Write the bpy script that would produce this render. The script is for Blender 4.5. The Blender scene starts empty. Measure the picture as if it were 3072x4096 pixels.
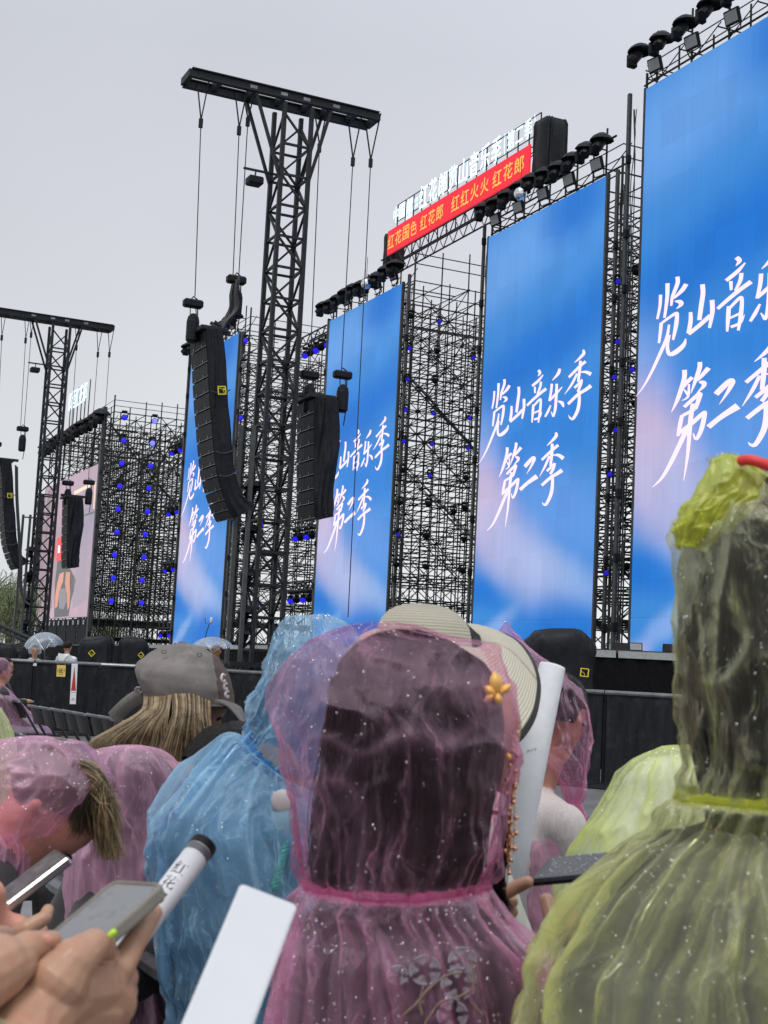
import bpy, bmesh, math, random
import numpy as np
from mathutils import Vector, Matrix
random.seed(7)
RNG = np.random.default_rng(11)
SC = bpy.context.scene
COL = SC.collection
# ------------------------------------------------------------------ camera
EYE = 1.38
FPX = 5500.0
PITCH = math.atan(632 / FPX)
ROLL = 0.05
_f = np.array([0, math.cos(PITCH), math.sin(PITCH)])
_u0 = np.array([0, -math.sin(PITCH), math.cos(PITCH)])
_r0 = np.array([1.0, 0, 0])
CR = math.cos(ROLL) * _r0 + math.sin(ROLL) * _u0
CU = -math.sin(ROLL) * _r0 + math.cos(ROLL) * _u0
CF = _f
CAMP = np.array([0, 0, EYE])
cam_d = bpy.data.cameras.new("camera")
cam = bpy.data.objects.new("camera", cam_d)
COL.objects.link(cam)
M = Matrix(((CR[0], CU[0], -CF[0], 0), (CR[1], CU[1], -CF[1], 0), (CR[2], CU[2], -CF[2], EYE), (0, 0, 0, 1)))
cam.matrix_world = M
cam_d.sensor_fit = 'HORIZONTAL'
cam_d.sensor_width = 36
cam_d.lens = FPX / 3072 * 36
cam_d.clip_start = 0.05
cam_d.clip_end = 2000
cam_d.dof.use_dof = True
cam_d.dof.focus_distance = 16.0
cam_d.dof.aperture_fstop = 21
SC.camera = cam
# ------------------------------------------------------------------ sky, sun, exposure
SUN_EL, SUN_AZ = math.radians(58), math.radians(200)
w = bpy.data.worlds.new("World"); SC.world = w; w.use_nodes = True
nt = w.node_tree; nt.nodes.clear()
def wn(t): return nt.nodes.new(t)
tc = wn('ShaderNodeTexCoord'); sky = wn('ShaderNodeTexSky'); sky.sky_type = 'NISHITA'; sky.sun_disc = False
sky.sun_elevation = SUN_EL; sky.sun_rotation = SUN_AZ; sky.air_density = 1.6; sky.dust_density = 4
sep = wn('ShaderNodeSeparateXYZ'); nt.links.new(tc.outputs['Generated'], sep.inputs[0])
ramp = wn('ShaderNodeValToRGB'); cr = ramp.color_ramp
cr.elements[0].position = 0.0; cr.elements[0].color = (.735, .755, .775, 1)
cr.elements[1].position = 1.0; cr.elements[1].color = (.72, .75, .80, 1)
for p, c in ((.12, (.70, .72, .745)), (.30, (.59, .60, .65)), (.42, (.545, .56, .615)), (.62, (.60, .64, .70))):
    e = cr.elements.new(p); e.color = (*c, 1)
nt.links.new(sep.outputs['Z'], ramp.inputs[0])
nz = wn('ShaderNodeTexNoise'); nz.inputs['Scale'].default_value = 2.2; nz.inputs['Detail'].default_value = 4; nz.inputs['Roughness'].default_value = .5
nt.links.new(tc.outputs['Generated'], nz.inputs['Vector'])
mr = wn('ShaderNodeMapRange'); mr.inputs['To Min'].default_value = .85; mr.inputs['To Max'].default_value = 1.15
nt.links.new(nz.outputs['Fac'], mr.inputs['Value'])
# the cloud deck is a little brighter to the right
mul = wn('ShaderNodeVectorMath'); mul.operation = 'SCALE'
nt.links.new(ramp.outputs['Color'], mul.inputs[0]); nt.links.new(mr.outputs[0], mul.inputs['Scale'])
mr2 = wn('ShaderNodeMapRange'); mr2.inputs['From Min'].default_value = -.4; mr2.inputs['From Max'].default_value = .4; mr2.inputs['To Min'].default_value = .90; mr2.inputs['To Max'].default_value = 1.18
nt.links.new(sep.outputs['X'], mr2.inputs['Value']); mm_ = wn('ShaderNodeMath'); mm_.operation = 'MULTIPLY'; nt.links.new(mr.outputs[0], mm_.inputs[0]); nt.links.new(mr2.outputs[0], mm_.inputs[1])
nt.links.new(mm_.outputs[0], mul.inputs['Scale'])
mul2 = wn('ShaderNodeVectorMath'); mul2.operation = 'SCALE'; mul2.inputs['Scale'].default_value = 10.1
nt.links.new(mul.outputs[0], mul2.inputs[0])
mx = wn('ShaderNodeMix'); mx.data_type = 'RGBA'; mx.inputs['Factor'].default_value = .94
nt.links.new(sky.outputs[0], mx.inputs['A']); nt.links.new(mul2.outputs[0], mx.inputs['B'])
bg = wn('ShaderNodeBackground'); bg.inputs['Strength'].default_value = .1
nt.links.new(mx.outputs['Result'], bg.inputs['Color'])
wo = wn('ShaderNodeOutputWorld'); nt.links.new(bg.outputs[0], wo.inputs[0])
sun_d = bpy.data.lights.new("sun", 'SUN'); sun_d.energy = 1.5; sun_d.angle = math.radians(25); sun_d.color = (1, .97, .93)
sun = bpy.data.objects.new("sun", sun_d); COL.objects.link(sun)
sd = Vector((math.sin(SUN_AZ) * math.cos(SUN_EL), math.cos(SUN_AZ) * math.cos(SUN_EL), math.sin(SUN_EL)))
sun.rotation_euler = sd.to_track_quat('Z', 'Y').to_euler()
sun.location = (0, 0, 30)
SC.view_settings.view_transform = 'Standard'; SC.view_settings.look = 'None'
SC.view_settings.exposure = 0.2; SC.view_settings.gamma = 1; SC.view_settings.use_curve_mapping = False
SC.render.engine = 'CYCLES'
SC.cycles.use_denoising = True
SC.cycles.max_bounces = 10; SC.cycles.transparent_max_bounces = 32; SC.cycles.diffuse_bounces = 3
SC.cycles.glossy_bounces = 3; SC.cycles.transmission_bounces = 6
SC.cycles.sample_clamp_indirect = 4
# ------------------------------------------------------------------ pixel and stage coordinates
def ray(x, y): return CF + (x - 1536) / FPX * CR - (y - 2048) / FPX * CU
def at(x, y, Y):
    q = ray(x, y); return CAMP + q * (Y / q[1])
SA = math.radians(154.9)
D = np.array([math.sin(SA), math.cos(SA), 0.0])          # along the stage front, to the right
BK = np.array([-D[1], D[0], 0.0])                        # into the stage, away from the audience
UP = np.array([0, 0, 1.0])
_q = ray(1955, 950); P0 = CAMP + _q * (15 / _q[2]); P0 = np.array([P0[0], P0[1], EYE])
def stg(s, b, h): return P0 + D * s + BK * b + UP * h     # h above eye level
def on_plane(x, y, b=0.0):
    q = ray(x, y); O = P0 + BK * b
    t = ((O - CAMP) @ BK) / (q @ BK); P = CAMP + q * t - P0
    return P @ D, P[2]
def on_side(x, y, s):
    q = ray(x, y); O = P0 + D * s
    t = ((O - CAMP) @ D) / (q @ D); P = CAMP + q * t - P0
    return P @ BK, P[2]
# ------------------------------------------------------------------ noise
_perm = RNG.permutation(256); _perm = np.concatenate([_perm, _perm, _perm])
_grad = RNG.normal(size=(256, 3)); _grad /= np.linalg.norm(_grad, axis=1)[:, None]
def perlin(x, y, z):
    x, y, z = np.broadcast_arrays(np.asarray(x, float), np.asarray(y, float), np.asarray(z, float))
    xi, yi, zi = (np.floor(a).astype(int) for a in (x, y, z))
    fx, fy, fz = x - xi, y - yi, z - zi
    def fade(t): return t * t * t * (t * (t * 6 - 15) + 10)
    u, v, ww = fade(fx), fade(fy), fade(fz)
    out = 0
    for i in (0, 1):
        for j in (0, 1):
            for k in (0, 1):
                h = _perm[_perm[_perm[(xi + i) & 255] + ((yi + j) & 255)] + ((zi + k) & 255)]
                g = _grad[h & 255]
                dd = g[..., 0] * (fx - i) + g[..., 1] * (fy - j) + g[..., 2] * (fz - k)
                out = out + dd * (u if i else 1 - u) * (v if j else 1 - v) * (ww if k else 1 - ww)
    return out * 1.6
def ridged(x, y, z, p=1.0):
    return np.clip(1 - np.abs(perlin(x, y, z)) * 2.2, 0, 1) ** p
# ------------------------------------------------------------------ mesh collector
class MB:
    def __init__(s): s.v = []; s.f = []; s.m = []; s.n = 0; s.mi = 0; s.uv = None
    def add(s, vs, fs):
        vs = np.asarray(vs, float).reshape(-1, 3)
        s.v.append(vs); n = s.n
        for f in fs: s.f.append([i + n for i in f]); s.m.append(s.mi)
        s.n += len(vs)
    def box(s, c, X, Y, Z, bev=0):
        c, X, Y, Z = (np.asarray(a, float) for a in (c, X, Y, Z))
        if bev:
            lx, ly, lz = (np.linalg.norm(a) for a in (X, Y, Z))
            vs = []
            for sx in (-1, 1):
                for sy in (-1, 1):
                    for sz in (-1, 1):
                        for k in range(3):
                            a = [1 - bev / l for l in (lx, ly, lz)]; a[k] = 1.0
                            vs.append(c + X * sx * a[0] + Y * sy * a[1] + Z * sz * a[2])
            b = bmesh.new()
            for v in vs: b.verts.new(v)
            bmesh.ops.convex_hull(b, input=b.verts)
            b.verts.index_update()
            s.add([v.co[:] for v in b.verts], [[v.index for v in f.verts] for f in b.faces]); b.free(); return
        vs = [c + X * i + Y * j + Z * k for i in (-1, 1) for j in (-1, 1) for k in (-1, 1)]
        s.add(vs, [(0, 1, 3, 2), (4, 6, 7, 5), (0, 4, 5, 1), (2, 3, 7, 6), (0, 2, 6, 4), (1, 5, 7, 3)])
    def bar(s, p, q, w, h=None, ref=(0, 0, 1)):
        p, q = np.asarray(p, float), np.asarray(q, float); h = h or w
        a = q - p; L = np.linalg.norm(a); a = a / L; ref = np.asarray(ref, float)
        if abs(a @ ref) > .95: ref = D
        x = np.cross(a, ref); x /= np.linalg.norm(x); y = np.cross(x, a)
        s.box((p + q) / 2, x * w / 2, y * h / 2, a * L / 2)
    def tube(s, pts, r, n=6, caps=True):
        pts = np.asarray(pts, float); k = len(pts)
        rr = np.full(k, r, float) if np.isscalar(r) else np.asarray(r, float)
        T = np.gradient(pts, axis=0); T /= np.linalg.norm(T, axis=1)[:, None] + 1e-12
        ref = np.array([0, 0, 1.0]) if abs(T[0][2]) < .9 else np.array([1.0, 0, 0])
        x = np.cross(T[0], ref); x /= np.linalg.norm(x)
        vs = []; ang = np.arange(n) * 2 * math.pi / n
        for i in range(k):
            x = x - T[i] * (x @ T[i]); x /= np.linalg.norm(x) + 1e-12; y = np.cross(T[i], x)
            vs.append(pts[i] + rr[i] * (np.cos(ang)[:, None] * x + np.sin(ang)[:, None] * y))
        fs = [(i * n + j, i * n + (j + 1) % n, (i + 1) * n + (j + 1) % n, (i + 1) * n + j) for i in range(k - 1) for j in range(n)]
        if caps: fs += [tuple(range(n))[::-1], tuple((k - 1) * n + j for j in range(n))]
        s.add(np.concatenate(vs), fs)
    def lathe(s, c, ax, prof, n=16, ref=(1, 0, .01)):
        c, ax = np.asarray(c, float), np.asarray(ax, float); ax = ax / np.linalg.norm(ax); ref = np.asarray(ref, float)
        x = ref - ax * (ref @ ax); x /= np.linalg.norm(x); y = np.cross(ax, x)
        ang = np.arange(n) * 2 * math.pi / n; ring = np.cos(ang)[:, None] * x + np.sin(ang)[:, None] * y
        vs = [c + ax * z + ring * r for r, z in prof]; k = len(prof)
        fs = [(i * n + j, i * n + (j + 1) % n, (i + 1) * n + (j + 1) % n, (i + 1) * n + j) for i in range(k - 1) for j in range(n)]
        if prof[0][0] > 1e-6: fs.append(tuple(range(n))[::-1])
        if prof[-1][0] > 1e-6: fs.append(tuple((k - 1) * n + j for j in range(n)))
        s.add(np.concatenate(vs), fs)
    def ball(s, c, r, n=8, m=6, sc=(1, 1, 1)):
        c = np.asarray(c, float); vs = []
        for i in range(m + 1):
            t = math.pi * i / m
            for j in range(n):
                a = 2 * math.pi * j / n
                vs.append(c + r * np.array([math.sin(t) * math.cos(a) * sc[0], math.sin(t) * math.sin(a) * sc[1], math.cos(t) * sc[2]]))
        s.add(vs, [(i * n + j, (i + 1) * n + j, (i + 1) * n + (j + 1) % n, i * n + (j + 1) % n) for i in range(m) for j in range(n)])
    def grid(s, P, wrap=False):
        a, b = P.shape[:2]; bb = b if wrap else b - 1
        s.add(P.reshape(-1, 3), [(i * b + j, i * b + (j + 1) % b, (i + 1) * b + (j + 1) % b, (i + 1) * b + j) for i in range(a - 1) for j in range(bb)])
ROOTLOC = {}
def obj(name, mb, mat, parent=None, smooth=False, kind=None, uv=None):
    org = np.zeros(3)
    if parent is not None: org = ROOTLOC[parent.name]
    else: org = np.array(getattr(mb, 'org', (0, 0, 0)), float)
    V = np.concatenate(mb.v) - org
    me = bpy.data.meshes.new(name)
    me.from_pydata(V.tolist(), [], mb.f)
    mats = mat if isinstance(mat, (list, tuple)) else [mat]
    for m in mats: me.materials.append(m)
    if len(mats) > 1: me.polygons.foreach_set('material_index', mb.m)
    if uv is not None:
        l = me.uv_layers.new(name='UVMap'); li = np.zeros(len(me.loops), int); me.loops.foreach_get('vertex_index', li)
        l.data.foreach_set('uv', uv[li].ravel())
    if smooth: me.polygons.foreach_set('use_smooth', [True] * len(me.polygons))
    me.validate(); me.update()
    o = bpy.data.objects.new(name, me); COL.objects.link(o)
    if parent is not None: o.parent = parent
    else: o.location = org
    ROOTLOC[o.name] = org
    if kind: o['kind'] = kind
    return o
def tag(o, label, cat, group=None):
    o['label'] = label; o['category'] = cat
    if group: o['group'] = group
    return o
def thing(name, label, cat, loc, group=None):
    o = bpy.data.objects.new(name, None); COL.objects.link(o); o.location = Vector(loc)
    o.empty_display_size = .1
    ROOTLOC[o.name] = np.array(loc, float)
    return tag(o, label, cat, group)
def dup(root, loc, label=None, rz=None):
    r = root.copy(); COL.objects.link(r); r.location = Vector(loc)
    if rz is not None: r.rotation_euler = (0, 0, rz)
    if label: r['label'] = label
    for ch in list(root.children):
        c = ch.copy(); COL.objects.link(c); c.parent = r
        for g in ch.children:
            q = g.copy(); COL.objects.link(q); q.parent = c
    return r
ORD = "first second third fourth fifth sixth seventh eighth ninth tenth eleventh twelfth thirteenth fourteenth fifteenth sixteenth".split()
# ------------------------------------------------------------------ materials
def newmat(name):
    m = bpy.data.materials.new(name); m.use_nodes = True; t = m.node_tree; t.nodes.clear()
    o = t.nodes.new('ShaderNodeOutputMaterial'); return m, t, o
def N(t, typ, **kw):
    n = t.nodes.new(typ)
    for k, v in kw.items():
        if k in n.inputs: n.inputs[k].default_value = v
        else: setattr(n, k, v)
    return n
def L(t, a, b): t.links.new(a, b)
def pbr(name, col, rough=.6, metal=0, var=.25, scale=30, bump=.15, spec=.5, stretch=(1, 1, 1), wear=None, sheen=0, sss=0):
    m, t, o = newmat(name)
    b = N(t, 'ShaderNodeBsdfPrincipled'); b.inputs['Roughness'].default_value = rough; b.inputs['Metallic'].default_value = metal
    b.inputs['Specular IOR Level'].default_value = spec
    if sss: b.inputs['Subsurface Weight'].default_value = sss; b.inputs['Subsurface Radius'].default_value = (.012, .004, .002); b.inputs['Subsurface Scale'].default_value = 1.0
    if sheen: b.inputs['Sheen Weight'].default_value = sheen
    tcn = N(t, 'ShaderNodeTexCoord'); mp = N(t, 'ShaderNodeMapping'); mp.inputs['Scale'].default_value = stretch
    L(t, tcn.outputs['Object'], mp.inputs[0])
    nz = N(t, 'ShaderNodeTexNoise', Scale=scale, Detail=5.0, Roughness=.6); L(t, mp.outputs[0], nz.inputs['Vector'])
    mr = N(t, 'ShaderNodeMapRange'); mr.inputs['To Min'].default_value = 1 - var; mr.inputs['To Max'].default_value = 1 + var
    mr.inputs['From Min'].default_value = .3; mr.inputs['From Max'].default_value = .7
    L(t, nz.outputs['Fac'], mr.inputs['Value'])
    sc = N(t, 'ShaderNodeVectorMath', operation='SCALE'); sc.inputs[0].default_value = col[:3]; L(t, mr.outputs[0], sc.inputs['Scale'])
    cur = sc.outputs[0]
    if wear:
        n2 = N(t, 'ShaderNodeTexNoise', Scale=wear[1], Detail=8.0, Roughness=.7); L(t, tcn.outputs['Object'], n2.inputs['Vector'])
        m2 = N(t, 'ShaderNodeMapRange'); m2.inputs['From Min'].default_value = .52; m2.inputs['From Max'].default_value = .7
        L(t, n2.outputs['Fac'], m2.inputs['Value'])
        mm = N(t, 'ShaderNodeMix', data_type='RGBA'); L(t, m2.outputs[0], mm.inputs['Factor']); L(t, cur, mm.inputs['A']); mm.inputs['B'].default_value = (*wear[0], 1)
        cur = mm.outputs['Result']
    L(t, cur, b.inputs['Base Color'])
    if bump:
        bp = N(t, 'ShaderNodeBump', Strength=bump, Distance=.01); L(t, nz.outputs['Fac'], bp.inputs['Height']); L(t, bp.outputs[0], b.inputs['Normal'])
    L(t, b.outputs[0], o.inputs[0]); return m
def emit(name, col, st=1.0, base=(.02, .02, .02), rough=.35):
    m, t, o = newmat(name); b = N(t, 'ShaderNodeBsdfPrincipled', Roughness=rough)
    b.inputs['Base Color'].default_value = (*base, 1); b.inputs['Emission Color'].default_value = (*col, 1); b.inputs['Emission Strength'].default_value = st
    L(t, b.outputs[0], o.inputs[0]); return m
def film(name, thin, milky, base=.10, graze=.6, crease=.4, refl=.45, rough=.3, crumple=28, tint=.45, bump=.5, streak=(70, 9), cap=.2, fold=.4):
    """thin wet plastic sheet: tinted see-through, milky where it creases or is seen edge on, a soft sheen on top"""
    m, t, o = newmat(name)
    uv = N(t, 'ShaderNodeTexCoord'); mp = N(t, 'ShaderNodeMapping'); mp.inputs['Scale'].default_value = (streak[0], streak[1], 1)
    L(t, uv.outputs['UV'], mp.inputs[0])
    nd = N(t, 'ShaderNodeTexNoise', Scale=9.0, Detail=3.0); L(t, uv.outputs['UV'], nd.inputs['Vector'])
    off = N(t, 'ShaderNodeVectorMath', operation='MULTIPLY_ADD'); L(t, nd.outputs['Color'], off.inputs[0]); off.inputs[1].default_value = (6, 2.0, 0); L(t, mp.outputs[0], off.inputs[2])
    n1 = N(t, 'ShaderNodeTexNoise', Scale=1.0, Detail=6.0, Roughness=.62); L(t, off.outputs[0], n1.inputs['Vector'])
    offc = N(t, 'ShaderNodeVectorMath', operation='MULTIPLY_ADD'); L(t, nd.outputs['Color'], offc.inputs[0]); offc.inputs[1].default_value = (.09, .09, 0); L(t, uv.outputs['UV'], offc.inputs[2])
    mc = N(t, 'ShaderNodeMapping'); mc.inputs['Scale'].default_value = (1.0, .5, 1); L(t, offc.outputs[0], mc.inputs[0])
    vo = N(t, 'ShaderNodeTexVoronoi', Scale=float(crumple)); vo.feature = 'DISTANCE_TO_EDGE'; L(t, mc.outputs[0], vo.inputs['Vector'])
    vr = N(t, 'ShaderNodeMapRange'); vr.inputs['From Max'].default_value = .16; L(t, vo.outputs['Distance'], vr.inputs['Value'])
    big = N(t, 'ShaderNodeTexNoise', Scale=7.0, Detail=4.0); L(t, uv.outputs['UV'], big.inputs['Vector'])
    bigr = N(t, 'ShaderNodeMapRange'); bigr.inputs['From Min'].default_value = .42; bigr.inputs['From Max'].default_value = .68; L(t, big.outputs['Fac'], bigr.inputs['Value'])
    h = N(t, 'ShaderNodeMath', operation='MULTIPLY'); L(t, vr.outputs[0], h.inputs[0]); h.inputs[1].default_value = .3
    hh = N(t, 'ShaderNodeMath', operation='ADD'); L(t, n1.outputs['Fac'], hh.inputs[0]); L(t, h.outputs[0], hh.inputs[1])
    bp = N(t, 'ShaderNodeBump', Strength=bump, Distance=.005); L(t, hh.outputs[0], bp.inputs['Height'])
    lw = N(t, 'ShaderNodeLayerWeight', Blend=.5)
    pw = N(t, 'ShaderNodeMath', operation='POWER'); L(t, lw.outputs['Facing'], pw.inputs[0]); pw.inputs[1].default_value = 3.2
    a1 = N(t, 'ShaderNodeMath', operation='MULTIPLY_ADD'); L(t, pw.outputs[0], a1.inputs[0]); a1.inputs[1].default_value = graze; a1.inputs[2].default_value = base
    rg = N(t, 'ShaderNodeMapRange'); rg.inputs['From Min'].default_value = .56; rg.inputs['From Max'].default_value = .74; L(t, n1.outputs['Fac'], rg.inputs['Value'])
    ve = N(t, 'ShaderNodeMapRange'); ve.inputs['From Min'].default_value = .0; ve.inputs['From Max'].default_value = .035; ve.inputs['To Min'].default_value = .5; ve.inputs['To Max'].default_value = 0; L(t, vo.outputs['Distance'], ve.inputs['Value'])
    vm = N(t, 'ShaderNodeMath', operation='MULTIPLY'); L(t, ve.outputs[0], vm.inputs[0]); L(t, bigr.outputs[0], vm.inputs[1])
    rv = N(t, 'ShaderNodeMath', operation='ADD'); L(t, rg.outputs[0], rv.inputs[0]); L(t, vm.outputs[0], rv.inputs[1])
    rg2 = N(t, 'ShaderNodeMath', operation='MULTIPLY'); L(t, rv.outputs[0], rg2.inputs[0]); rg2.inputs[1].default_value = crease
    bg2 = N(t, 'ShaderNodeMath', operation='MULTIPLY_ADD'); L(t, bigr.outputs[0], bg2.inputs[0]); bg2.inputs[1].default_value = crease * .10; L(t, rg2.outputs[0], bg2.inputs[2])
    a2 = N(t, 'ShaderNodeMath', operation='ADD', use_clamp=True); L(t, a1.outputs[0], a2.inputs[0]); L(t, bg2.outputs[0], a2.inputs[1])
    at_ = N(t, 'ShaderNodeAttribute', attribute_name='fold'); a3 = N(t, 'ShaderNodeMath', operation='MULTIPLY_ADD', use_clamp=True); L(t, at_.outputs['Fac'], a3.inputs[0]); a3.inputs[1].default_value = fold; L(t, a2.outputs[0], a3.inputs[2]); a2 = a3
    cf = N(t, 'ShaderNodeMapRange'); cf.inputs['From Min'].default_value = base; cf.inputs['From Max'].default_value = min(1.0, base + .45); L(t, a2.outputs[0], cf.inputs['Value'])
    cm = N(t, 'ShaderNodeMix', data_type='RGBA'); L(t, cf.outputs[0], cm.inputs['Factor']); cm.inputs['A'].default_value = (*thin, 1); cm.inputs['B'].default_value = (*milky, 1)
    tr = N(t, 'ShaderNodeBsdfTransparent'); mxc = max(milky); tr.inputs[0].default_value = tuple(1 - tint + tint * (c / mxc) for c in milky) + (1,)
    df = N(t, 'ShaderNodeBsdfDiffuse'); L(t, cm.outputs['Result'], df.inputs[0]); L(t, bp.outputs[0], df.inputs['Normal'])
    tl = N(t, 'ShaderNodeBsdfTranslucent'); L(t, cm.outputs['Result'], tl.inputs[0]); L(t, bp.outputs[0], tl.inputs['Normal'])
    m1 = N(t, 'ShaderNodeMixShader', Fac=.45); L(t, df.outputs[0], m1.inputs[1]); L(t, tl.outputs[0], m1.inputs[2])
    m2 = N(t, 'ShaderNodeMixShader'); L(t, a2.outputs[0], m2.inputs[0]); L(t, tr.outputs[0], m2.inputs[1]); L(t, m1.outputs[0], m2.inputs[2])
    fr = N(t, 'ShaderNodeFresnel', IOR=1.5); L(t, bp.outputs[0], fr.inputs['Normal'])
    fs = N(t, 'ShaderNodeMath', operation='SUBTRACT', use_clamp=True); L(t, fr.outputs[0], fs.inputs[0]); fs.inputs[1].default_value = .036
    fm = N(t, 'ShaderNodeMath', operation='MULTIPLY', use_clamp=True); L(t, fs.outputs[0], fm.inputs[0]); fm.inputs[1].default_value = refl
    fm2 = N(t, 'ShaderNodeMath', operation='MINIMUM'); L(t, fm.outputs[0], fm2.inputs[0]); fm2.inputs[1].default_value = cap
    gl = N(t, 'ShaderNodeBsdfGlossy', Roughness=rough); gl.inputs[0].default_value = tuple(.45 + .55 * (c / mxc) for c in milky) + (1,); L(t, bp.outputs[0], gl.inputs['Normal'])
    m3 = N(t, 'ShaderNodeMixShader'); L(t, fm2.outputs[0], m3.inputs[0]); L(t, m2.outputs[0], m3.inputs[1]); L(t, gl.outputs[0], m3.inputs[2])
    L(t, m3.outputs[0], o.inputs[0]); return m
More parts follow.
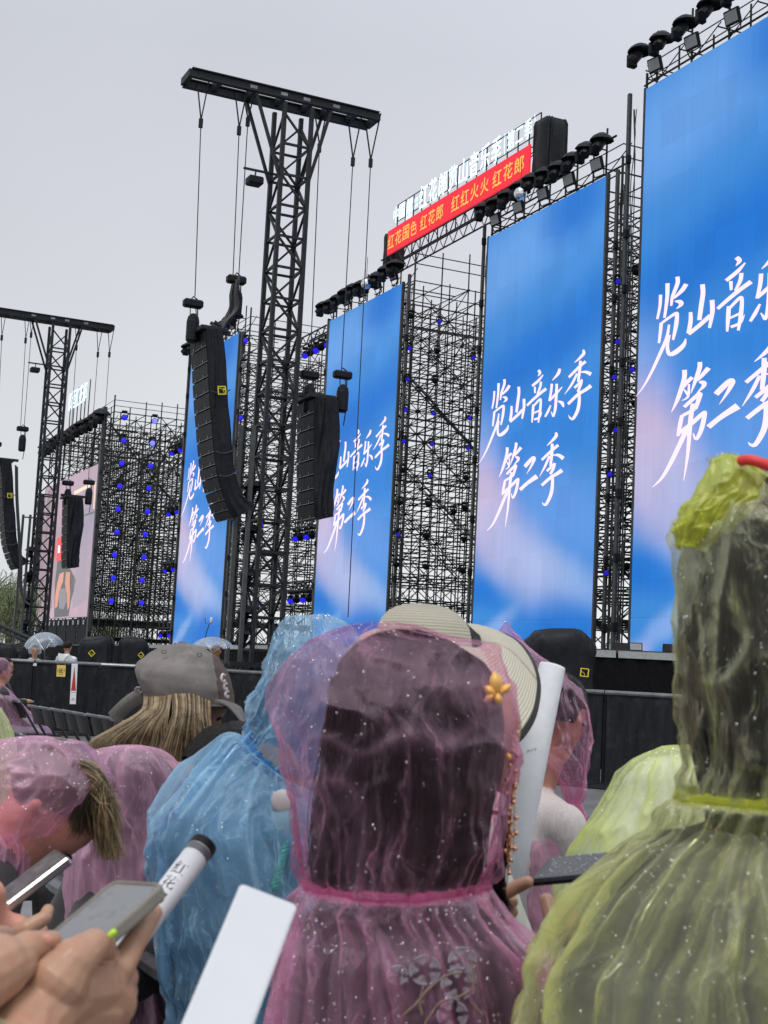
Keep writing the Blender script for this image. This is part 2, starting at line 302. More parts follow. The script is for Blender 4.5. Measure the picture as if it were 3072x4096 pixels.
MT = {
 'scaffold': pbr('scaffold_steel', (.030, .034, .031), .55, .3, .35, 6, 0, spec=.25),
 'black_steel': pbr('black_painted_steel', (.018, .019, .022), .5, .2, .3, 12, .1, spec=.3),
 'mast': pbr('grey_mast_steel', (.055, .06, .062), .45, .4, .3, 8, .1),
 'black': pbr('black_fixture', (.009, .009, .012), .5, 0, .3, 25, .2, spec=.2),
 'dark_metal': pbr('dark_cabinet', (.008, .008, .010), .55, 0, .25, 40, .2, spec=.2),
 'grille': pbr('speaker_grille', (.007, .007, .009), .55, 0, .4, 300, .3, spec=.2),
 'black_cloth': pbr('black_rain_cover', (.012, .013, .017), .5, 0, .4, 9, .5, spec=.18),
 'fascia': pbr('black_stage_cloth', (.006, .006, .007), .8, 0, .35, 14, .2, spec=.1),
 'grey_trim': pbr('grey_led_strip', (.35, .37, .37), .4, .2, .15, 20, 0),
 'lens_grey': pbr('flood_glass', (.25, .26, .27), .25, 0, .1, 20, 0),
 'cable': pbr('cable_black', (.03, .03, .033), .6, 0, .1, 20, 0),
 'mirror': pbr('mirror_ball', (.75, .77, .8), .12, 1, .1, 40, .3),
 'blue': emit('blue_lens', (.016, .012, .85), .95),
 'blue_dim': emit('blue_lens_dim', (.016, .012, .60), .8),
 'blue_hot': emit('blue_lens_hot', (.09, .10, 1.0), 2.6),
 'yellow_logo': pbr('yellow_print', (.72, .60, .03), .5, 0, .1, 30, 0),
 'barrier': pbr('barrier_mesh', (.013, .0145, .018), .7, 0, .55, 3, .3, spec=.2, stretch=(3, 3, .5), wear=((.030, .032, .036), 5)),
 'rail': pbr('barrier_rail', (.22, .225, .23), .3, .8, .25, 8, .1),
 'chair': pbr('black_chair_plastic', (.010, .010, .012), .4, 0, .3, 30, .15, spec=.3),
 'chair_highlight': pbr('chair_top_highlight', (.085, .087, .095), .35, 0, .3, 30, .15),  # lighter grey paints the wet highlight along the backrest top
 'chair_steel': pbr('chair_steel', (.03, .03, .032), .4, .6, .2, 20, 0),
 'ground': pbr('wet_paving', (.18, .18, .185), .35, 0, .4, .7, .2, wear=((.12, .12, .125), 2)),
 'stage_top': pbr('stage_deck', (.03, .03, .032), .4, 0, .3, 2, .1),
 'skin': pbr('skin', (.44, .25, .165), .42, 0, .10, 45, .10, wear=((.43, .19, .125), 26), sss=.15),
 'skin_dark': pbr('skin_tanned', (.36, .17, .09), .5, 0, .12, 18, .06),
 'skin_pink': pbr('skin_flushed', (.60, .27, .20), .5, 0, .12, 18, .06),
 'hair_black': pbr('black_hair', (.010, .008, .008), .45, 0, .5, 60, .9, spec=.2, stretch=(3, 3, .22)),
 'hair_brown': pbr('brown_hair', (.065, .042, .024), .4, 0, .5, 40, .3),
 'hair_blond': pbr('blond_hair', (.50, .385, .235), .42, 0, .35, 40, .3),
 'hair_tan': pbr('tan_hair', (.33, .225, .105), .45, 0, .5, 60, .3),
 'hair_ash': pbr('ash_hair', (.26, .19, .115), .42, 0, .4, 40, .3),
 'cloth_black': pbr('black_clothing', (.016, .015, .018), .8, 0, .4, 12, .3, sheen=.2),
 'cloth_dark': pbr('dark_grey_clothing', (.028, .026, .030), .8, 0, .4, 12, .3),
 'cloth_mid': pbr('grey_clothing', (.10, .10, .10), .85, 0, .4, 9, .4),
 'cloth_white': pbr('white_clothing', (.70, .70, .70), .8, 0, .08, 20, .3),
 'cloth_teal': pbr('pale_blue_clothing', (.13, .22, .30), .8, 0, .45, 7, .3, wear=((.34, .44, .50), 5)),
 'cloth_grey': pbr('grey_trousers', (.22, .27, .28), .8, 0, .2, 9, .3),
 'knit': pbr('white_knit', (.62, .57, .55), .9, 0, .10, 160, .5, stretch=(1, 1, .12)),
 'cap': pbr('grey_brown_cap', (.165, .15, .142), .9, 0, .25, 14, .3, wear=((.23, .215, .205), 26)),
 'cap_front': pbr('brown_cap_panel', (.085, .062, .056), .9, 0, .15, 40, .3),
 'stitch': pbr('pale_embroidery', (.62, .55, .56), .8, 0, .1, 60, 0),
 'ribbon': pbr('black_ribbon', (.010, .010, .012), .7, 0, .2, 60, .2),
 'foam': pbr('white_foam_tube', (.74, .76, .80), .8, 0, .04, 60, .1),
 'board': pbr('white_board', (.60, .615, .65), .55, 0, .02, 20, .03),
 'tube_white': pbr('white_plastic_tube', (.66, .67, .71), .4, 0, .03, 20, .03),
 'ink': pbr('black_ink', (.02, .02, .022), .5, 0, .1, 20, 0),
 'tcase': pbr('taupe_phone_case', (.21, .19, .165), .5, 0, .12, 30, .05),
 'lime': pbr('lime_plastic', (.45, .72, .02), .35, 0, .05, 20, 0),
 'silver': pbr('polished_silver', (.42, .42, .41), .3, 1, .05, 20, 0),
 'gold': pbr('rose_gold', (.80, .48, .30), .25, 1, .15, 60, .1),
 'leafgold': pbr('gold_leaf_clip', (.85, .48, .13), .35, 0, .15, 60, .15),
 'red': pbr('red_band', (.72, .035, .03), .5, 0, .1, 30, .1),
 'lace': pbr('lace_embroidery', (.26, .23, .27), .8, 0, .3, 90, .3),
 'lace_tan': pbr('tan_embroidery', (.20, .14, .11), .8, 0, .3, 90, .3),
 'green_cord': pbr('green_braid', (.09, .42, .27), .6, 0, .35, 90, .4),
 'umb_white': film('clear_umbrella_film', (.55, .62, .72), (.72, .79, .88), .30, .35, .25, .5, .25, 10, .15, .2),
 'white_film': film('white_raincoat_film', (.62, .68, .72), (.80, .84, .88), .62, .3, .25, .4, .35, 14, .1, .4),
 'pink': film('pink_rain_film', (.50, .34, .43), (.92, .42, .66), .035, .46, .34, .95, .2, 22, .36, .9, cap=.22, fold=.30),
 'pink_hood': film('pink_hood_film', (.50, .34, .43), (.92, .42, .66), .035, .46, .34, .42, .32, 22, .36, .9, cap=.10, fold=.30),
 'pink2': film('pink_rain_film_thick', (.72, .44, .58), (.94, .52, .72), .20, .52, .42, .9, .2, 18, .34, .7),
 'blue_film': film('blue_rain_film', (.22, .42, .62), (.46, .74, .94), .20, .52, .60, 1.1, .16, 24, .40, .95),
 'yellow': film('yellow_rain_film', (.44, .44, .37), (.72, .75, .30), .06, .40, .32, .95, .2, 26, .16, .9, cap=.22, fold=.46),
 'yellow2': film('pale_yellow_rain_film', (.66, .71, .60), (.70, .78, .26), .20, .4, .38, .9, .2, 18, .2, .7),
 'tie_pink': film('pink_neck_elastic', (.66, .18, .38), (.82, .28, .52), .42, .3, .3, .5, .28, 30, .5, .6),
 'tie_yellow': film('yellow_neck_elastic', (.60, .63, .10), (.74, .78, .10), .45, .3, .3, .5, .28, 30, .5, .6),
 'tie_blue': film('blue_neck_elastic', (.08, .32, .66), (.16, .46, .8), .6, .3, .3, .5, .28, 30, .5, .6),
}
def droplet_mat():
    m, t, o = newmat('rain_drop'); g = N(t, 'ShaderNodeBsdfGlossy', Roughness=.08); g.inputs[0].default_value = (1, 1, 1, 1)
    tr = N(t, 'ShaderNodeBsdfTransparent'); tl = N(t, 'ShaderNodeBsdfDiffuse'); tl.inputs[0].default_value = (.8, .8, .82, 1)
    a = N(t, 'ShaderNodeMixShader', Fac=.14); L(t, tr.outputs[0], a.inputs[1]); L(t, tl.outputs[0], a.inputs[2])
    b = N(t, 'ShaderNodeMixShader', Fac=.42); L(t, a.outputs[0], b.inputs[1]); L(t, g.outputs[0], b.inputs[2]); L(t, b.outputs[0], o.inputs[0]); return m
MT['drop'] = droplet_mat()
# ================================================================== SETTING
g = MB(); g.box((0, 60, -.05), (140, 0, 0), (0, 150, 0), (0, 0, .05))
obj('ground', g, MT['ground'], kind='structure')
SZ = 1.89                                             # stage deck height
SH = SZ - EYE
e0 = np.array([12.0, 21.2]); e1 = np.array([2.45, 22.1]); e2 = np.array([-8.8, 52.0]); e3 = e2 + (e2 - e1) / np.linalg.norm(e2 - e1) * 48
b3 = e3 + BK[:2] * 28; b0 = e0 + BK[:2] * 45
poly = [e0, e1, e2, e3, b3, b0]
st = MB()
vs = [(p[0], p[1], 0) for p in poly] + [(p[0], p[1], SZ - .06) for p in poly]; n = len(poly)
st.add(vs, [tuple(range(n, 2 * n))] + [(i, (i + 1) % n, n + (i + 1) % n, n + i) for i in range(n)])
stage = obj('stage', st, MT['fascia'], kind='structure')
deck = MB(); vs = [(p[0], p[1], SZ - .056) for p in poly] + [(p[0], p[1], SZ) for p in poly]
deck.add(vs, [tuple(range(n, 2 * n))] + [(i, (i + 1) % n, n + (i + 1) % n, n + i) for i in range(n)])
obj('deck', deck, MT['stage_top'], stage)
# pleated black skirt and the light strip along the front edge
for (a, b, step) in ((e0, e1, 1.22), (e1, e2, 1.22)):
    dv = b - a; Ln = np.linalg.norm(dv); dv = dv / Ln; nrm = np.array([dv[1], -dv[0]]);
    if nrm[1] > 0: nrm = -nrm
    k = int(Ln / step)
    for i in range(k):
        m = MB(); c = a + dv * (i + .5) * Ln / k + nrm * .03
        m.box((c[0], c[1], SZ - .075), (dv[0] * (Ln / k / 2 - .02), dv[1] * (Ln / k / 2 - .02), 0), (nrm[0] * .025, nrm[1] * .025, 0), (0, 0, .055))
        obj('edge_light', m, MT['grey_trim'], stage)
    u = np.linspace(0, Ln, int(Ln * 14)); off = .025 + .02 * np.sin(u * 19 + 3 * perlin(u, 0, 0))
    top = np.stack([a[0] + dv[0] * u + nrm[0] * off, a[1] + dv[1] * u + nrm[1] * off, np.full_like(u, SZ - .14)], 1)
    bot = top.copy(); bot[:, 2] = .02
    m = MB(); m.grid(np.stack([top, bot])); obj('skirt', m, MT['fascia'], stage, smooth=True)
# ================================================================== LED SCREENS
def lin(c): return tuple(((x / 255 + .055) / 1.055) ** 2.4 if x > 10 else x / 255 / 12.92 for x in c)
def screen_mat(name, root, W, H, h0, s0, blobs, basecol, strength=1.0):
    m, t, o = newmat(name); b = N(t, 'ShaderNodeBsdfPrincipled', Roughness=.45); b.inputs['Base Color'].default_value = (.006, .006, .008, 1); b.inputs['Specular IOR Level'].default_value = .12
    c = N(t, 'ShaderNodeTexCoord'); c.object = root
    ds = N(t, 'ShaderNodeVectorMath', operation='DOT_PRODUCT'); L(t, c.outputs['Object'], ds.inputs[0]); ds.inputs[1].default_value = tuple(D / W)
    sp = N(t, 'ShaderNodeSeparateXYZ'); L(t, c.outputs['Object'], sp.inputs[0])
    dz = N(t, 'ShaderNodeMath', operation='DIVIDE'); L(t, sp.outputs['Z'], dz.inputs[0]); dz.inputs[1].default_value = H
    cb = N(t, 'ShaderNodeCombineXYZ'); L(t, ds.outputs['Value'], cb.inputs['X']); L(t, dz.outputs[0], cb.inputs['Y'])
    wn_ = N(t, 'ShaderNodeTexNoise', Scale=2.6, Detail=2.0); L(t, cb.outputs[0], wn_.inputs['Vector'])
    wa = N(t, 'ShaderNodeVectorMath', operation='MULTIPLY_ADD'); L(t, wn_.outputs['Color'], wa.inputs[0]); wa.inputs[1].default_value = (.12, .05, 0)
    sub = N(t, 'ShaderNodeVectorMath', operation='SUBTRACT'); L(t, cb.outputs[0], sub.inputs[0]); sub.inputs[1].default_value = (.06, .025, 0); L(t, sub.outputs[0], wa.inputs[2])
    cur = None
    for (u, v, ru, rv, ang, colr, amt) in blobs:
        mp = N(t, 'ShaderNodeMapping', vector_type='TEXTURE'); L(t, wa.outputs[0], mp.inputs[0])
        mp.inputs['Location'].default_value = (u, v, 0); mp.inputs['Rotation'].default_value = (0, 0, math.radians(ang)); mp.inputs['Scale'].default_value = (ru, rv, 1)
        ln = N(t, 'ShaderNodeVectorMath', operation='LENGTH'); L(t, mp.outputs[0], ln.inputs[0])
        r = N(t, 'ShaderNodeMapRange', interpolation_type='SMOOTHERSTEP'); L(t, ln.outputs['Value'], r.inputs['Value']); r.inputs['From Min'].default_value = .05; r.inputs['From Max'].default_value = 1.35
        r.inputs['To Min'].default_value = amt; r.inputs['To Max'].default_value = 0
        mx_ = N(t, 'ShaderNodeMix', data_type='RGBA'); L(t, r.outputs[0], mx_.inputs['Factor'])
        if cur is None: mx_.inputs['A'].default_value = (*lin(basecol), 1)
        else: L(t, cur, mx_.inputs['A'])
        mx_.inputs['B'].default_value = (*lin(colr), 1); cur = mx_.outputs['Result']
    # small differences from cabinet to cabinet, faint vertical banding
    oi = N(t, 'ShaderNodeObjectInfo'); vr = N(t, 'ShaderNodeMapRange'); L(t, oi.outputs['Random'], vr.inputs['Value']); vr.inputs['To Min'].default_value = .90 * strength; vr.inputs['To Max'].default_value = .98 * strength
    mb_ = N(t, 'ShaderNodeMapping'); L(t, cb.outputs[0], mb_.inputs[0]); mb_.inputs['Scale'].default_value = (46, 5, 1)
    nb = N(t, 'ShaderNodeTexNoise', Scale=1.0, Detail=2.0); L(t, mb_.outputs[0], nb.inputs['Vector'])
    nr = N(t, 'ShaderNodeMapRange'); L(t, nb.outputs['Fac'], nr.inputs['Value']); nr.inputs['To Min'].default_value = .94; nr.inputs['To Max'].default_value = 1.06
    mm = N(t, 'ShaderNodeMath', operation='MULTIPLY'); L(t, vr.outputs[0], mm.inputs[0]); L(t, nr.outputs[0], mm.inputs[1])
    L(t, cur, b.inputs['Emission Color']); L(t, mm.outputs[0], b.inputs['Emission Strength']); L(t, b.outputs[0], o.inputs[0]); return m
DB = (20, 110, 202); MBl = (56, 132, 208); LB = (106, 158, 222); LV = (168, 178, 220); PK = (206, 182, 208); WH = (176, 194, 232)
BLOBS = [(.2, .91, .85, .13, 5, LB, .75), (.75, .97, .3, .09, 0, DB, .85), (.9, .86, .35, .06, 8, (74, 142, 218), .6), (.5, .67, 1.0, .10, 6, DB, .95),
 (.6, .47, .8, .11, 4, (36, 122, 210), .7), (.03, .46, .26, .15, -20, (128, 160, 220), .8), (.75, .30, .6, .13, -8, (98, 150, 222), .8), (.08, .33, .36, .15, -14, PK, .9),
 (.38, .22, .5, .115, -14, LV, .9), (.80, .16, .45, .06, -8, WH, .45), (.04, .14, .28, .05, -6, DB, .85), (.80, .03, .55, .095, 0, DB, 1.0), (.2, .05, .24, .035, 14, (150, 178, 230), .6), (.02, .0, .1, .03, 0, PK, .5)]
SEAM = MT['black']
# ---- brush lettering traced as strokes (centre line with width)
T1 = [[(262,612,30),(255,720,28),(232,845,22)],[(318,508,38),(312,650,34),(288,840,24)],[(395,455,38),(395,520,38),(355,640,32),(342,730,20)],[(462,535,42),(430,590,42),(365,660,20)],[(370,690,10),(410,700,44),(418,730,36),(380,765,4)],
 [(262,885,32),(255,960,30),(240,1080,22)],[(262,890,24),(370,810,32),(385,830,36),(375,930,38),(350,1062,22)],[(322,910,20),(300,1040,30),(240,1200,32),(170,1370,26),(110,1490,16),(50,1578,4)],[(325,1010,20),(305,1120,30),(320,1195,38),(370,1180,52),(430,1120,40),(448,1060,10)],
 [(585,555,42),(588,640,42),(572,760,42),(555,895,38)],[(490,810,30),(488,900,38),(470,1010,38)],[(470,1020,38),(560,940,42),(640,860,42)],[(655,715,42),(655,830,40),(630,980,26)],
 [(845,335,42),(868,370,42),(840,415,6)],[(910,395,14),(850,470,38),(765,545,38)],[(800,555,32),(800,640,24)],[(880,488,36),(870,560,36),(830,650,22)],[(950,580,46),(860,650,42),(760,740,38),(695,805,32)],[(780,790,36),(772,900,38),(762,1030,20)],[(785,810,28),(860,725,32),(878,740,32),(868,880,38),(845,1030,24)],[(785,905,22),(860,870,26)],[(790,990,30),(860,960,28),(895,885,6)],
 [(1130,315,38),(1110,380,46),(1030,472,8)],[(1025,515,38),(1015,620,36),(990,745,30)],[(990,740,32),(1080,650,38),(1165,555,10)],[(1090,515,38),(1085,650,42),(1070,850,42),(1045,955,26)],[(1045,950,32),(1015,885,12)],[(1010,800,20),(975,880,36),(935,955,26)],[(1105,745,14),(1160,770,52),(1180,825,22)],
 [(1440,65,30),(1450,110,48),(1400,170,38),(1325,235,8)],[(1475,220,42),(1400,280,42),(1250,430,38)],[(1405,210,42),(1395,330,44),(1375,490,38)],[(1360,380,32),(1290,520,34),(1195,655,6)],[(1410,360,16),(1480,360,42),(1545,390,58)],[(1325,570,38),(1410,490,42),(1418,470,42),(1410,520,42),(1370,620,38)],[(1545,540,58),(1480,590,50),(1370,660,46),(1240,785,42)],[(1380,600,42),(1390,720,46),(1370,860,52),(1310,975,42),(1270,970,28),(1245,930,5)]]
T2 = [[(480,405,48),(475,500,46),(420,700,42),(360,845,6)],[(545,490,42),(490,550,42),(465,600,22)],[(515,560,22),(505,690,26),(450,730,6)],[(470,610,14),(505,670,32)],[(612,335,46),(608,400,46),(570,530,38),(530,660,6)],[(685,405,52),(610,500,38),(580,530,22)],[(600,545,20),(640,560,52),(635,600,38),(580,660,5)],
 [(470,800,38),(590,680,46),(605,690,48),(565,830,38)],[(455,890,36),(560,830,36)],[(545,770,42),(520,950,46),(490,1300,32),(450,1580,6)],[(450,885,38),(430,990,42),(410,1105,30)],[(415,1080,38),(530,980,46),(630,880,46),(640,900,46),(610,1050,46),(565,1150,32),(540,1085,10)],[(500,1010,46),(450,1130,48),(350,1370,42),(265,1540,30),(180,1635,6)],
 [(740,690,60),(800,620,62),(860,560,56),(880,580,52),(830,690,32),(765,800,4)],[(670,1030,58),(780,930,58),(920,830,82)],
 [(1195,185,36),(1205,230,54),(1150,300,42),(1065,380,8)],[(1235,370,48),(1150,440,48),(990,590,42)],[(1145,350,48),(1140,480,52),(1120,680,42)],[(1105,530,36),(1040,680,38),(955,835,6)],[(1160,520,16),(1240,520,52),(1310,570,68)],[(1065,755,42),(1165,660,46),(1180,640,46),(1160,720,46),(1115,800,42)],[(1290,740,68),(1220,790,58),(1120,850,52),(990,965,48)],[(1140,810,46),(1150,900,50),(1130,1080,58),(1060,1235,48),(1020,1245,32),(995,1215,6)]]
def smooth_line(P, k=5):
    P = np.asarray(P, float)
    if len(P) < 3: return P
    t = np.arange(len(P)); tt = np.linspace(0, len(P) - 1, (len(P) - 1) * k + 1); out = []
    for x in tt:
        i = min(int(x), len(P) - 2); f = x - i
        p0 = P[max(i - 1, 0)]; p1 = P[i]; p2 = P[i + 1]; p3 = P[min(i + 2, len(P) - 1)]
        out.append(.5 * (2 * p1 + (p2 - p0) * f + (2 * p0 - 5 * p1 + 4 * p2 - p3) * f * f + (3 * p1 - p0 - 3 * p2 + p3) * f ** 3))
    return np.array(out)
CW, CH0, CH1 = 7.06, SH + .25, 15.0
STROKES = []
for T, ox, oy, k in ((T1, 1900, 1380, 500 / 1659), (T2, 1900, 1680, 450 / 1659)):
    for s_ in T:
        P = smooth_line(s_)
        px = P[:, :2] * k + (ox, oy); wd = np.maximum(P[:, 2] * k * .43, .5)
        tn = np.gradient(px, axis=0); tn /= np.linalg.norm(tn, axis=1)[:, None] + 1e-9
        nn = np.stack([-tn[:, 1], tn[:, 0]], 1)
        Lp = [on_plane(*q) for q in px + nn * wd[:, None]]; Rp = [on_plane(*q) for q in px - nn * wd[:, None]]
        # round the ends a little
        STROKES.append((np.array(Lp), np.array(Rp)))
INKM = emit('screen_lettering', lin((255, 226, 240)), 1.0)
def led_screen(name, label, s0, W, h0, h1, nx, ny, blobs, basecol, letters, bdepth=0.0, frame_right=True):
    root = thing(name, label, 'LED screen', stg(s0, bdepth, h0), 'LED screens on the stage front')
    H = h1 - h0
    mat = screen_mat(name + '_picture', root, W, H, h0, s0, blobs, basecol)
    pw, ph = W / nx, H / ny; gap = .008
    proto = None
    bk = MB(); bk.box(stg(s0 + W / 2, bdepth + .1, (h0 + h1) / 2), D * (W / 2 + .03), BK * .04, UP * (H / 2 + .03)); obj('back_frame', bk, SEAM, root)
    for i in range(nx):
        for j in range(ny):
            if proto is None:
                m = MB(); m.box(stg(s0 + pw / 2, bdepth + .03, h0 + ph / 2), D * (pw / 2 - gap / 2), BK * .03, UP * (ph / 2 - gap / 2))
                proto = obj('led_panel', m, mat, root); o = proto
            else:
                o = proto.copy(); COL.objects.link(o)
            o.location = Vector(D * i * pw + UP * j * ph + BK * random.uniform(-.004, .004))
    for sx in (-.05, W + .05):
        fr = MB(); fr.box(stg(s0 + sx, bdepth + .04, (h0 + h1) / 2), D * .045, BK * .05, UP * (H / 2 + .05)); obj('side_frame', fr, MT['mast'], root)
    if letters:
        kx, ky = W / CW, (h1 - h0) / (CH1 - CH0)
        for (Lp, Rp) in STROKES:
            m = MB()
            A = np.array([stg(s0 + a * kx, bdepth - .015, h0 + (b - CH0) * ky) for a, b in Lp]); B = np.array([stg(s0 + a * kx, bdepth - .015, h0 + (b - CH0) * ky) for a, b in Rp])
            m.grid(np.stack([A, B])); obj('brush_stroke', m, INKM, root)
    return root
SCREENS = {'A': (-34.3, 8.1, 17.0), 'B': (-13.95, 7.15, 15.0), 'C': (0.0, 7.06, 15.0), 'D': (8.95, 8.1, 17.0)}
led_screen('led_screen', 'blue lettered screen partly hidden by the long curved speaker array', *SCREENS['A'][:2], CH0, SCREENS['A'][2], 10, 16, BLOBS, MBl, True)
led_screen('led_screen', 'blue lettered screen just right of the tall truss tower, crossed by cables', *SCREENS['B'][:2], CH0, SCREENS['B'][2], 10, 14, BLOBS, MBl, True)
led_screen('led_screen', 'blue screen with all its brush lettering clear, right of the middle lattice', *SCREENS['C'][:2], CH0, SCREENS['C'][2], 10, 14, BLOBS, MBl, True)
led_screen('led_screen', 'largest blue lettered screen, behind the yellow hood at the right edge', *SCREENS['D'][:2], CH0, SCREENS['D'][2], 10, 16, BLOBS, MBl, True)
# far left live-picture screen
EW0, EW, EH0, EH1 = -73.0, 17.8, 2.68, 13.45
PKW = (178, 152, 166)
EB = [(.1, .5, .25, .9, 0, (150, 128, 138), .8), (.5, .9, .7, .3, 0, (186, 162, 178), .7), (.8, .35, .3, .4, 0, (176, 160, 176), .8), (.9, .66, .2, .3, 0, (140, 144, 164), .6), (.5, .05, .7, .12, 0, (196, 166, 180), .8)]
es = led_screen('live_screen', 'far left video screen showing a person in dark clothes holding a red box', EW0, EW, EH0, EH1, 12, 8, EB, PKW, False)
def epix(zx, zy): return on_plane(zx * 500 / 1301, 1750 + zy * 500 / 1301)
def epoly(name, pts, col, off):
    m = MB(); P = [stg(*(lambda q: (min(max(q[0], EW0 + .05), EW0 + EW - .05), -off, min(max(q[1], EH0 + .05), EH1 - .05)))(epix(*p))) for p in pts]
    m.add(P, [tuple(range(len(P)))]); obj(name, m, emit('live_' + name, lin(col), .95), es)
epoly('dark_robe', [(600,1290),(660,1240),(740,1380),(790,1480),(770,1600),(740,1700),(715,1860),(565,1880),(570,1700),(575,1500)], (62, 64, 66), .02)
epoly('forearm', [(625,1420),(670,1400),(660,1500),(620,1600),(600,1760),(575,1780),(580,1640),(600,1520)], (205, 138, 112), .03)
epoly('forearm', [(690,1400),(735,1400),(730,1500),(735,1640),(725,1760),(705,1800),(700,1640),(680,1520)], (198, 130, 106), .03)
epoly('printed_front', [(620,1570),(690,1570),(700,1700),(665,1790),(620,1780),(612,1660)], (120, 116, 122), .028)
epoly('red_box', [(600,1050),(655,1030),(662,1275),(590,1290)], (236, 24, 24), .035)
epoly('red_box_side', [(568,1080),(585,1065),(578,1250),(562,1240)], (216, 20, 24), .03)
epoly('box_mark', [(610,1125),(630,1120),(628,1200),(606,1205)], (255, 240, 240), .04)
epoly('box_mark', [(640,1135),(655,1130),(655,1150),(640,1155)], (255, 240, 240), .04)
epoly('lamp_glow', [(775,560),(990,455),(1000,480),(775,600)], (255, 214, 180), .02)
epoly('lamp_glow', [(985,470),(1003,465),(985,745),(972,745)], (240, 190, 160), .022)
epoly('sofa_shadow', [(760,1480),(860,1220),(900,1180),(880,1500),(905,1680),(830,1740),(760,1780)], (150, 136, 150), .02)
epoly('wall_edge', [(500,560),(545,520),(480,1140),(465,1150)], (120, 100, 106), .02)
epoly('dark_shelf', [(890,800),(990,765),(990,785),(880,820)], (70, 72, 84), .02)
# ================================================================== SCAFFOLD BLOCKS
def scaffold(label, s0, s1, depth, top, nb_s, nb_b, lift, h0=-EYE, seed=1, brace_p=.55, extra_top=1.3, b0=.35, tk=1.1):
    rs = random.Random(seed)
    root = thing('scaffold_tower', label, 'scaffolding', (stg((s0 + s1) / 2, depth / 2, -EYE)), 'scaffold blocks behind the screens')
    S = np.linspace(s0, s1, nb_s + 1); B = np.linspace(b0, depth, nb_b + 1); Hs = np.arange(h0 + .3, top + .01, lift)
    po, le, br, ro = MB(), MB(), MB(), MB()
    for i, s_ in enumerate(S):
        for j, b_ in enumerate(B):
            ext = top + (rs.uniform(.3, extra_top) if (i in (0, nb_s) or j in (0, nb_b)) else rs.uniform(.0, .4))
            if i in (0, nb_s) and j in (0, nb_b):
                m = MB(); m.tube([stg(s_, b_, h0), stg(s_, b_, ext)], .036 * tk, 8); obj('corner_post', m, MT['scaffold'], root)
            else: po.tube([stg(s_, b_, h0), stg(s_, b_, ext)], .028 * tk, 5)
            for h in Hs:
                if rs.random() < .5: ro.box(stg(s_, b_, h), D * .05, BK * .05, UP * .035)
    for h in Hs:
        for i, s_ in enumerate(S):
            for j in range(nb_b): le.tube([stg(s_, B[j], h), stg(s_, B[j + 1], h)], .023 * tk, 4, False)
        for j, b_ in enumerate(B):
            for i in range(nb_s): le.tube([stg(S[i], b_, h), stg(S[i + 1], b_, h)], .023 * tk, 4, False)
    for k in range(len(Hs) - 1):
        for i, s_ in enumerate(S):
            for j in range(nb_b):
                if rs.random() < brace_p:
                    q = (k + j + i) % 2; br.tube([stg(s_, B[j + q], Hs[k]), stg(s_, B[j + 1 - q], Hs[k + 1])], .020 * tk, 4, False)
        for j, b_ in enumerate(B):
            for i in range(nb_s):
                if rs.random() < brace_p * .8:
                    q = (k + i) % 2; br.tube([stg(S[i + q], b_, Hs[k]), stg(S[i + 1 - q], b_, Hs[k + 1])], .020 * tk, 4, False)
    # guard rails above the deck
    for dz in (.45, .95):
        for j in (0, nb_b):
            le.tube([stg(s0, B[j], top + dz * .8), stg(s1, B[j], top + dz * .8)], .022, 4, False)
        for i in (0, nb_s): le.tube([stg(S[i], b0, top + dz * .8), stg(S[i], depth, top + dz * .8)], .022, 4, False)
    obj('standards', po, MT['scaffold'], root, kind='stuff'); obj('ledgers', le, MT['scaffold'], root, kind='stuff')
    obj('braces', br, MT['scaffold'], root, kind='stuff'); obj('couplers', ro, MT['scaffold'], root, kind='stuff')
    return root, S, B, Hs
scaffold('wide scaffold block carrying the far left video screen and two blue lamp columns', -74, -53.2, 10.5, 17.0, 8, 9, 1.2, seed=3, brace_p=.5, tk=1.5)
scaffold('scaffold block behind the screen that the curved speaker array hides', -34.8, -25.5, 8.5, 17.0, 5, 6, 1.05, seed=4, brace_p=.6, tk=1.2)
scaffold('scaffold block below the red banner with its open lattice side in view', -14.4, -6.4, 7.5, 15.4, 5, 6, .95, seed=5, brace_p=.65, tk=1.0)
scaffold('scaffold block behind the blue screen with all its lettering clear', -.4, 7.4, 7.5, 15.2, 5, 6, .95, seed=6, brace_p=.6)
scaffold('tallest scaffold block behind the screen at the right edge', 8.5, 17.6, 7.0, 17.2, 6, 5, .95, seed=8, brace_p=.6)
# slim square masts with cable bundles beside the screens
def mast(label, s_, b_, h1, r=.09, h0=SH):
    root = thing('screen_mast', label, 'mast', stg(s_, b_, h0), 'square masts beside the screens')
    m = MB(); m.box(stg(s_, b_, (h0 + h1) / 2), D * r, BK * r, UP * (h1 - h0) / 2, .02); obj('post', m, MT['mast'], root)
    c = MB()
    for k in range(3):
        hh = np.linspace(h0, h1 - .5, 24); P = np.array([stg(s_ + r * 1.6 + .05 * k + .03 * math.sin(h * 2.1 + k), b_ + .1 + .04 * math.sin(h * 1.7 + k * 2), h) for h in hh]); c.tube(P, .014, 4)
    obj('cable_bundle', c, MT['cable'], root, kind='stuff')
    b = MB()
    for q, h in enumerate(np.arange(h0 + 1, h1 - .6, 1.9)): b.box(stg(s_ + r * 1.5, b_ - .05, h + .2 * math.sin(q * 3)), D * .05, BK * .08, UP * .13, .02)
    obj('junction_boxes', b, MT['black'], root, kind='stuff')
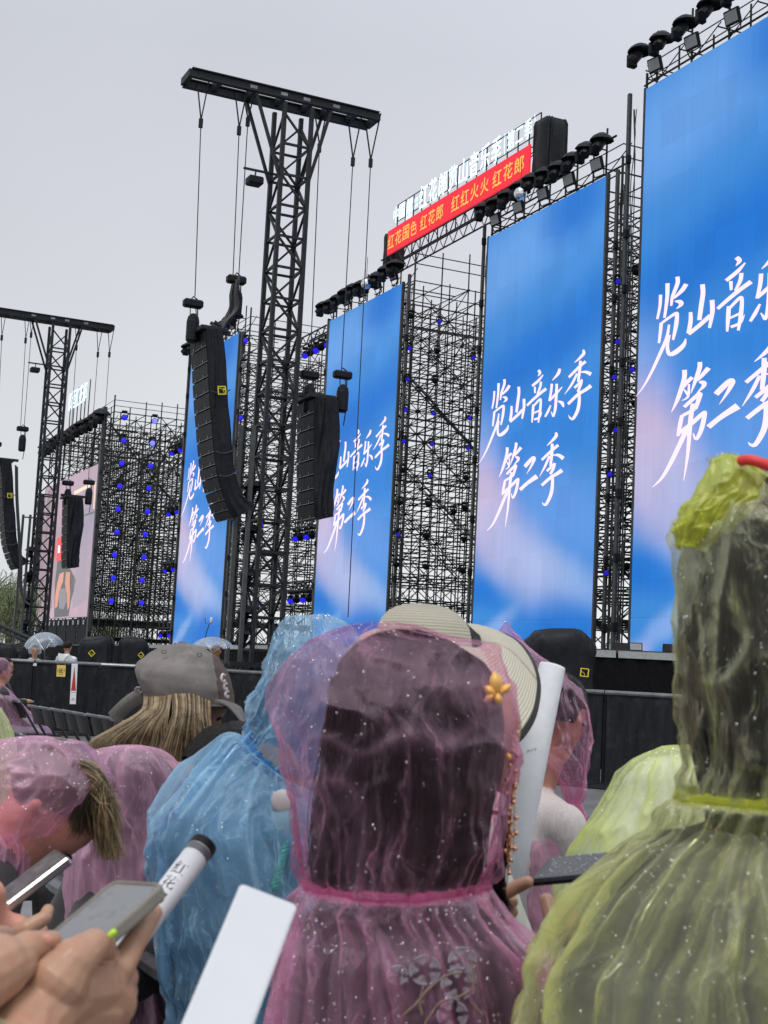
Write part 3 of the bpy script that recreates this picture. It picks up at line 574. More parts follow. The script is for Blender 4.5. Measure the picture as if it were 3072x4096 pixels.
for lb, s_, b_, h1, r in (("mast at the left edge of the screen behind the curved array", -34.62, .0, 18.2, .08), ("mast at the right edge of the screen behind the curved array", -25.85, .1, 17.0, .07), ("mast at the left edge of the middle blue screen", -14.3, .1, 15.2, .055),
      ("mast at the right edge of the middle blue screen", -6.45, .15, 15.3, .06), ("thin mast at the left edge of the fully lettered blue screen", -.5, .1, 15.6, .055), ("mast right beside the fully lettered blue screen", 7.45, .15, 15.1, .055), ("taller mast left of the screen at the right edge", 8.45, -.2, 17.0, .06),
      ("mast at the left edge of the far video screen", -74.2, 0, 13.0, .16), ("mast at the right edge of the far video screen", -54.4, 0, 17.4, .14)):
    mast(lb, s_, b_, h1, r)
# ================================================================== STAGE LAMPS
def lamp_parts(root, p, face, r, lensmat, lit):
    """moving head: base, yoke of two arms, drum head with its lens"""
    face = face / np.linalg.norm(face); side = np.cross(face, UP); side /= np.linalg.norm(side); up = np.cross(side, face)
    m = MB(); m.box(p + UP * r * 2.0, side * r * .95, np.cross(UP, side) * r * .8, UP * r * .35, r * .1); obj('base', m, MT['black'], root)
    m = MB(); m.lathe(p - face * r * 1.5, face, [(r * .55, 0), (r * .85, r * .3), (r * .95, r * 1.5), (r * 1.08, r * 1.6), (r * 1.08, r * 2.1)], 12, ref=up); obj('head', m, MT['black'], root, smooth=False)
    for s_ in (-1, 1):
        m = MB(); m.box(p + side * s_ * r * 1.2 + UP * r * .8, side * r * .12, np.cross(UP, side) * r * .35, UP * r * 1.0); obj('yoke_arm', m, MT['black'], root)
    m = MB(); m.lathe(p + face * r * .62, face, [(r * .92, 0), (r * .92, r * .03), (r * .6, r * .14), (0, r * .18)], 14, ref=up); obj('lens', m, lensmat, root)
def lamp(label, P, face, r, mat, group, lit=True):
    P = np.asarray(P, float); root = thing('stage_lamp', label, 'stage lamp', P - UP * 0, group); lamp_parts(root, P, np.asarray(face, float), r, mat, lit); return root
k63 = 900 / 1422
toCam = lambda P: (CAMP - P) / np.linalg.norm(CAMP - P)
colL = [(785,742),(780,888),(768,1032),(756,1176),(745,1320),(738,1465),(723,1610),(715,1756),(702,1902)]
colR = [(977,765),(962,905),(951,1048),(940,1190),(931,1336),(917,1480),(909,1624),(896,1768),(893,1914)]
for cname, colm in (('left', colL), ('right', colR)):
    for i, (zx, zy) in enumerate(colm):
        b_, h_ = on_side(zx * k63, 1200 + zy * k63, -53.0); P = stg(-53.0, b_, h_)
        hot = cname == 'right' and i < 2
        lamp(f"blue lit lamp, {ORD[i]} down in the {cname} column on the far left scaffold", P, D * .9 + toCam(P) * .9 - UP * .12, .20, MT['blue_hot' if hot else 'blue'], 'blue lamps on the far left scaffold side')
def lampset(pts, k, ox, oy, s_, r, where, grp, lit, down=.35):
    pts = sorted(pts, key=lambda q: q[1])
    for i, (zx, zy) in enumerate(pts):
        b_, h_ = on_side(ox + zx * k, oy + zy * k, s_); P = stg(s_, b_, h_)
        nm = 'blue lit lamp' if lit else 'unlit black lamp'
        lamp(f"{nm}, {ORD[i] if i < 16 else 'last'} highest on {where}", P, D * .8 + toCam(P) * .6 - UP * down, r, (MT['blue_dim'] if 'middle' in where or 'gap' in where else MT['blue']) if lit else MT['lens_grey'] if grp.startswith('grey') else MT['black'], grp)
k58 = 800 / 1361
lampset([(946,147),(745,325),(731,537),(719,745),(907,768),(705,957),(895,977),(883,1190),(668,1592),(1177,390),(1151,800),(1142,1003)], k58, 1200, 1200, -6.25, .09, 'the middle open lattice', 'blue lamps on the middle lattice', True, .75)
lampset([(755,108),(933,345),(918,550),(697,1158),(678,1378),(873,1390),(858,1605),(1045,1440),(1120,1415),(1115,1630),(855,1815),(655,1800),(1130,1210),(1105,1840)], k58, 1200, 1200, -6.25, .10, 'the middle open lattice', 'dark lamps on the middle lattice', False, .75)
k43 = 700 / 1630
lampset([(655,377),(610,1100),(585,1580),(858,1128),(553,2070),(803,2088),(580,1820),(517 * .9825, 2329 + 488 * .9825),(765 * .9825, 2329 + 503 * .9825)], k43, 700, 1200, -25.4, .13, 'the lattice behind the truss tower', 'blue lamps behind the truss tower', True, .2)
lampset([(638,612),(630,853),(600,1340),(528, 2560)], k43, 700, 1200, -25.4, .15, 'the lattice behind the truss tower', 'grey lamps behind the truss tower', False, .2)
k81 = 800 / 983
lampset([(762,398),(743,868),(750,1128),(722,1345),(703,1830),(760,695),(830,832)], k81, 1850, 800, 7.55, .085, 'the narrow gap left of the last screen', 'blue lamps in the narrow gap', True, .6)
lampset([(850,355),(845,1000),(830,1500),(812,1800)], k81, 1850, 800, 7.55, .09, 'the narrow gap left of the last screen', 'dark lamps in the narrow gap', False, .6)
# covered lamps in rows above the screens
def covered_lamp(label, P, r, grp):
    P = np.asarray(P, float); root = thing('covered_lamp', label, 'stage lamp', P, grp)
    rs = random.Random(label); tw = rs.uniform(-.5, .5)
    m = MB(); c = P + UP * r * 1.1
    m.lathe(c, UP + D * .3 * tw, [(0, r * .7), (r * .5, r * .62), (r * 1.15, r * .2), (r * 1.5, -r * .25), (r * 1.42, -r * .32), (r * .8, -r * .1)], 11); obj('rain_hood', m, MT['black_cloth'], root)
    m = MB(); ax = -UP * .8 - BK * .6 + D * tw
    m.lathe(c - UP * r * .3, ax, [(r * .45, 0), (r * .62, r * .3), (r * .66, r * 1.3), (r * .55, r * 1.6), (0, r * 1.62)], 10); obj('lamp_head', m, MT['black'], root)
    m = MB(); m.box(P - D * r * 1.55 + UP * r * .3, D * r * .38, BK * r * .6, UP * r * .8, r * .15); obj('ballast_box', m, MT['black'], root)
    return root
def lamp_row(where, s0, s1, h, n, r, b=-.25):
    for i in range(n):
        s_ = s0 + (s1 - s0) * (i + .2) / (n - .6)
        covered_lamp(f"black hooded lamp, {ORD[i]} from left above {where}", stg(s_, b, h + .06 * math.sin(i * 5)), r, 'hooded lamps above ' + where)
    m = MB(); m.tube([stg(s0 - .4, b + .2, h + .3), stg(s1 + .3, b + .2, h + .3)], .035, 6)
    for i in range(int((s1 - s0) / 1.6) + 1):
        q = s0 + .2 + i * 1.6; m.tube([stg(q, b + .62, h - 1.6), stg(q, b + .62, h + 1.0)], .034, 6); m.tube([stg(q, b + .65, h - .5), stg(q + .9, b + .9, h + .3)], .022, 4)
        m.tube([stg(q, b + .22, h - .3), stg(q + .2, b + 3.0, h - .35)], .024, 4)
    m.tube([stg(s0 - .4, b + .62, h - .45), stg(s1 + .3, b + .62, h - .45)], .03, 6); [m.tube([stg(s0 + .2 + 1.6 * i, b + .2, h + .3), stg(s0 + .2 + 1.6 * i, b + .62, h + .3)], .025, 5) for i in range(int((s1 - s0) / 1.6) + 1)]
    r_ = thing('lamp_rail', 'scaffold rail carrying hooded lamps above ' + where, 'rail', stg(s0, b, h), 'rails above the screens')
    obj('rail_tubes', m, MT['scaffold'], r_, kind='stuff')
lamp_row('the screen at the right edge', 8.75, 16.5, 17.85, 8, .25)
lamp_row('the fully lettered blue screen', -.1, 7.3, 15.75, 10, .25)
lamp_row('the middle blue screen', -14.3, -6.8, 15.42, 10, .26)
lamp_row('the screen behind the curved array', -34.5, -26.0, 17.5, 10, .29)
lamp_row('the far left video screen', -73.5, -54.0, 16.4, 14, .45)
def flood(label, P, grp):
    root = thing('flood_light', label, 'flood light', P, grp); fc = -BK * .8 - UP * .25 + D * .1; fc /= np.linalg.norm(fc); s_ = np.cross(fc, UP); s_ /= np.linalg.norm(s_); u_ = np.cross(s_, fc)
    m = MB(); m.box(P, s_ * .26, u_ * .2, fc * .05, .02); obj('housing', m, MT['black'], root)
    m = MB(); m.box(P + fc * .053, s_ * .21, u_ * .15, fc * .004); obj('glass', m, MT['lens_grey'], root)
    m = MB()
    for k in (-1, 1): m.bar(P + s_ * .24 * k - u_ * .2, P + s_ * .2 * k - u_ * .36, .03)
    m.bar(P - s_ * .2 - u_ * .36, P + s_ * .2 - u_ * .36, .03); obj('bracket', m, MT['black_steel'], root)
for where, s0, s1, h, n in (('the screen at the right edge', 9.5, 16.2, 17.5, 5), ('the fully lettered blue screen', .6, 6.7, 15.45, 5), ('the middle blue screen', -13.5, -7.4, 15.45, 5), ('the screen behind the curved array', -33.6, -27, 17.5, 5)):
    for i in range(n): flood(f"grey flood light, {ORD[i]} from left atop {where}", stg(s0 + (s1 - s0) * i / (n - 1), -.1, h), 'flood lights on ' + where)
# horizontal lamp bars fixed to the left sides of two screens
def lamp_bar(label, pts, s_edge, where, n=6):
    (x0, y0), (x1, y1) = pts; s1_, h1_ = on_plane(x1, y1, .3); s0_, h0_ = on_plane(x0, y0, .3)
    h = (h0_ + h1_) / 2
    root = thing('lamp_bar', label, 'lighting truss', stg((s0_ + s1_) / 2, .3, h), 'lamp bars beside the screens')
    m = MB(); hh = .42
    for db in (0, .5):
        for dz in (0, hh): m.tube([stg(s0_, .3 + db, h + dz), stg(s1_, .3 + db, h + dz)], .04, 5)
    for i in range(int(abs(s1_ - s0_) / .45)):
        a = s0_ + i * .45; q = i % 2
        for db in (0, .5): m.tube([stg(a, .3 + db, h + q * hh), stg(a + .45, .3 + db, h + (1 - q) * hh)], .03, 4)
    obj('truss', m, MT['black_steel'], root, kind='stuff')
    for i in range(n):
        a = s0_ + (s1_ - s0_) * (i + .5) / n; P = stg(a, .5, h - .35)
        lamp(f"small lamp, {ORD[i]} from left, {where}", P, D * .7 - UP * .7 - BK * .3, .15, MT['blue'] if i % 2 == 0 else MT['black'], 'lamps under the ' + where)
for pts, wh in ((((668, 1800), (752, 1745)), 'top lamp bar by the screen behind the curved array'), (((655, 2040), (740, 2000)), 'second lamp bar by the screen behind the curved array'), (((640, 2275), (725, 2225)), 'third lamp bar by the screen behind the curved array'), (((622, 2525), (712, 2500)), 'lowest lamp bar by the screen behind the curved array'),
      (((1195, 1400), (1305, 1330)), 'top lamp bar left of the middle blue screen'), (((1155, 2135), (1270, 2085)), 'second lamp bar left of the middle blue screen'), (((1135, 2380), (1262, 2345)), 'lowest lamp bar left of the middle blue screen')):
    lamp_bar('black ' + wh, pts, 0, wh, 5)
# mirror balls
for x, y, lb in ((2082, 775, 'mirror ball hanging under the red banner'), (1465, 1135, 'mirror ball hanging above the middle blue screen')):
    s_, h_ = on_plane(x, y, -.6); P = stg(s_, -.6, h_); o = thing('mirror_ball', lb, 'mirror ball', P, 'mirror balls')
    m = MB(); m.ball(P, .215, 20, 12); obj('ball', m, MT['mirror'], o); m = MB(); m.tube([P + UP * .2, P + UP * 1.1], .012, 5); obj('hanger', m, MT['cable'], o)
# ================================================================== SIGNS ABOVE THE STAGE
def text_mesh(body, size=1.0, bold=.02):
    c = bpy.data.curves.new('lettering', 'FONT'); c.body = body; c.size = size; c.offset = bold; c.resolution_u = 3
    o = bpy.data.objects.new('lettering', c); COL.objects.link(o)
    dg = bpy.context.evaluated_depsgraph_get(); me = bpy.data.meshes.new_from_object(o.evaluated_get(dg))
    V = np.zeros(len(me.vertices) * 3); me.vertices.foreach_get('co', V); V = V.reshape(-1, 3); F = [tuple(p.vertices) for p in me.polygons]
    bpy.data.objects.remove(o); bpy.data.curves.remove(c); bpy.data.meshes.remove(me); return V, F
def letters_on(root, name, runs, mat, place, bold=.02):
    """runs: (text, u0, u1, v0, v1) in the sign's own metres; each character its own part"""
    for body, u0, u1, v0, v1 in runs:
        k = len(body); cw = (u1 - u0) / k
        for i, ch in enumerate(body):
            V, F = text_mesh(ch, 1.0, bold)
            if not len(V): continue
            lo, hi = V.min(0), V.max(0); wd = max(hi[0] - lo[0], 1e-3)
            nar = min(1.0, (wd / .9)) if ch in '中()（）' else 1.0
            uu = u0 + cw * (i + .5) + (V[:, 0] - (lo[0] + hi[0]) / 2) / wd * cw * .84 * nar
            vv = v0 + (V[:, 1] - lo[1]) / (hi[1] - lo[1]) * (v1 - v0)
            if ch == '二': vv = v0 + (v1 - v0) * (.12 + .76 * (V[:, 1] - lo[1]) / (hi[1] - lo[1]))
            m = MB(); m.add([place(a, b) for a, b in zip(uu, vv)], F); obj(name, m, mat, root)
bs0, bs1 = on_plane(1549, 985, .35)[0], on_plane(2118, 630, .35)[0]; bh0, bh1 = on_plane(1830, 858, .35)[1], on_plane(1835, 752, .35)[1]; print('BAN', bs0, bs1, bh0, bh1)
ban = thing('red_banner', 'long red banner with yellow Chinese lettering above the middle of the stage', 'banner', stg(bs0, .35, bh0))
m = MB(); m.box(stg((bs0 + bs1) / 2, .38, (bh0 + bh1) / 2), D * (bs1 - bs0) / 2, BK * .03, UP * (bh1 - bh0) / 2); obj('cloth', m, emit('red_led_cloth', lin((232, 28, 48)), .86, (.4, .02, .03), .7), ban)
def bpx(x): return on_plane(1500 + x * 700 / 1659, 440 + (1190 - (x - 120) * .64) * 700 / 1659, .35)[0]
YL = emit('banner_letter', lin((255, 158, 60)), .9, (.6, .3, .05))
pb = lambda a, b: stg(a, .335, b)
v0, v1 = bh0 + .2, bh1 - .22
letters_on(ban, 'letter', [('红花国色', bpx(125), bpx(410), v0, v1), ('红花郎', bpx(432), bpx(660), v0, v1), ('红红火火', bpx(725), bpx(1095), v0, v1), ('红花郎', bpx(1115), bpx(1430), v0, v1)], YL, pb, .012)
sg = thing('letter_sign', 'white glowing Chinese letters on a frame above the red banner', 'sign', stg(bs0, .6, bh1))
WHL = emit('white_led_letter', lin((190, 230, 255)), 1.9, (.25, .27, .3))
ps = lambda a, b: stg(a, .55, b)
lh0 = bh1 + .25
letters_on(sg, 'letter', [('中国', bpx(118), bpx(235), lh0 + .1, lh0 + .75), ('郎', bpx(240), bpx(310), lh0 - .15, lh0 + .78), ('红花郎览山音乐季', bpx(362), bpx(1150), lh0, lh0 + .95), ('(', bpx(1155), bpx(1190), lh0 + .1, lh0 + .9), ('第二季', bpx(1190), bpx(1440), lh0 + .15, lh0 + .85), (')', bpx(1440), bpx(1475), lh0 + .1, lh0 + .9)], WHL, ps, .008)
letters_on(sg, 'small_letter', [('红花郎', bpx(316), bpx(358), lh0 + .42, lh0 + .62), ('红花郎', bpx(316), bpx(358), lh0 + .18, lh0 + .36)], WHL, ps, .0)
m = MB()
for i in range(16):
    s_ = bs0 + (bs1 - bs0) * i / 15; m.tube([stg(s_, .75, bh0 - .3), stg(s_, .75, bh1 + 1.2)], .025, 4); m.tube([stg(s_, .75, bh1 - .2), stg(s_ + .3, 1.5, bh1 + .6)], .02, 4)
for h in (bh1 + .15, bh1 + .5, bh1 + 1.2): m.tube([stg(bs0, .75, h), stg(bs1, .75, h)], .025, 4)
obj('frame_tubes', m, MT['scaffold'], sg, kind='stuff')
m = MB(); z0 = bh0 - .62
for db in (.3, .9):
    for dz in (0, .5): m.tube([stg(bs0 - .4, db, z0 + dz), stg(bs1 + .4, db, z0 + dz)], .035, 5)
for i in range(28):
    a = bs0 + (bs1 - bs0) * i / 28; q = i % 2
    for db in (.3, .9): m.tube([stg(a, db, z0 + q * .5), stg(a + .39, db, z0 + .5 - q * .5)], .022, 4)
tr = thing('bridge_truss', 'black lattice truss bridging the stage centre under the red banner', 'lighting truss', stg(bs0, .3, z0)); obj('truss', m, MT['black_steel'], tr, kind='stuff')
def drape(label, s0, s1, h0, h1, b):
    root = thing('black_drape', label, 'cover', stg(s0, b, h0), 'black drapes beside the banner'); m = MB()
    th = np.linspace(0, 2 * math.pi, 49)[:-1]; hs = np.linspace(h0, h1, 12); P = []
    for h in hs:
        k = 1.0 - .10 * max(0, (h - h1 + .12) / .12)
        rr = (1 + .09 * np.sin(th * 11 + perlin(th * 2, h, 3) * 3)) * k
        P.append([stg((s0 + s1) / 2 + (s1 - s0) / 2 * r * np.sign(math.cos(t)) * abs(math.cos(t)) ** .25, b + .36 * r * np.sign(math.sin(t)) * abs(math.sin(t)) ** .25, h - (.16 * (1 + math.cos(t)) * .5 if h > h1 - .2 else 0)) for t, r in zip(th, rr)])
    m.grid(np.array(P), True); n0 = m.n - 48; m.f.append(list(range(n0, n0 + 48))); m.m.append(0); obj('cloth', m, MT['black_cloth'], root, smooth=True)
drape('black wrapped loudspeaker tower at the right end of the red banner', bs1 + .1, bs1 + 1.15, bh0 - .3, bh1 + .78, .75)
drape('black wrapped post at the left end of the red banner', bs0 - .55, bs0 - .05, bh0 - .5, bh1 + .1, .8)
# far left small letter sign
fs = thing('letter_sign', 'small white letter sign on top of the far left scaffold', 'sign', stg(-66, -.3, 17.9))
def fpx(x): return on_plane(x * k63, 1200 + (800 - (x - 420) * 1.25) * k63, -.3)[0]
letters_on(fs, 'letter', [('郎酒红花郎', fpx(420), fpx(545), 18.6, 20.1)], WHL, lambda a, b: stg(a, -.3, b), .008)
m = MB(); [m.tube([stg(s_, -.1, 17), stg(s_, -.1, 20.2)], .04, 4) for s_ in np.linspace(fpx(420), fpx(545), 6)]; obj('frame_tubes', m, MT['scaffold'], fs, kind='stuff')
# black panels below the far left screen
sk = thing('black_hoarding', 'black panelled hoarding under the far left video screen', 'hoarding', stg(-73, 0, 0))
for i in range(11):
    a = -73 + 17.8 * i / 11; m = MB(); m.box(stg(a + .8, .05 + .04 * (i % 2), 1.25), D * .76, BK * .03, UP * 1.33); obj('panel', m, MT['barrier'], sk)
    m = MB(); m.box(stg(a + .8, -.03, 2.3), D * .18, BK * .02, UP * .16); obj('lamp_spot', m, MT['lens_grey'], sk)
# ================================================================== TRUSS TOWERS WITH LOUDSPEAKERS
OT1 = at(1128, 1200, 33.0); OT1[2] = 0
def tpl(x, y, s=0.0):
    q = ray(x, y); O = OT1 + D * s; t = ((O - CAMP) @ D) / (q @ D); P = CAMP + q * t - OT1
    return P @ BK, P[2]
OT2 = at(214, 1640, 57.0); OT2[2] = 0
ztop = tpl(1117, 415)[1]
def capsule_motor(O, b, z, lab):
    root = thing('chain_hoist', lab, 'chain hoist', O + BK * b + UP * z, 'chain hoists above the speaker arrays')
    P = O + BK * b
    m = MB(); m.box(P + UP * (z + .32), D * .11, BK * .24, UP * .10, .04); obj('motor_body', m, MT['black'], root)
    m = MB(); m.tube([P + BK * -.05 + UP * (z + .42), P + UP * (z + .5), P + BK * .12 + UP * (z + .42)], .018, 5); obj('handle', m, MT['black_steel'], root)
    m = MB(); c = P + BK * .03
    m.lathe(c + UP * (z - .62), UP, [(.11, 0), (.15, .05), (.155, .5), (.13, .62), (.05, .70)], 12); obj('chain_bag', m, MT['black_cloth'], root)
    m = MB()
    for q in (-.08, .08): m.tube([c + BK * q + UP * z, P + BK * q * .8 + UP * (z + .3)], .012, 4)
    m.tube([P + BK * .12 + UP * (z + .25), P + BK * .16 + UP * (z - .4), P + BK * .1 + UP * (z - .95)], .016, 5); obj('chain', m, MT['cable'], root)
def pa_tower(O, which, mirror=False):
    root = thing('truss_tower', which, 'truss tower', O, 'truss towers hanging the speaker arrays')
    a = .36; bay = .775; nb = int((ztop - .4) / bay)
    corners = [(-a, -a), (a, -a), (a, a), (-a, a)]
    C = lambda k, z: O + D * corners[k % 4][0] + BK * corners[k % 4][1] + UP * z
    for k in range(4):
        m = MB(); m.bar(C(k, .1), C(k, ztop - .1), .10, .10, D); obj('chord', m, MT['black_steel'], root)
    for i in range(nb):
        z = ztop - .35 - (i + 1) * bay
        for k in range(4):
            m = MB(); m.bar(C(k, z), C(k + 1, z), .055, .055, UP); obj('cross_bar', m, MT['black_steel'], root)
            m = MB(); q = (i + (k % 2)) % 2; m.bar(C(k + q, z), C(k + 1 - q, z + bay), .05, .05, UP); obj('diagonal', m, MT['black_steel'], root)
    bl, br_ = tpl(748, 335)[0], tpl(1492, 480)[0]
    for s_ in (-.34, .34):
        m = MB(); c = O + D * s_ + BK * (bl + br_) / 2 + UP * (ztop + .12); hl = (br_ - bl) / 2
        m.box(c + UP * .10, D * .075, BK * hl, UP * .014); m.box(c - UP * .10, D * .075, BK * hl, UP * .014); m.box(c, D * .012, BK * hl, UP * .088)
        obj('top_beam', m, MT['black_steel'], root)
        for q in (-.9, -.1, .5, 1.3):
            m = MB(); m.box(c + BK * q + D * .014 * (1 if s_ > 0 else -1), D * .006, BK * .09, UP * .04); obj('beam_plate', m, MT['rail'], root)
    for b in (bl, bl + .75, bl + 1.65, -.36, .36, br_ - 1.3, br_ - .6, br_):
        m = MB(); m.bar(O + BK * b + D * -.34 + UP * (ztop + .12), O + BK * b + D * .34 + UP * (ztop + .12), .12, .18); obj('cross_beam', m, MT['black_steel'], root)
    for s_ in (-.34, .34):
        for bq, sg_ in ((bl + 1.65, -1), (br_ - 1.3, 1)):
            m = MB(); m.bar(O + BK * bq + D * s_ + UP * ztop, O + BK * (.36 * sg_) + D * s_ + UP * (ztop - 2.05), .07); obj('knee_brace', m, MT['black_steel'], root)
    # posts, base frame, outriggers
    for b, s_ in ((-.95, .3), (-.70, .5)):
        m = MB(); m.box(O + BK * b + D * s_ + UP * 4.0, D * .045, BK * .045, UP * 3.0); obj('side_post', m, MT['mast'], root)
    for z in (1.15, 3.0, 5.0, 6.9):
        m = MB(); m.bar(O + BK * -.95 + D * .3 + UP * z, O + BK * -.36 + D * .36 + UP * z, .05); obj('post_bracket', m, MT['black_steel'], root)
    for sx in (-1, 1):
        m = MB(); m.box(O + D * .5 * sx + UP * 1.35, D * .06, BK * .95, UP * .06); obj('base_beam', m, MT['black_steel'], root)
        m = MB(); m.box(O + BK * .6 * sx + UP * 1.22, D * .7, BK * .05, UP * .05); obj('base_beam', m, MT['black_steel'], root)
        for sy in (-1, 1):
            m = MB(); m.bar(O + D * .5 * sx + BK * .75 * sy + UP * 1.3, O + D * 1.0 * sx + BK * 1.5 * sy + UP * .05, .10); obj('outrigger', m, MT['black_steel'], root)
            m = MB(); m.bar(O + D * .36 * sx + BK * .36 * sy + UP * .9, O + D * .9 * sx + BK * 1.35 * sy + UP * .05, .07); obj('outrigger', m, MT['black_steel'], root)
            m = MB(); m.box(O + D * 1.0 * sx + BK * 1.5 * sy + UP * .03, D * .16, BK * .16, UP * .03); obj('foot_plate', m, MT['black_steel'], root)
    return bl, br_
TWN = ('tall truss tower with a T shaped top beam left of the red banner', 'truss tower with a T shaped top beam at the far left, before the video screen')
B_L, B_R = pa_tower(OT1, TWN[0]); pa_tower(OT2, TWN[1])
ARR1 = [(823,1318),(827,1383),(832,1446),(834,1505),(838,1566),(842,1630),(848,1687),(852,1750),(858,1808),(863,1858),(871,1904),(886,1958),(900,2000),(915,2040),(935,2075)]
ARR2 = [(1258,1590),(1258,1650),(1257,1711),(1257,1774),(1256,1836),(1256,1898),(1256,1955),(1257,2012),(1262,2072)]
def array(O, name, label, pts, W, depth, tail, nrow_logo, fold):
    BH = np.array([tpl(x, y, W / 2) for x, y in pts]); n = len(BH)
    root = thing('speaker_array', label, 'speaker array', O + BK * BH[0, 0] + UP * BH[0, 1], 'hanging loudspeaker arrays')
    T = np.gradient(BH, axis=0); T /= np.linalg.norm(T, axis=1)[:, None]; Nn = np.stack([-T[:, 1], T[:, 0]], 1)    # into the box
    Nn *= np.sign(Nn[:, :1] + 1e-9)
    W3 = lambda s, p: O + D * s + BK * p[0] + UP * p[1]
    for k in range(n - 1):
        a, b = BH[k], BH[k + 1]; mid = (a + b) / 2; t = (b - a); Lk = np.linalg.norm(t); t = t / Lk; nn = np.array([-t[1], t[0]]); nn *= np.sign(nn[0] + 1e-9)
        t3 = BK * t[0] + UP * t[1]; n3 = BK * nn[0] + UP * nn[1]; c = O + BK * mid[0] + UP * mid[1]
        m = MB(); m.box(c + n3 * depth * .5, D * W / 2, n3 * depth * .5, t3 * (Lk / 2 - .008), .015); cab = obj('cabinet', m, MT['dark_metal'], root)
        m = MB()
        for sg_ in (-1, 1): m.box(c - n3 * .008 + D * W * .25 * sg_, D * (W * .245), n3 * .008, t3 * (Lk / 2 - .03))
        obj('front_grille', m, MT['grille'], cab)
        m = MB(); m.box(c - n3 * .012 + t3 * (Lk / 2 - .015), D * W * .49, n3 * .006, t3 * .006)
        for sg_ in (-.25, .25): m.box(c - n3 * .02 + t3 * (Lk / 2 - .05) + D * W * sg_, D * .012, n3 * .012, t3 * .035)
        obj('edge_trim', m, MT['rail'], cab)
    # top frame
    m = MB(); m.box(W3(0, BH[0] + (.22, .06)), D * W * .52, BK * .34, UP * .05, .01); m.box(W3(0, BH[0] + (.3, .14)), D * .06, BK * .5, UP * .05); obj('top_frame', m, MT['black_steel'], root)
    # rain cover on the near side, round the back
    nv = (n - 1) * 5 + 1; vi = np.linspace(0, n - 1, nv); i0 = np.minimum(vi.astype(int), n - 2); f = (vi - i0)[:, None]
    Q = BH[i0] * (1 - f) + BH[i0 + 1] * f; NQ = Nn[i0] * (1 - f) + Nn[i0 + 1] * f
    us = np.linspace(0, 1, 30); P = []
    for r, (q, nn) in enumerate(zip(Q, NQ)):
        v = r / (nv - 1); dep = depth * (1.0 + tail(v)); row = []
        for u in us:
            if u < .62: du = u / .62 * dep; ss = W / 2 + .03 + .05 * math.sin(min(1, u * 6) * 1.57)
            else: du = dep + .02; ss = W / 2 + .05 - (u - .62) / .38 * W * .9
            fo = fold * (float(ridged(u * 4.5 + v * 1.1, v * .9, 4.1 + W, 1.6)) - .4) * (1 - .75 * u) + fold * .22 * float(perlin(u * 12, v * 5, 1.3))
            row.append(W3(ss + (fo if u < .62 else 0), q + nn * (du + (fo if u >= .62 else 0))))
        P.append(row)
    m = MB(); m.grid(np.array(P)); cov = obj('rain_cover', m, MT['black_cloth'], root, smooth=True)
    if nrow_logo:
        q = BH[nrow_logo]; nn = Nn[nrow_logo]; n3 = BK * nn[0] + UP * nn[1]; t3 = BK * T[nrow_logo][0] + UP * T[nrow_logo][1]
        c = O + D * (W / 2 + .17) + BK * q[0] + UP * q[1] + n3 * depth * .62; h = .09
        m = MB()
        for sg_ in (-1, 1): m.box(c + n3 * h * sg_, D * .004, n3 * .012, t3 * (h + .012)); m.box(c + t3 * h * sg_, D * .004, n3 * (h - .012), t3 * .012)
        m.box(c + t3 * -.03 + n3 * .055, D * .003, n3 * .02, t3 * .02)
        arc = [c - n3 * h * .8 - t3 * h * .55 + (n3 * math.sin(a_) + t3 * (1 - math.cos(a_))) * h * 1.4 for a_ in np.linspace(0, 1.5, 8)]
        m.tube(arc, .008, 4); obj('logo_print', m, MT['yellow_logo'], cov)
        for kk in (4, 8, 10):
            if kk < n:
                q2 = BH[kk]; nn2 = BK * Nn[kk][0] + UP * Nn[kk][1]
                m = MB(); m.tube([O + D * (W / 2 + .10 + .03 * math.sin(3 * u)) + BK * q2[0] + UP * (q2[1] - .06 * math.sin(u * 3)) + nn2 * depth * u for u in np.linspace(-.02, 1.2, 9)], .014, 5); obj('strap', m, MT['cable'], cov)
tail1 = lambda v: .05 * math.sin(v * 7) + (.55 * max(0, v - .86) / .14)
tail2 = lambda v: .25 - .25 * v + .12 * math.sin(v * 5)
array(OT1, 'a', 'long curved speaker array with black cover and yellow logo, before the left blue screen', ARR1, 1.2, .40, tail1, 4, .07)
array(OT1, 'b', 'short straight speaker array with wrinkled black cover, between tower and middle blue screen', ARR2, 1.1, .48, tail2, 0, .13)
array(OT2, 'a', 'curved speaker array with a yellow logo cut by the left edge', ARR1, 1.2, .40, tail1, 4, .07)
array(OT2, 'b', 'short speaker array with wrinkled cover hanging before the far left video screen', ARR2, 1.1, .48, tail2, 0, .13)
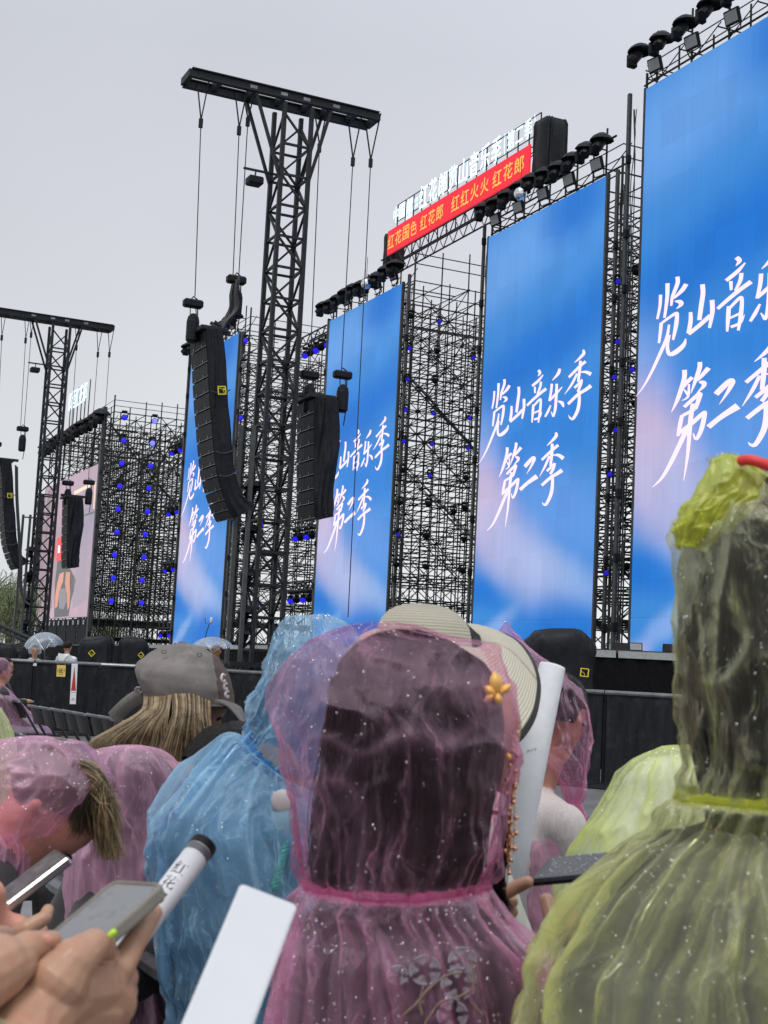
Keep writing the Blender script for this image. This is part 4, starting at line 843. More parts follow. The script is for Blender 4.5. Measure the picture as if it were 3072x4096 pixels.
# slings, wire cables, hoists
CABLES = [((804, 480), (780, 1185), 14), ((957, 510), (932, 1105), 8), ((992, 475), (955, 1105), 8), ((1278, 580), (1240, 1470), 14), ((1412, 635), (1366, 1480), 14), ((1483, 640), (1392, 2470), 0)]
for O, side in ((OT1, 'tall'), (OT2, 'far left')):
    for i, (p, q, _) in enumerate(CABLES):
        (b0_, z0_), (b1_, z1_) = tpl(*p), tpl(*q)
        c = thing('wire_cable', f"thin wire cable, {ORD[i]} from left under the {side} truss tower's beam", 'cable', O + BK * b0_ + UP * z0_, 'wire cables under the tower beams')
        m = MB(); m.tube([O + BK * b0_ + UP * z0_, O + BK * b1_ + UP * z1_], .013, 5); obj('wire', m, MT['cable'], c)
        m = MB()
        for sx in (-1, 1): m.bar(O + BK * b0_ + UP * z0_, O + BK * (b0_ + .06 * sx) + D * .34 * sx + UP * (ztop + .22), .02, .05, D)
        obj('sling', m, MT['black_cloth'], c)
        m = MB(); m.box(O + BK * b0_ + UP * (z0_ - .08), D * .03, BK * .05, UP * .12, .01); obj('shackle', m, MT['black_steel'], c)
    for i, (x, y) in enumerate(((772, 1215), (945, 1120), (1238, 1500), (1370, 1500))):
        b_, z_ = tpl(x, y); capsule_motor(O, b_, z_ - .32, f"black chain hoist, {ORD[i]} from the left below the {side} truss tower")
    b_, z_ = tpl(1018, 725); r = thing('box_lamp', f"black box lamp on a short arm at the side of the {side} truss tower", 'lamp', O + BK * b_ + UP * z_, 'box lamps on the truss towers')
    m = MB(); P = O + BK * b_ + UP * z_; m.box(P, D * .17, BK * .19, UP * .10, .03); obj('housing', m, MT['black'], r)
    m = MB(); m.bar(P + UP * .28 - BK * .3, P + UP * .28 + BK * .6, .05); m.tube([P + UP * .1, P + BK * .02 + UP * .28], .02, 5); obj('arm', m, MT['black_steel'], r)
    for i, z in enumerate((5.4, 4.35, 3.3, 2.4, 1.9)):
        covered_lamp(f"black hooded lamp inside the {side} truss tower, {ORD[i]} from the top", O + D * .1 + BK * -.45 + UP * z, .19, 'lamps inside the truss towers')
# loose cable festoon between hoist frames of the first array and beside the far left array
fr_ = thing('cable_bundle', 'tangled black cable bundle rising from the top of the long speaker array', 'cables', OT1 + UP * 8)
m = MB(); pts = [(842,1300),(880,1318),(900,1290),(925,1262),(935,1230),(930,1180),(942,1120)]
for k in range(5): m.tube(smooth_line([OT1 + BK * tpl(x + 7 * math.sin(k * 2 + i), y + 8 * math.cos(k * 3 + i))[0] + UP * tpl(x, y + 8 * math.cos(k * 3 + i))[1] + D * (.2 * math.sin(k)) for i, (x, y) in enumerate(pts)]), .05, 5)
obj('cables', m, MT['cable'], fr_, kind='stuff')
fr_ = thing('cable_bundle', 'slack black cables hanging beside the far left speaker array', 'cables', OT2 + UP * 5)
m = MB(); pts = [(62,1860),(64,1990),(72,2130),(80,2260),(78,2340),(92,2395),(112,2412)]
for k in range(3): m.tube(smooth_line([at(x + 4 * k, y + 4 * k, 55.5) for x, y in pts]), .03, 5)
obj('cables', m, MT['cable'], fr_, kind='stuff')
# ================================================================== WILLOW AND CAMERA JIB AT THE FAR LEFT
def leafmat(name, col):
    m, t, o = newmat(name); oi = N(t, 'ShaderNodeTexCoord'); nz_ = N(t, 'ShaderNodeTexNoise', Scale=1.6, Detail=3.0); L(t, oi.outputs['Object'], nz_.inputs['Vector'])
    mr_ = N(t, 'ShaderNodeMapRange'); L(t, nz_.outputs['Fac'], mr_.inputs['Value']); mr_.inputs['To Min'].default_value = .5; mr_.inputs['To Max'].default_value = 1.6
    sc = N(t, 'ShaderNodeVectorMath', operation='SCALE'); sc.inputs[0].default_value = col; L(t, mr_.outputs[0], sc.inputs['Scale'])
    d_ = N(t, 'ShaderNodeBsdfDiffuse'); tl = N(t, 'ShaderNodeBsdfTranslucent'); L(t, sc.outputs[0], d_.inputs[0]); L(t, sc.outputs[0], tl.inputs[0])
    mx_ = N(t, 'ShaderNodeMixShader', Fac=.5); L(t, d_.outputs[0], mx_.inputs[1]); L(t, tl.outputs[0], mx_.inputs[2]); L(t, mx_.outputs[0], o.inputs[0]); return m
WIL = leafmat('willow_leaf', (.30, .37, .17)); BARK = pbr('willow_bark', (.08, .07, .055), .9, 0, .3, 14, .4)  # backlight and haze mixed into the pale leaf green
def willow(px, Y, H, R, seed, label):
    rs = random.Random(seed); P = at(px, 2650, Y); P[2] = 0; root = thing('willow_tree', label, 'tree', P, 'willows behind the barrier')
    m = MB(); m.tube(smooth_line([P, P + UP * H * .3 + D * .2, P + UP * H * .55 - D * .1, P + UP * H * .8]), np.linspace(.26, .08, 16), 8); obj('trunk', m, BARK, root, smooth=True)
    lf = MB(); tw = MB(); tips = []
    for i in range(13):
        a = rs.uniform(0, 6.28); z0_ = H * rs.uniform(.4, .75); e = P + np.array([math.cos(a), math.sin(a), 0]) * R * rs.uniform(.4, 1.0) + UP * H * rs.uniform(.78, 1.05)
        l = smooth_line([P + UP * z0_, (P + UP * z0_ + e) / 2 + UP * .4, e]); m = MB(); m.tube(l, np.linspace(.07, .015, len(l)), 5); obj('limb', m, BARK, root); tips += list(l[len(l) // 3:])
    for i in range(520):
        q = tips[rs.randrange(len(tips))] + np.array([rs.gauss(0, .35), rs.gauss(0, .35), rs.gauss(.1, .2)]); ln = rs.uniform(.7, 2.6); dx = rs.gauss(0, .18); dy = rs.gauss(0, .18)
        k = int(ln / .09); line = [q + np.array([dx * (t / k) ** .5 + .06 * math.sin(t * .5 + i), dy * (t / k) ** .5, -ln * t / k]) for t in range(k + 1)]
        tw.tube(line, .006, 3, False)
        for p_ in line:
            if rs.random() < .75:
                a = rs.uniform(0, 6.28); dr = np.array([math.cos(a) * .6, math.sin(a) * .6, -1.0]); dr /= np.linalg.norm(dr); sd_ = np.cross(dr, UP); sd_ /= np.linalg.norm(sd_); l_ = rs.uniform(.08, .15)
                lf.add([p_, p_ + dr * l_ * .5 + sd_ * .024, p_ + dr * l_, p_ + dr * l_ * .5 - sd_ * .024], [(0, 1, 2, 3)])
    obj('twigs', tw, BARK, root, kind='stuff'); obj('crown', lf, WIL, root, kind='stuff')
willow(25, 72, 5.0, 1.5, 4, 'green willow with drooping twigs at the left edge')
willow(-70, 80, 6.0, 2.0, 6, 'willow half outside the left edge behind the jib arm')
willow(420, 128, 5.4, 2.6, 9, 'pale willow seen low through the far left scaffold')
jb = thing('camera_jib', 'black camera jib arm with hanging cables low at the left edge', 'camera jib', at(60, 2550, 33))
m = MB(); A, B = at(-40, 2505, 34), at(165, 2588, 32)
for o_ in ((0, 0, 0), (0, 0, .14), (.1, .1, .07)): m.tube([A + np.array(o_), B + np.array(o_) * .6], .04, 6)
for i in range(10): m.tube([A + (B - A) * i / 10, A + (B - A) * (i + .5) / 10 + np.array([0, 0, .13])], .02, 4)
obj('boom', m, MT['black_steel'], jb)
m = MB()
for k in range(3): m.tube(smooth_line([at(-40, 2560 + 14 * k, 33), at(40, 2580 + 10 * k, 33), at(110, 2572 + 8 * k, 32.5), at(165, 2592 + 3 * k, 32)]), .025, 5)
obj('cables', m, MT['cable'], jb, kind='stuff')
# ================================================================== CROWD BARRIER
BZ = 1.26
def NTH(i):
    return ORD[i] if i < 16 else ('seventeenth eighteenth nineteenth twentieth'.split()[i - 16] if i < 20 else ['twenty-' + o if i < 29 else o for o in [ORD[(i - 20) % 10]]][0] if i < 29 else 'thirtieth' if i == 29 else 'thirty-' + ORD[(i - 30) % 10])
bp_ = [(-260, 2628, 25), (25, 2638, 24.0), (540, 2652, 25.0), (1018, 2680, 24.0), (1650, 2712, 21.0), (2317, 2757, 18.9), (3072, 2800, 17.4), (3500, 2830, 16.8)]
line = np.array([at(x, y, Y)[:2] for x, y, Y in bp_]); seg = np.linalg.norm(np.diff(line, axis=0), axis=1); cum = np.concatenate([[0], np.cumsum(seg)])
LN = cum[-1]; npan = int(LN / 1.12)
def bpt(t): return np.array([np.interp(t, cum, line[:, 0]), np.interp(t, cum, line[:, 1]), 0])
for i in range(npan):
    a, b = bpt(LN * i / npan), bpt(LN * (i + 1) / npan); dv = b - a; Ln = np.linalg.norm(dv); dv /= Ln; nr = np.array([dv[1], -dv[0], 0]); nr *= -np.sign(nr[1]); nr = -nr if nr[1] > 0 else nr
    c = (a + b) / 2
    root = thing('crowd_barrier', f"black clothed crowd barrier section, {NTH(i)} from the left before the stage", 'barrier', c, 'crowd barriers before the stage')
    u = np.linspace(-Ln / 2 + .035, Ln / 2 - .035, 14); zz = np.linspace(.03, BZ - .06, 8)
    Pg = np.array([[c + dv * x + nr * (.02 * perlin(x * 2.5 + i * 7, z * 1.2, 2)) + UP * z for x in u] for z in zz]); m = MB(); m.grid(Pg); obj('cloth_panel', m, MT['barrier'], root, smooth=True)
    m = MB(); m.tube([c - dv * (Ln / 2 - .006) + UP * (BZ - .03), c + dv * (Ln / 2 - .006) + UP * (BZ - .03)], .032, 8); obj('top_rail', m, MT['rail'], root)
    for sx in (-1, 1):
        m = MB(); m.box(c + dv * sx * (Ln / 2 - .03) - nr * .06 + UP * (BZ / 2 - .05), dv * .02, nr * .02, UP * (BZ / 2 - .06))
        obj('post', m, MT['black_steel'], root)
    m = MB(); m.box(c + nr * .35 + UP * .015, dv * (Ln / 2 - .01), nr * .4, UP * .01); obj('step_plate', m, MT['black_steel'], root)
# notices hung on the barrier
def board(name, label, x0, y0, x1, y1, Y, mat):
    A, B, Cc = at(x0, y0, Y), at(x1, y0 + (x1 - x0) * .03, Y), at(x0 - (y1 - y0) * .05, y1, Y)
    root = thing(name, label, 'notice', A); m = MB(); m.box((B + Cc) / 2, (B - A) / 2, np.array([0, .004, 0]), (Cc - A) / 2); obj('board', m, mat, root)
    return root, (lambda u, v: A + (B - A) * u + (Cc - A) * v - np.array([0, .007, 0]))
YB = pbr('yellow_notice', (.68, .50, .12), .5, 0, .06, 20, 0); WB = pbr('white_notice', (.66, .68, .72), .5, 0, .05, 20, 0); RD = pbr('red_print', (.42, .03, .03), .5, 0, .1, 20, 0)
root, U = board('yellow_notice', 'small yellow notice hung on the barrier by strings', 228, 2660, 263, 2706, 23.3, YB)
m = MB()
for (u0, v0, u1, v1) in ((.30, .26, .36, .66), (.30, .60, .50, .66), (.44, .30, .50, .66), (.44, .42, .58, .48), (.58, .24, .64, .66), (.58, .60, .74, .66), (.12, .34, .18, .62), (.82, .30, .88, .58)): m.add([U(u0, v0), U(u1, v0), U(u1, v1), U(u0, v1)], [(3, 2, 1, 0)])
obj('printed_marks', m, MT['ink'], root, kind='stuff')
m = MB(); [m.add([U(.28 + .1 * k, .76), U(.34 + .1 * k, .76), U(.34 + .1 * k, .82), U(.28 + .1 * k, .82)], [(0, 1, 2, 3)]) for k in range(5)]; obj('small_print', m, MT['ink'], root, kind='stuff')
m = MB(); m.tube([U(.1, 0), U(.1, -.45)], .006, 4); m.tube([U(.9, 0), U(.9, -.45)], .006, 4); obj('strings', m, MT['rail'], root, kind='stuff')
root, U = board('white_notice', 'tall white notice with a red triangle hung on the barrier', 287, 2654, 311, 2816, 23.3, WB)
m = MB(); m.add([U(.5, .05), U(.92, .67), U(.12, .67)], [(0, 1, 2)]); obj('red_triangle', m, RD, root)
m = MB(); m.add([U(.15, .71), U(.9, .71), U(.9, .717), U(.15, .717)], [(0, 1, 2, 3)]); m.add([U(.12, .895), U(.9, .895), U(.9, .902), U(.12, .902)], [(0, 1, 2, 3)]); m.add([U(.32, .86), U(.75, .86), U(.75, .875), U(.32, .875)], [(0, 1, 2, 3)]); obj('printed_rules', m, RD, root)
# ================================================================== BLACK COVERED LOUDSPEAKERS BEHIND THE BARRIER
def covered_stack(label, x0, x1, ytop, Y, logo, seed, tilt=0.0, diamond=True):
    a, b = at(x0, ytop, Y), at(x1, ytop, Y); w_ = (b[0] - a[0]) / 2; c = (a + b) / 2; H = c[2]; root = thing('covered_loudspeaker', label, 'covered loudspeaker', (c[0], Y, 0), 'covered loudspeakers at the stage foot')
    th = np.linspace(0, 2 * math.pi, 73)[:-1]; rows = []; rr = []
    for v in np.linspace(0, 1, 26):
        z = H * v; k = 1.0 + .22 * (1 - v) ** 2 + .03 * math.sin(v * 12 + seed)
        if v > .86: k *= math.sqrt(max(0, 1 - ((v - .86) / .145) ** 2)) * .35 + .65
        f = .09 * (ridged(th * 1.9 + seed, v * 2.2, seed, 1.4) - .4) + .03 * perlin(th * 6, v * 9, seed)
        ex = .45; cx = np.sign(np.cos(th)) * np.abs(np.cos(th)) ** ex; sy = np.sign(np.sin(th)) * np.abs(np.sin(th)) ** ex
        skew = tilt * (z - H * .75) if v > .75 else 0
        rows.append(np.stack([c[0] + w_ * (k + f) * cx + tilt * .12 * v, Y + w_ * .8 * (k + f) * sy, np.full_like(th, z) + .12 * w_ * np.cos(th * 2 + seed) * (v > .8) + tilt * .12 * cx * v], 1))
    m = MB(); m.grid(np.array(rows), True); n0 = m.n - 72; m.f.append(list(range(n0, n0 + 72))); m.m.append(0); cv = obj('rain_cover', m, MT['black_cloth'], root, smooth=True)
    m = MB(); m.box((c[0], Y, H * .45), (w_ * .8, 0, 0), (0, w_ * .6, 0), (0, 0, H * .44)); obj('cabinet', m, MT['dark_metal'], root)
    lx, ly, ls = logo; yl = Y - w_ * 1.06; p = at(lx, ly, yl); h = ls / FPX * yl
    X1, X2 = (np.array([.72, 0, .72]), np.array([-.72, 0, .72])) if diamond else (np.array([1, 0, -.08]), np.array([.08, 0, 1.0]))
    m = MB(); Yv = np.array([0, .01, 0])
    for sg_ in (-1, 1): m.box(p + X1 * h * sg_, X1 * h * .14, Yv, X2 * h * 1.1); m.box(p + X2 * h * sg_, X1 * h * .84, Yv, X2 * h * .12)
    m.tube([p - X1 * h * .8 + X2 * h * .1 + (X1 * math.sin(t) - X2 * (1 - math.cos(t))) * h * .9 for t in np.linspace(0, 1.57, 7)], h * .08, 4); obj('logo_print', m, MT['yellow_logo'], cv)
    return root
covered_stack('black covered loudspeaker with a yellow diamond logo, left of two behind the barrier', 318, 452, 2552, 29, (367, 2613, 9), 1, .2)
covered_stack('black covered loudspeaker with a yellow logo left of the grey cap', 484, 602, 2553, 29, (564, 2620, 8), 2, -.2)
covered_stack('large black covered loudspeaker with a yellow logo right of the straw hat', 2085, 2372, 2532, 20.3, (2338, 2690, 15), 3, .1, False)
covered_stack('black covered box at the left edge behind the barrier', -30, 62, 2575, 29, (-100, 2620, 2), 5, .1)
covered_stack('low black covered box between the grey cap and the blue screen', 690, 760, 2576, 34, (-300, 2620, 2), 6, 0)
# stage monitors and lamps on the stage edge at the right
def wedge(label, px, py, Y, w_, lensm):
    P = at(px, py, Y); P[2] = SZ; root = thing('stage_wedge', label, 'stage lamp', P, 'boxes on the stage edge'); h = w_ * .62
    m = MB(); pr = [(-h * .5, 0), (h * .5, 0), (h * .35, h * 1.0), (-h * .15, h * 1.0)]; vs = [P + np.array([sx * w_ / 2, y, z]) for sx in (-1, 1) for y, z in pr]
    m.add(vs, [(0, 1, 2, 3), (7, 6, 5, 4), (0, 4, 5, 1), (1, 5, 6, 2), (2, 6, 7, 3), (3, 7, 4, 0)]); obj('case', m, MT['dark_metal'], root)
    m = MB(); a0, a1 = np.array([0, -h * .5, .0]), np.array([0, -h * .15, h]); nn = np.array([0, -1, .35]); nn /= np.linalg.norm(nn); f = lambda u, v: P + np.array([u * w_ * .42, 0, 0]) + a0 + (a1 - a0) * v + nn * .008
    m.add([f(-1, .12), f(1, .12), f(1, .88), f(-1, .88)], [(0, 1, 2, 3)]); obj('front', m, lensm, root)
wedge('grey faced box on the stage edge at the foot of the gap', 2541, 2590, 22.4, .22, MT['lens_grey'])
wedge('dark wedge monitor on the stage edge beside the yellow hood', 2680, 2590, 22.2, .22, MT['black'])
wedge('grey faced box on the stage edge below the complete blue screen', 2350, 2590, 22.8, .18, MT['lens_grey'])
wedge('low black box on the stage below the narrow gap', 2480, 2592, 23.5, .25, MT['black'])
mc_ = thing('microphone_stand', 'thin microphone stand with a white windshield before the left blue screen', 'microphone stand', at(825, 2560, 52))
A = at(823, 2540, 52); m = MB(); m.tube([np.array([A[0], 52, SZ]), A, at(838, 2492, 52)], .02, 5); m.tube([at(832, 2495, 52), at(822, 2495, 52), at(820, 2470, 52)], .012, 5); obj('stand', m, MT['cable'], mc_)
m = MB(); m.ball(at(845, 2482, 52), .09, 10, 8, (.7, .7, 1.5)); obj('windshield', m, MT['board'], mc_)
# ================================================================== PEOPLE: ONE CONTINUOUS BODY
def organic(caps, voxel, smooth=6, factor=.6):
    """tapered limbs fused into one smooth surface; caps: (p0, r0, p1, r1, material index)"""
    b = MB()
    for p, r, q, s, _ in caps:
        p, q = np.asarray(p, float), np.asarray(q, float); d_ = q - p; Ln = np.linalg.norm(d_)
        if Ln < 1e-6: b.ball(p, r, 14, 10); continue
        ax = d_ / Ln; prof = []
        for a in np.linspace(-90, 0, 6): prof.append((r * math.cos(math.radians(a)), r * math.sin(math.radians(a))))
        for a in np.linspace(0, 90, 6): prof.append((s * math.cos(math.radians(a)), Ln + s * math.sin(math.radians(a))))
        prof[0] = (0, prof[0][1]); prof[-1] = (0, prof[-1][1])
        b.lathe(p, ax, prof, 14)
    me = bpy.data.meshes.new('body_cage'); me.from_pydata(np.concatenate(b.v).tolist(), [], b.f); me.validate()
    o = bpy.data.objects.new('body_cage', me); COL.objects.link(o)
    r_ = o.modifiers.new('r', 'REMESH'); r_.mode = 'VOXEL'; r_.voxel_size = voxel
    s_ = o.modifiers.new('s', 'SMOOTH'); s_.iterations = smooth; s_.factor = factor
    dg = bpy.context.evaluated_depsgraph_get(); ev = o.evaluated_get(dg); m2 = bpy.data.meshes.new_from_object(ev)
    nv = len(m2.vertices); V = np.zeros(nv * 3); m2.vertices.foreach_get('co', V); V = V.reshape(-1, 3); F = [tuple(p.vertices) for p in m2.polygons]
    bpy.data.objects.remove(o); bpy.data.meshes.remove(me); bpy.data.meshes.remove(m2)
    cen = np.array([V[list(f)].mean(0) for f in F]); best = np.full(len(F), 1e9); mi = np.zeros(len(F), int)
    for p, r, q, s, k in caps:
        p, q = np.asarray(p, float), np.asarray(q, float); d_ = q - p; t = np.clip(((cen - p) @ d_) / max(d_ @ d_, 1e-9), 0, 1)
        ds = np.linalg.norm(cen - p - t[:, None] * d_, axis=1) - (r + (s - r) * t); w_ = ds < best; best[w_] = ds[w_]; mi[w_] = k
    return V, F, mi
def body(root, caps, mats, voxel=.009, name='body', smooth=6):
    V, F, mi = organic(caps, voxel, smooth); m = MB(); m.add(V, F); m.m = [int(k) for k in mi]
    return obj(name, m, list(mats), root, smooth=True)
def nrm(v): v = np.asarray(v, float); return v / np.linalg.norm(v)
def head_caps(c, face, up, k=1.0, S=0):
    """skull, jaw, brow, nose, ears as blended pieces; c = centre of the skull"""
    face = nrm(face); up = nrm(np.asarray(up, float) - face * (np.asarray(up, float) @ face)); side = np.cross(face, up); c = np.asarray(c, float)
    g = lambda f, s, u: c + (face * f + side * s + up * u) * k
    out = [(g(-.022, 0, .03), .083 * k, g(.022, 0, .025), .078 * k, S), (g(.03, 0, -.03), .06 * k, g(.05, 0, -.085), .036 * k, S),
           (g(.0, .03, -.03), .055 * k, g(.04, .012, -.085), .03 * k, S), (g(.0, -.03, -.03), .055 * k, g(.04, -.012, -.085), .03 * k, S),
           (g(.088, 0, .01), .011 * k, g(.108, 0, -.03), .014 * k, S), (g(.078, .03, .018), .016 * k, g(.078, -.03, .018), .016 * k, S),
           (g(.080, -.018, -.062), .011 * k, g(.080, .018, -.062), .011 * k, S)]
    for s_ in (-1, 1):
        out += [(g(-.012, .078 * s_, .025), .010 * k, g(-.022, .086 * s_, .005), .012 * k, S), (g(-.022, .086 * s_, .005), .011 * k, g(-.004, .079 * s_, -.03), .008 * k, S)]
    return out
def eyes(root, c, face, up, k=1.0):
    face = nrm(face); up = nrm(np.asarray(up, float) - face * (np.asarray(up, float) @ face)); side = np.cross(face, up)
    for s_ in (-1, 1):
        m = MB(); m.ball(np.asarray(c) + (face * .083 + side * .031 * s_ + up * 0.0) * k, .009 * k, 8, 6, (1.2, 1.2, .7)); obj('eye', m, MT['ink'], root)
    m = MB(); p = np.asarray(c) + (face * .094 - up * .062) * k; m.tube([p - side * .02 * k, p + face * .002, p + side * .02 * k], .003 * k, 5); obj('mouth', m, RD, root)
def pose_caps(neck, hip, az, headc, face, hands=None, width=.19, S=0, T=1, Lg=2, k=1.0, legs='sit', up=(0, 0, 1), seat=None, thick=1.0):
    f = np.array([math.sin(az), math.cos(az), 0]); lat = np.array([math.cos(az), -math.sin(az), 0]); neck, hip = np.asarray(neck, float), np.asarray(hip, float)
    sp = nrm(neck - hip); c = head_caps(headc, face, up, k, S)
    c += [(neck - sp * .02, .055, np.asarray(headc) - UP * .02 * k, .052, S)]
    ch = hip + (neck - hip) * .68; be = hip + (neck - hip) * .3
    for s_ in (-1, 1):
        sh = neck - sp * .09 + lat * width * s_
        c += [(ch + lat * .07 * s_, .105 * thick, neck - sp * .09 + lat * .09 * s_, .07 * thick, T), (be + lat * .06 * s_, .10 * thick, ch + lat * .06 * s_, .108 * thick, T), (hip + lat * .08 * s_, .115 * thick, be + lat * .06 * s_, .10 * thick, T), (neck - sp * .05, .050, sh, .050 * thick + .004, T)]
        if hands is not None:
            hd = np.asarray(hands[0 if s_ < 0 else 1], float); el = (sh + hd) / 2 - UP * .12 + lat * .02 * s_ - f * .02
            wr = hd + nrm(el - hd) * .05
            c += [(sh, .054, el, .042, T), (el, .041, wr, .030, T), (wr, .027, hd, .034, S), (hd, .030, hd + nrm(hd - el) * .07 - UP * .01, .018, S)]
        if legs == 'sit':
            kn = hip + f * .43 + lat * .11 * s_ - UP * .02; an = kn - UP * (kn[2] - .09) + f * .03
            c += [(hip + lat * .09 * s_, .088, kn, .062, Lg), (kn, .060, an, .040, Lg), (an - UP * .03, .038, an + f * .14 - UP * .05, .032, Lg)]
        elif legs == 'stand':
            kn = hip + lat * .09 * s_ - UP * (hip[2] * .46) + f * .02; an = kn - UP * (kn[2] - .09) - f * .02
            c += [(hip + lat * .08 * s_, .088, kn, .062, Lg), (kn, .060, an, .040, Lg), (an - UP * .03, .038, an + f * .14 - UP * .05, .032, Lg)]
    return c
# ------------------------------------------------------------------ hair
def strands(root, name, lines, r0, mat, n=3):
    m = MB()
    for l_ in lines:
        l_ = smooth_line(l_, 4); m.tube(l_, np.linspace(r0, r0 * .35, len(l_)), n, False)
    return obj(name, m, mat, root, kind='stuff', smooth=True)
def hair_cap(root, c, face, up, k, mat, back=.10, name='hair', fall=0.0):
    """short hair: a shell round the skull that leaves the face free"""
    face = nrm(face); up = nrm(np.asarray(up, float) - face * (np.asarray(up, float) @ face)); side = np.cross(face, up); c = np.asarray(c, float)
    th = np.linspace(0, 2 * math.pi, 33)[:-1]; rows = []
    for v in np.linspace(0, 1, 14):
        row = []
        for a in th:
            fr = math.cos(a); low = 1.05 if fr > .35 else (1.95 if fr < -.2 else 1.55); ph = v * low
            r_ = k * (.104 + .008 * float(perlin(a * 3, v * 6, 1.7)))
            row.append(c + face * (fr * math.sin(ph) * r_ - .008 * k) + side * math.sin(a) * math.sin(ph) * r_ * .92 + up * (math.cos(ph) * r_ * 1.02 + .028 * k))
        rows.append(row)
    m = MB(); m.grid(np.array(rows), True); return obj(name, m, mat, root, smooth=True)
# ------------------------------------------------------------------ plastic sheet lofts
def loft_px(rows, Y, nu=200, nv=150, ratio=1.0, ex=1.0, off=0.0):
    """rows: (image y, left x, right x, depth/width ratio, depth shift). Rings round the traced width, with real depth."""
    R = np.array([tuple(r) + (ratio, 0.0)[len(r) - 3:] if len(r) < 5 else r for r in rows], float)
    t = np.concatenate([[0], np.cumsum(np.hypot(np.diff(R[:, 0]), np.diff((R[:, 1] + R[:, 2]) / 2) ) + 1e-6)]); tt = np.linspace(0, t[-1], nv)
    Ry, Rl, Rr, Rq, Ro = (np.interp(tt, t, R[:, i]) for i in range(5))
    for _ in range(2):
        for A in (Rl, Rr, Rq, Ro): A[1:-1] = .25 * A[:-2] + .5 * A[1:-1] + .25 * A[2:]
    th = np.linspace(0, 2 * math.pi, nu + 1)[:-1]
    ct = np.sign(np.cos(th)) * np.abs(np.cos(th)) ** ex; sn = np.sign(np.sin(th)) * np.abs(np.sin(th)) ** ex
    P = np.zeros((nv, nu, 3)); O = np.zeros((nv, nu, 3)); hl = np.zeros(nv)
    fwd = np.array([0, 1.0, 0])
    for i in range(nv):
        c = at((Rl[i] + Rr[i]) / 2, Ry[i], Y + Ro[i]); a = (Rr[i] - Rl[i]) / 2 / FPX * (Y + Ro[i]); b_ = a * Rq[i]
        P[i] = c + ct[:, None] * CR * a + sn[:, None] * fwd * b_
        o_ = np.cos(th)[:, None] * CR * b_ + np.sin(th)[:, None] * fwd * a; O[i] = o_ / (np.linalg.norm(o_, axis=1)[:, None] + 1e-9); hl[i] = a
    return P, O, th, tt / t[-1], hl, tt / FPX * Y
def sheet(root, name, P, O, disp, mat, th, hl, vlen, cut=None, cap=True, fold=None):
    Q = P + O * disp[..., None]; nv, nu = Q.shape[:2]
    m = MB(); m.v.append(Q.reshape(-1, 3)); m.n = nv * nu
    for i in range(nv - 1):
        for j in range(nu):
            if cut is not None and cut(i / (nv - 1), th[j]): continue
            m.f.append((i * nu + j, i * nu + (j + 1) % nu, (i + 1) * nu + (j + 1) % nu, (i + 1) * nu + j)); m.m.append(0)
    if cap:
        m.v.append(Q[0].mean(0)[None]); k = m.n; m.n += 1
        for j in range(nu): m.f.append((k, (j + 1) % nu, j)); m.m.append(0)
    rad = np.maximum(hl, .03).mean(); uu = np.abs(th - math.pi) * rad; uu = np.broadcast_to(uu, (nv, nu)); vv = np.broadcast_to(vlen[:, None], (nv, nu))
    uv = np.stack([uu, vv], -1).reshape(-1, 2)
    if cap: uv = np.concatenate([uv, [[0.3, 0]]])
    o = obj(name, m, mat, root, smooth=True, uv=uv)
    if fold is not None:
        fa = np.clip(np.broadcast_to(fold, (nv, nu)), 0, 1).ravel(); fa = np.concatenate([fa, [0.0]]) if cap else fa
        o.data.attributes.new('fold', 'FLOAT', 'POINT').data.foreach_set('value', fa)
    return o, Q
def drops(root, Q, O, n, rmin, rmax, vlo=0.0, vhi=1.0, seed=1, front=True, name='rain_drops', par=None):
    rg = np.random.default_rng(seed); nv, nu = Q.shape[:2]; m = MB(); i = (rg.uniform(vlo, vhi, n) * (nv - 2)).astype(int)
    j = (rg.uniform(.5, 1.0, n) * nu).astype(int) % nu if front else rg.integers(0, nu, n); f = rg.uniform(0, 1, (n, 2)); r = rmin + (rmax - rmin) * rg.uniform(0, 1, n) ** 3
    base = [(math.cos(a), math.sin(a)) for a in np.arange(6) * math.pi / 3]; V = []; Fc = []
    for k in range(n):
        if perlin(i[k] * .13 + seed, j[k] * .11, seed) < rg.uniform(-.35, .25): continue
        a, b = i[k], j[k]; b2 = (b + 1) % nu; p = (Q[a, b] * (1 - f[k, 0]) + Q[a, b2] * f[k, 0]) * (1 - f[k, 1]) + (Q[a + 1, b] * (1 - f[k, 0]) + Q[a + 1, b2] * f[k, 0]) * f[k, 1]
        e1, e2 = Q[a, b2] - Q[a, b], Q[a + 1, b] - Q[a, b]; nn = np.cross(e1, e2); l_ = np.linalg.norm(nn)
        if l_ < 1e-12: continue
        nn /= l_; nn *= np.sign(nn @ O[a, b] + 1e-9); x = nrm(e1); y = np.cross(nn, x); n0 = len(V)
        V += [p + (x * c * r[k] + y * s_ * r[k] * 1.25) for c, s_ in base] + [p + (x * c * r[k] * .65 + y * s_ * r[k] * .8) + nn * r[k] * .55 for c, s_ in base] + [p + nn * r[k] * .75]
        for q in range(6): Fc.append((n0 + q, n0 + (q + 1) % 6, n0 + 6 + (q + 1) % 6, n0 + 6 + q)); Fc.append((n0 + 6 + q, n0 + 6 + (q + 1) % 6, n0 + 12))
    m.add(V, Fc); o = obj(name, m, MT['drop'], root, smooth=True, kind='stuff')
    if par is not None: o.parent = par
    return o
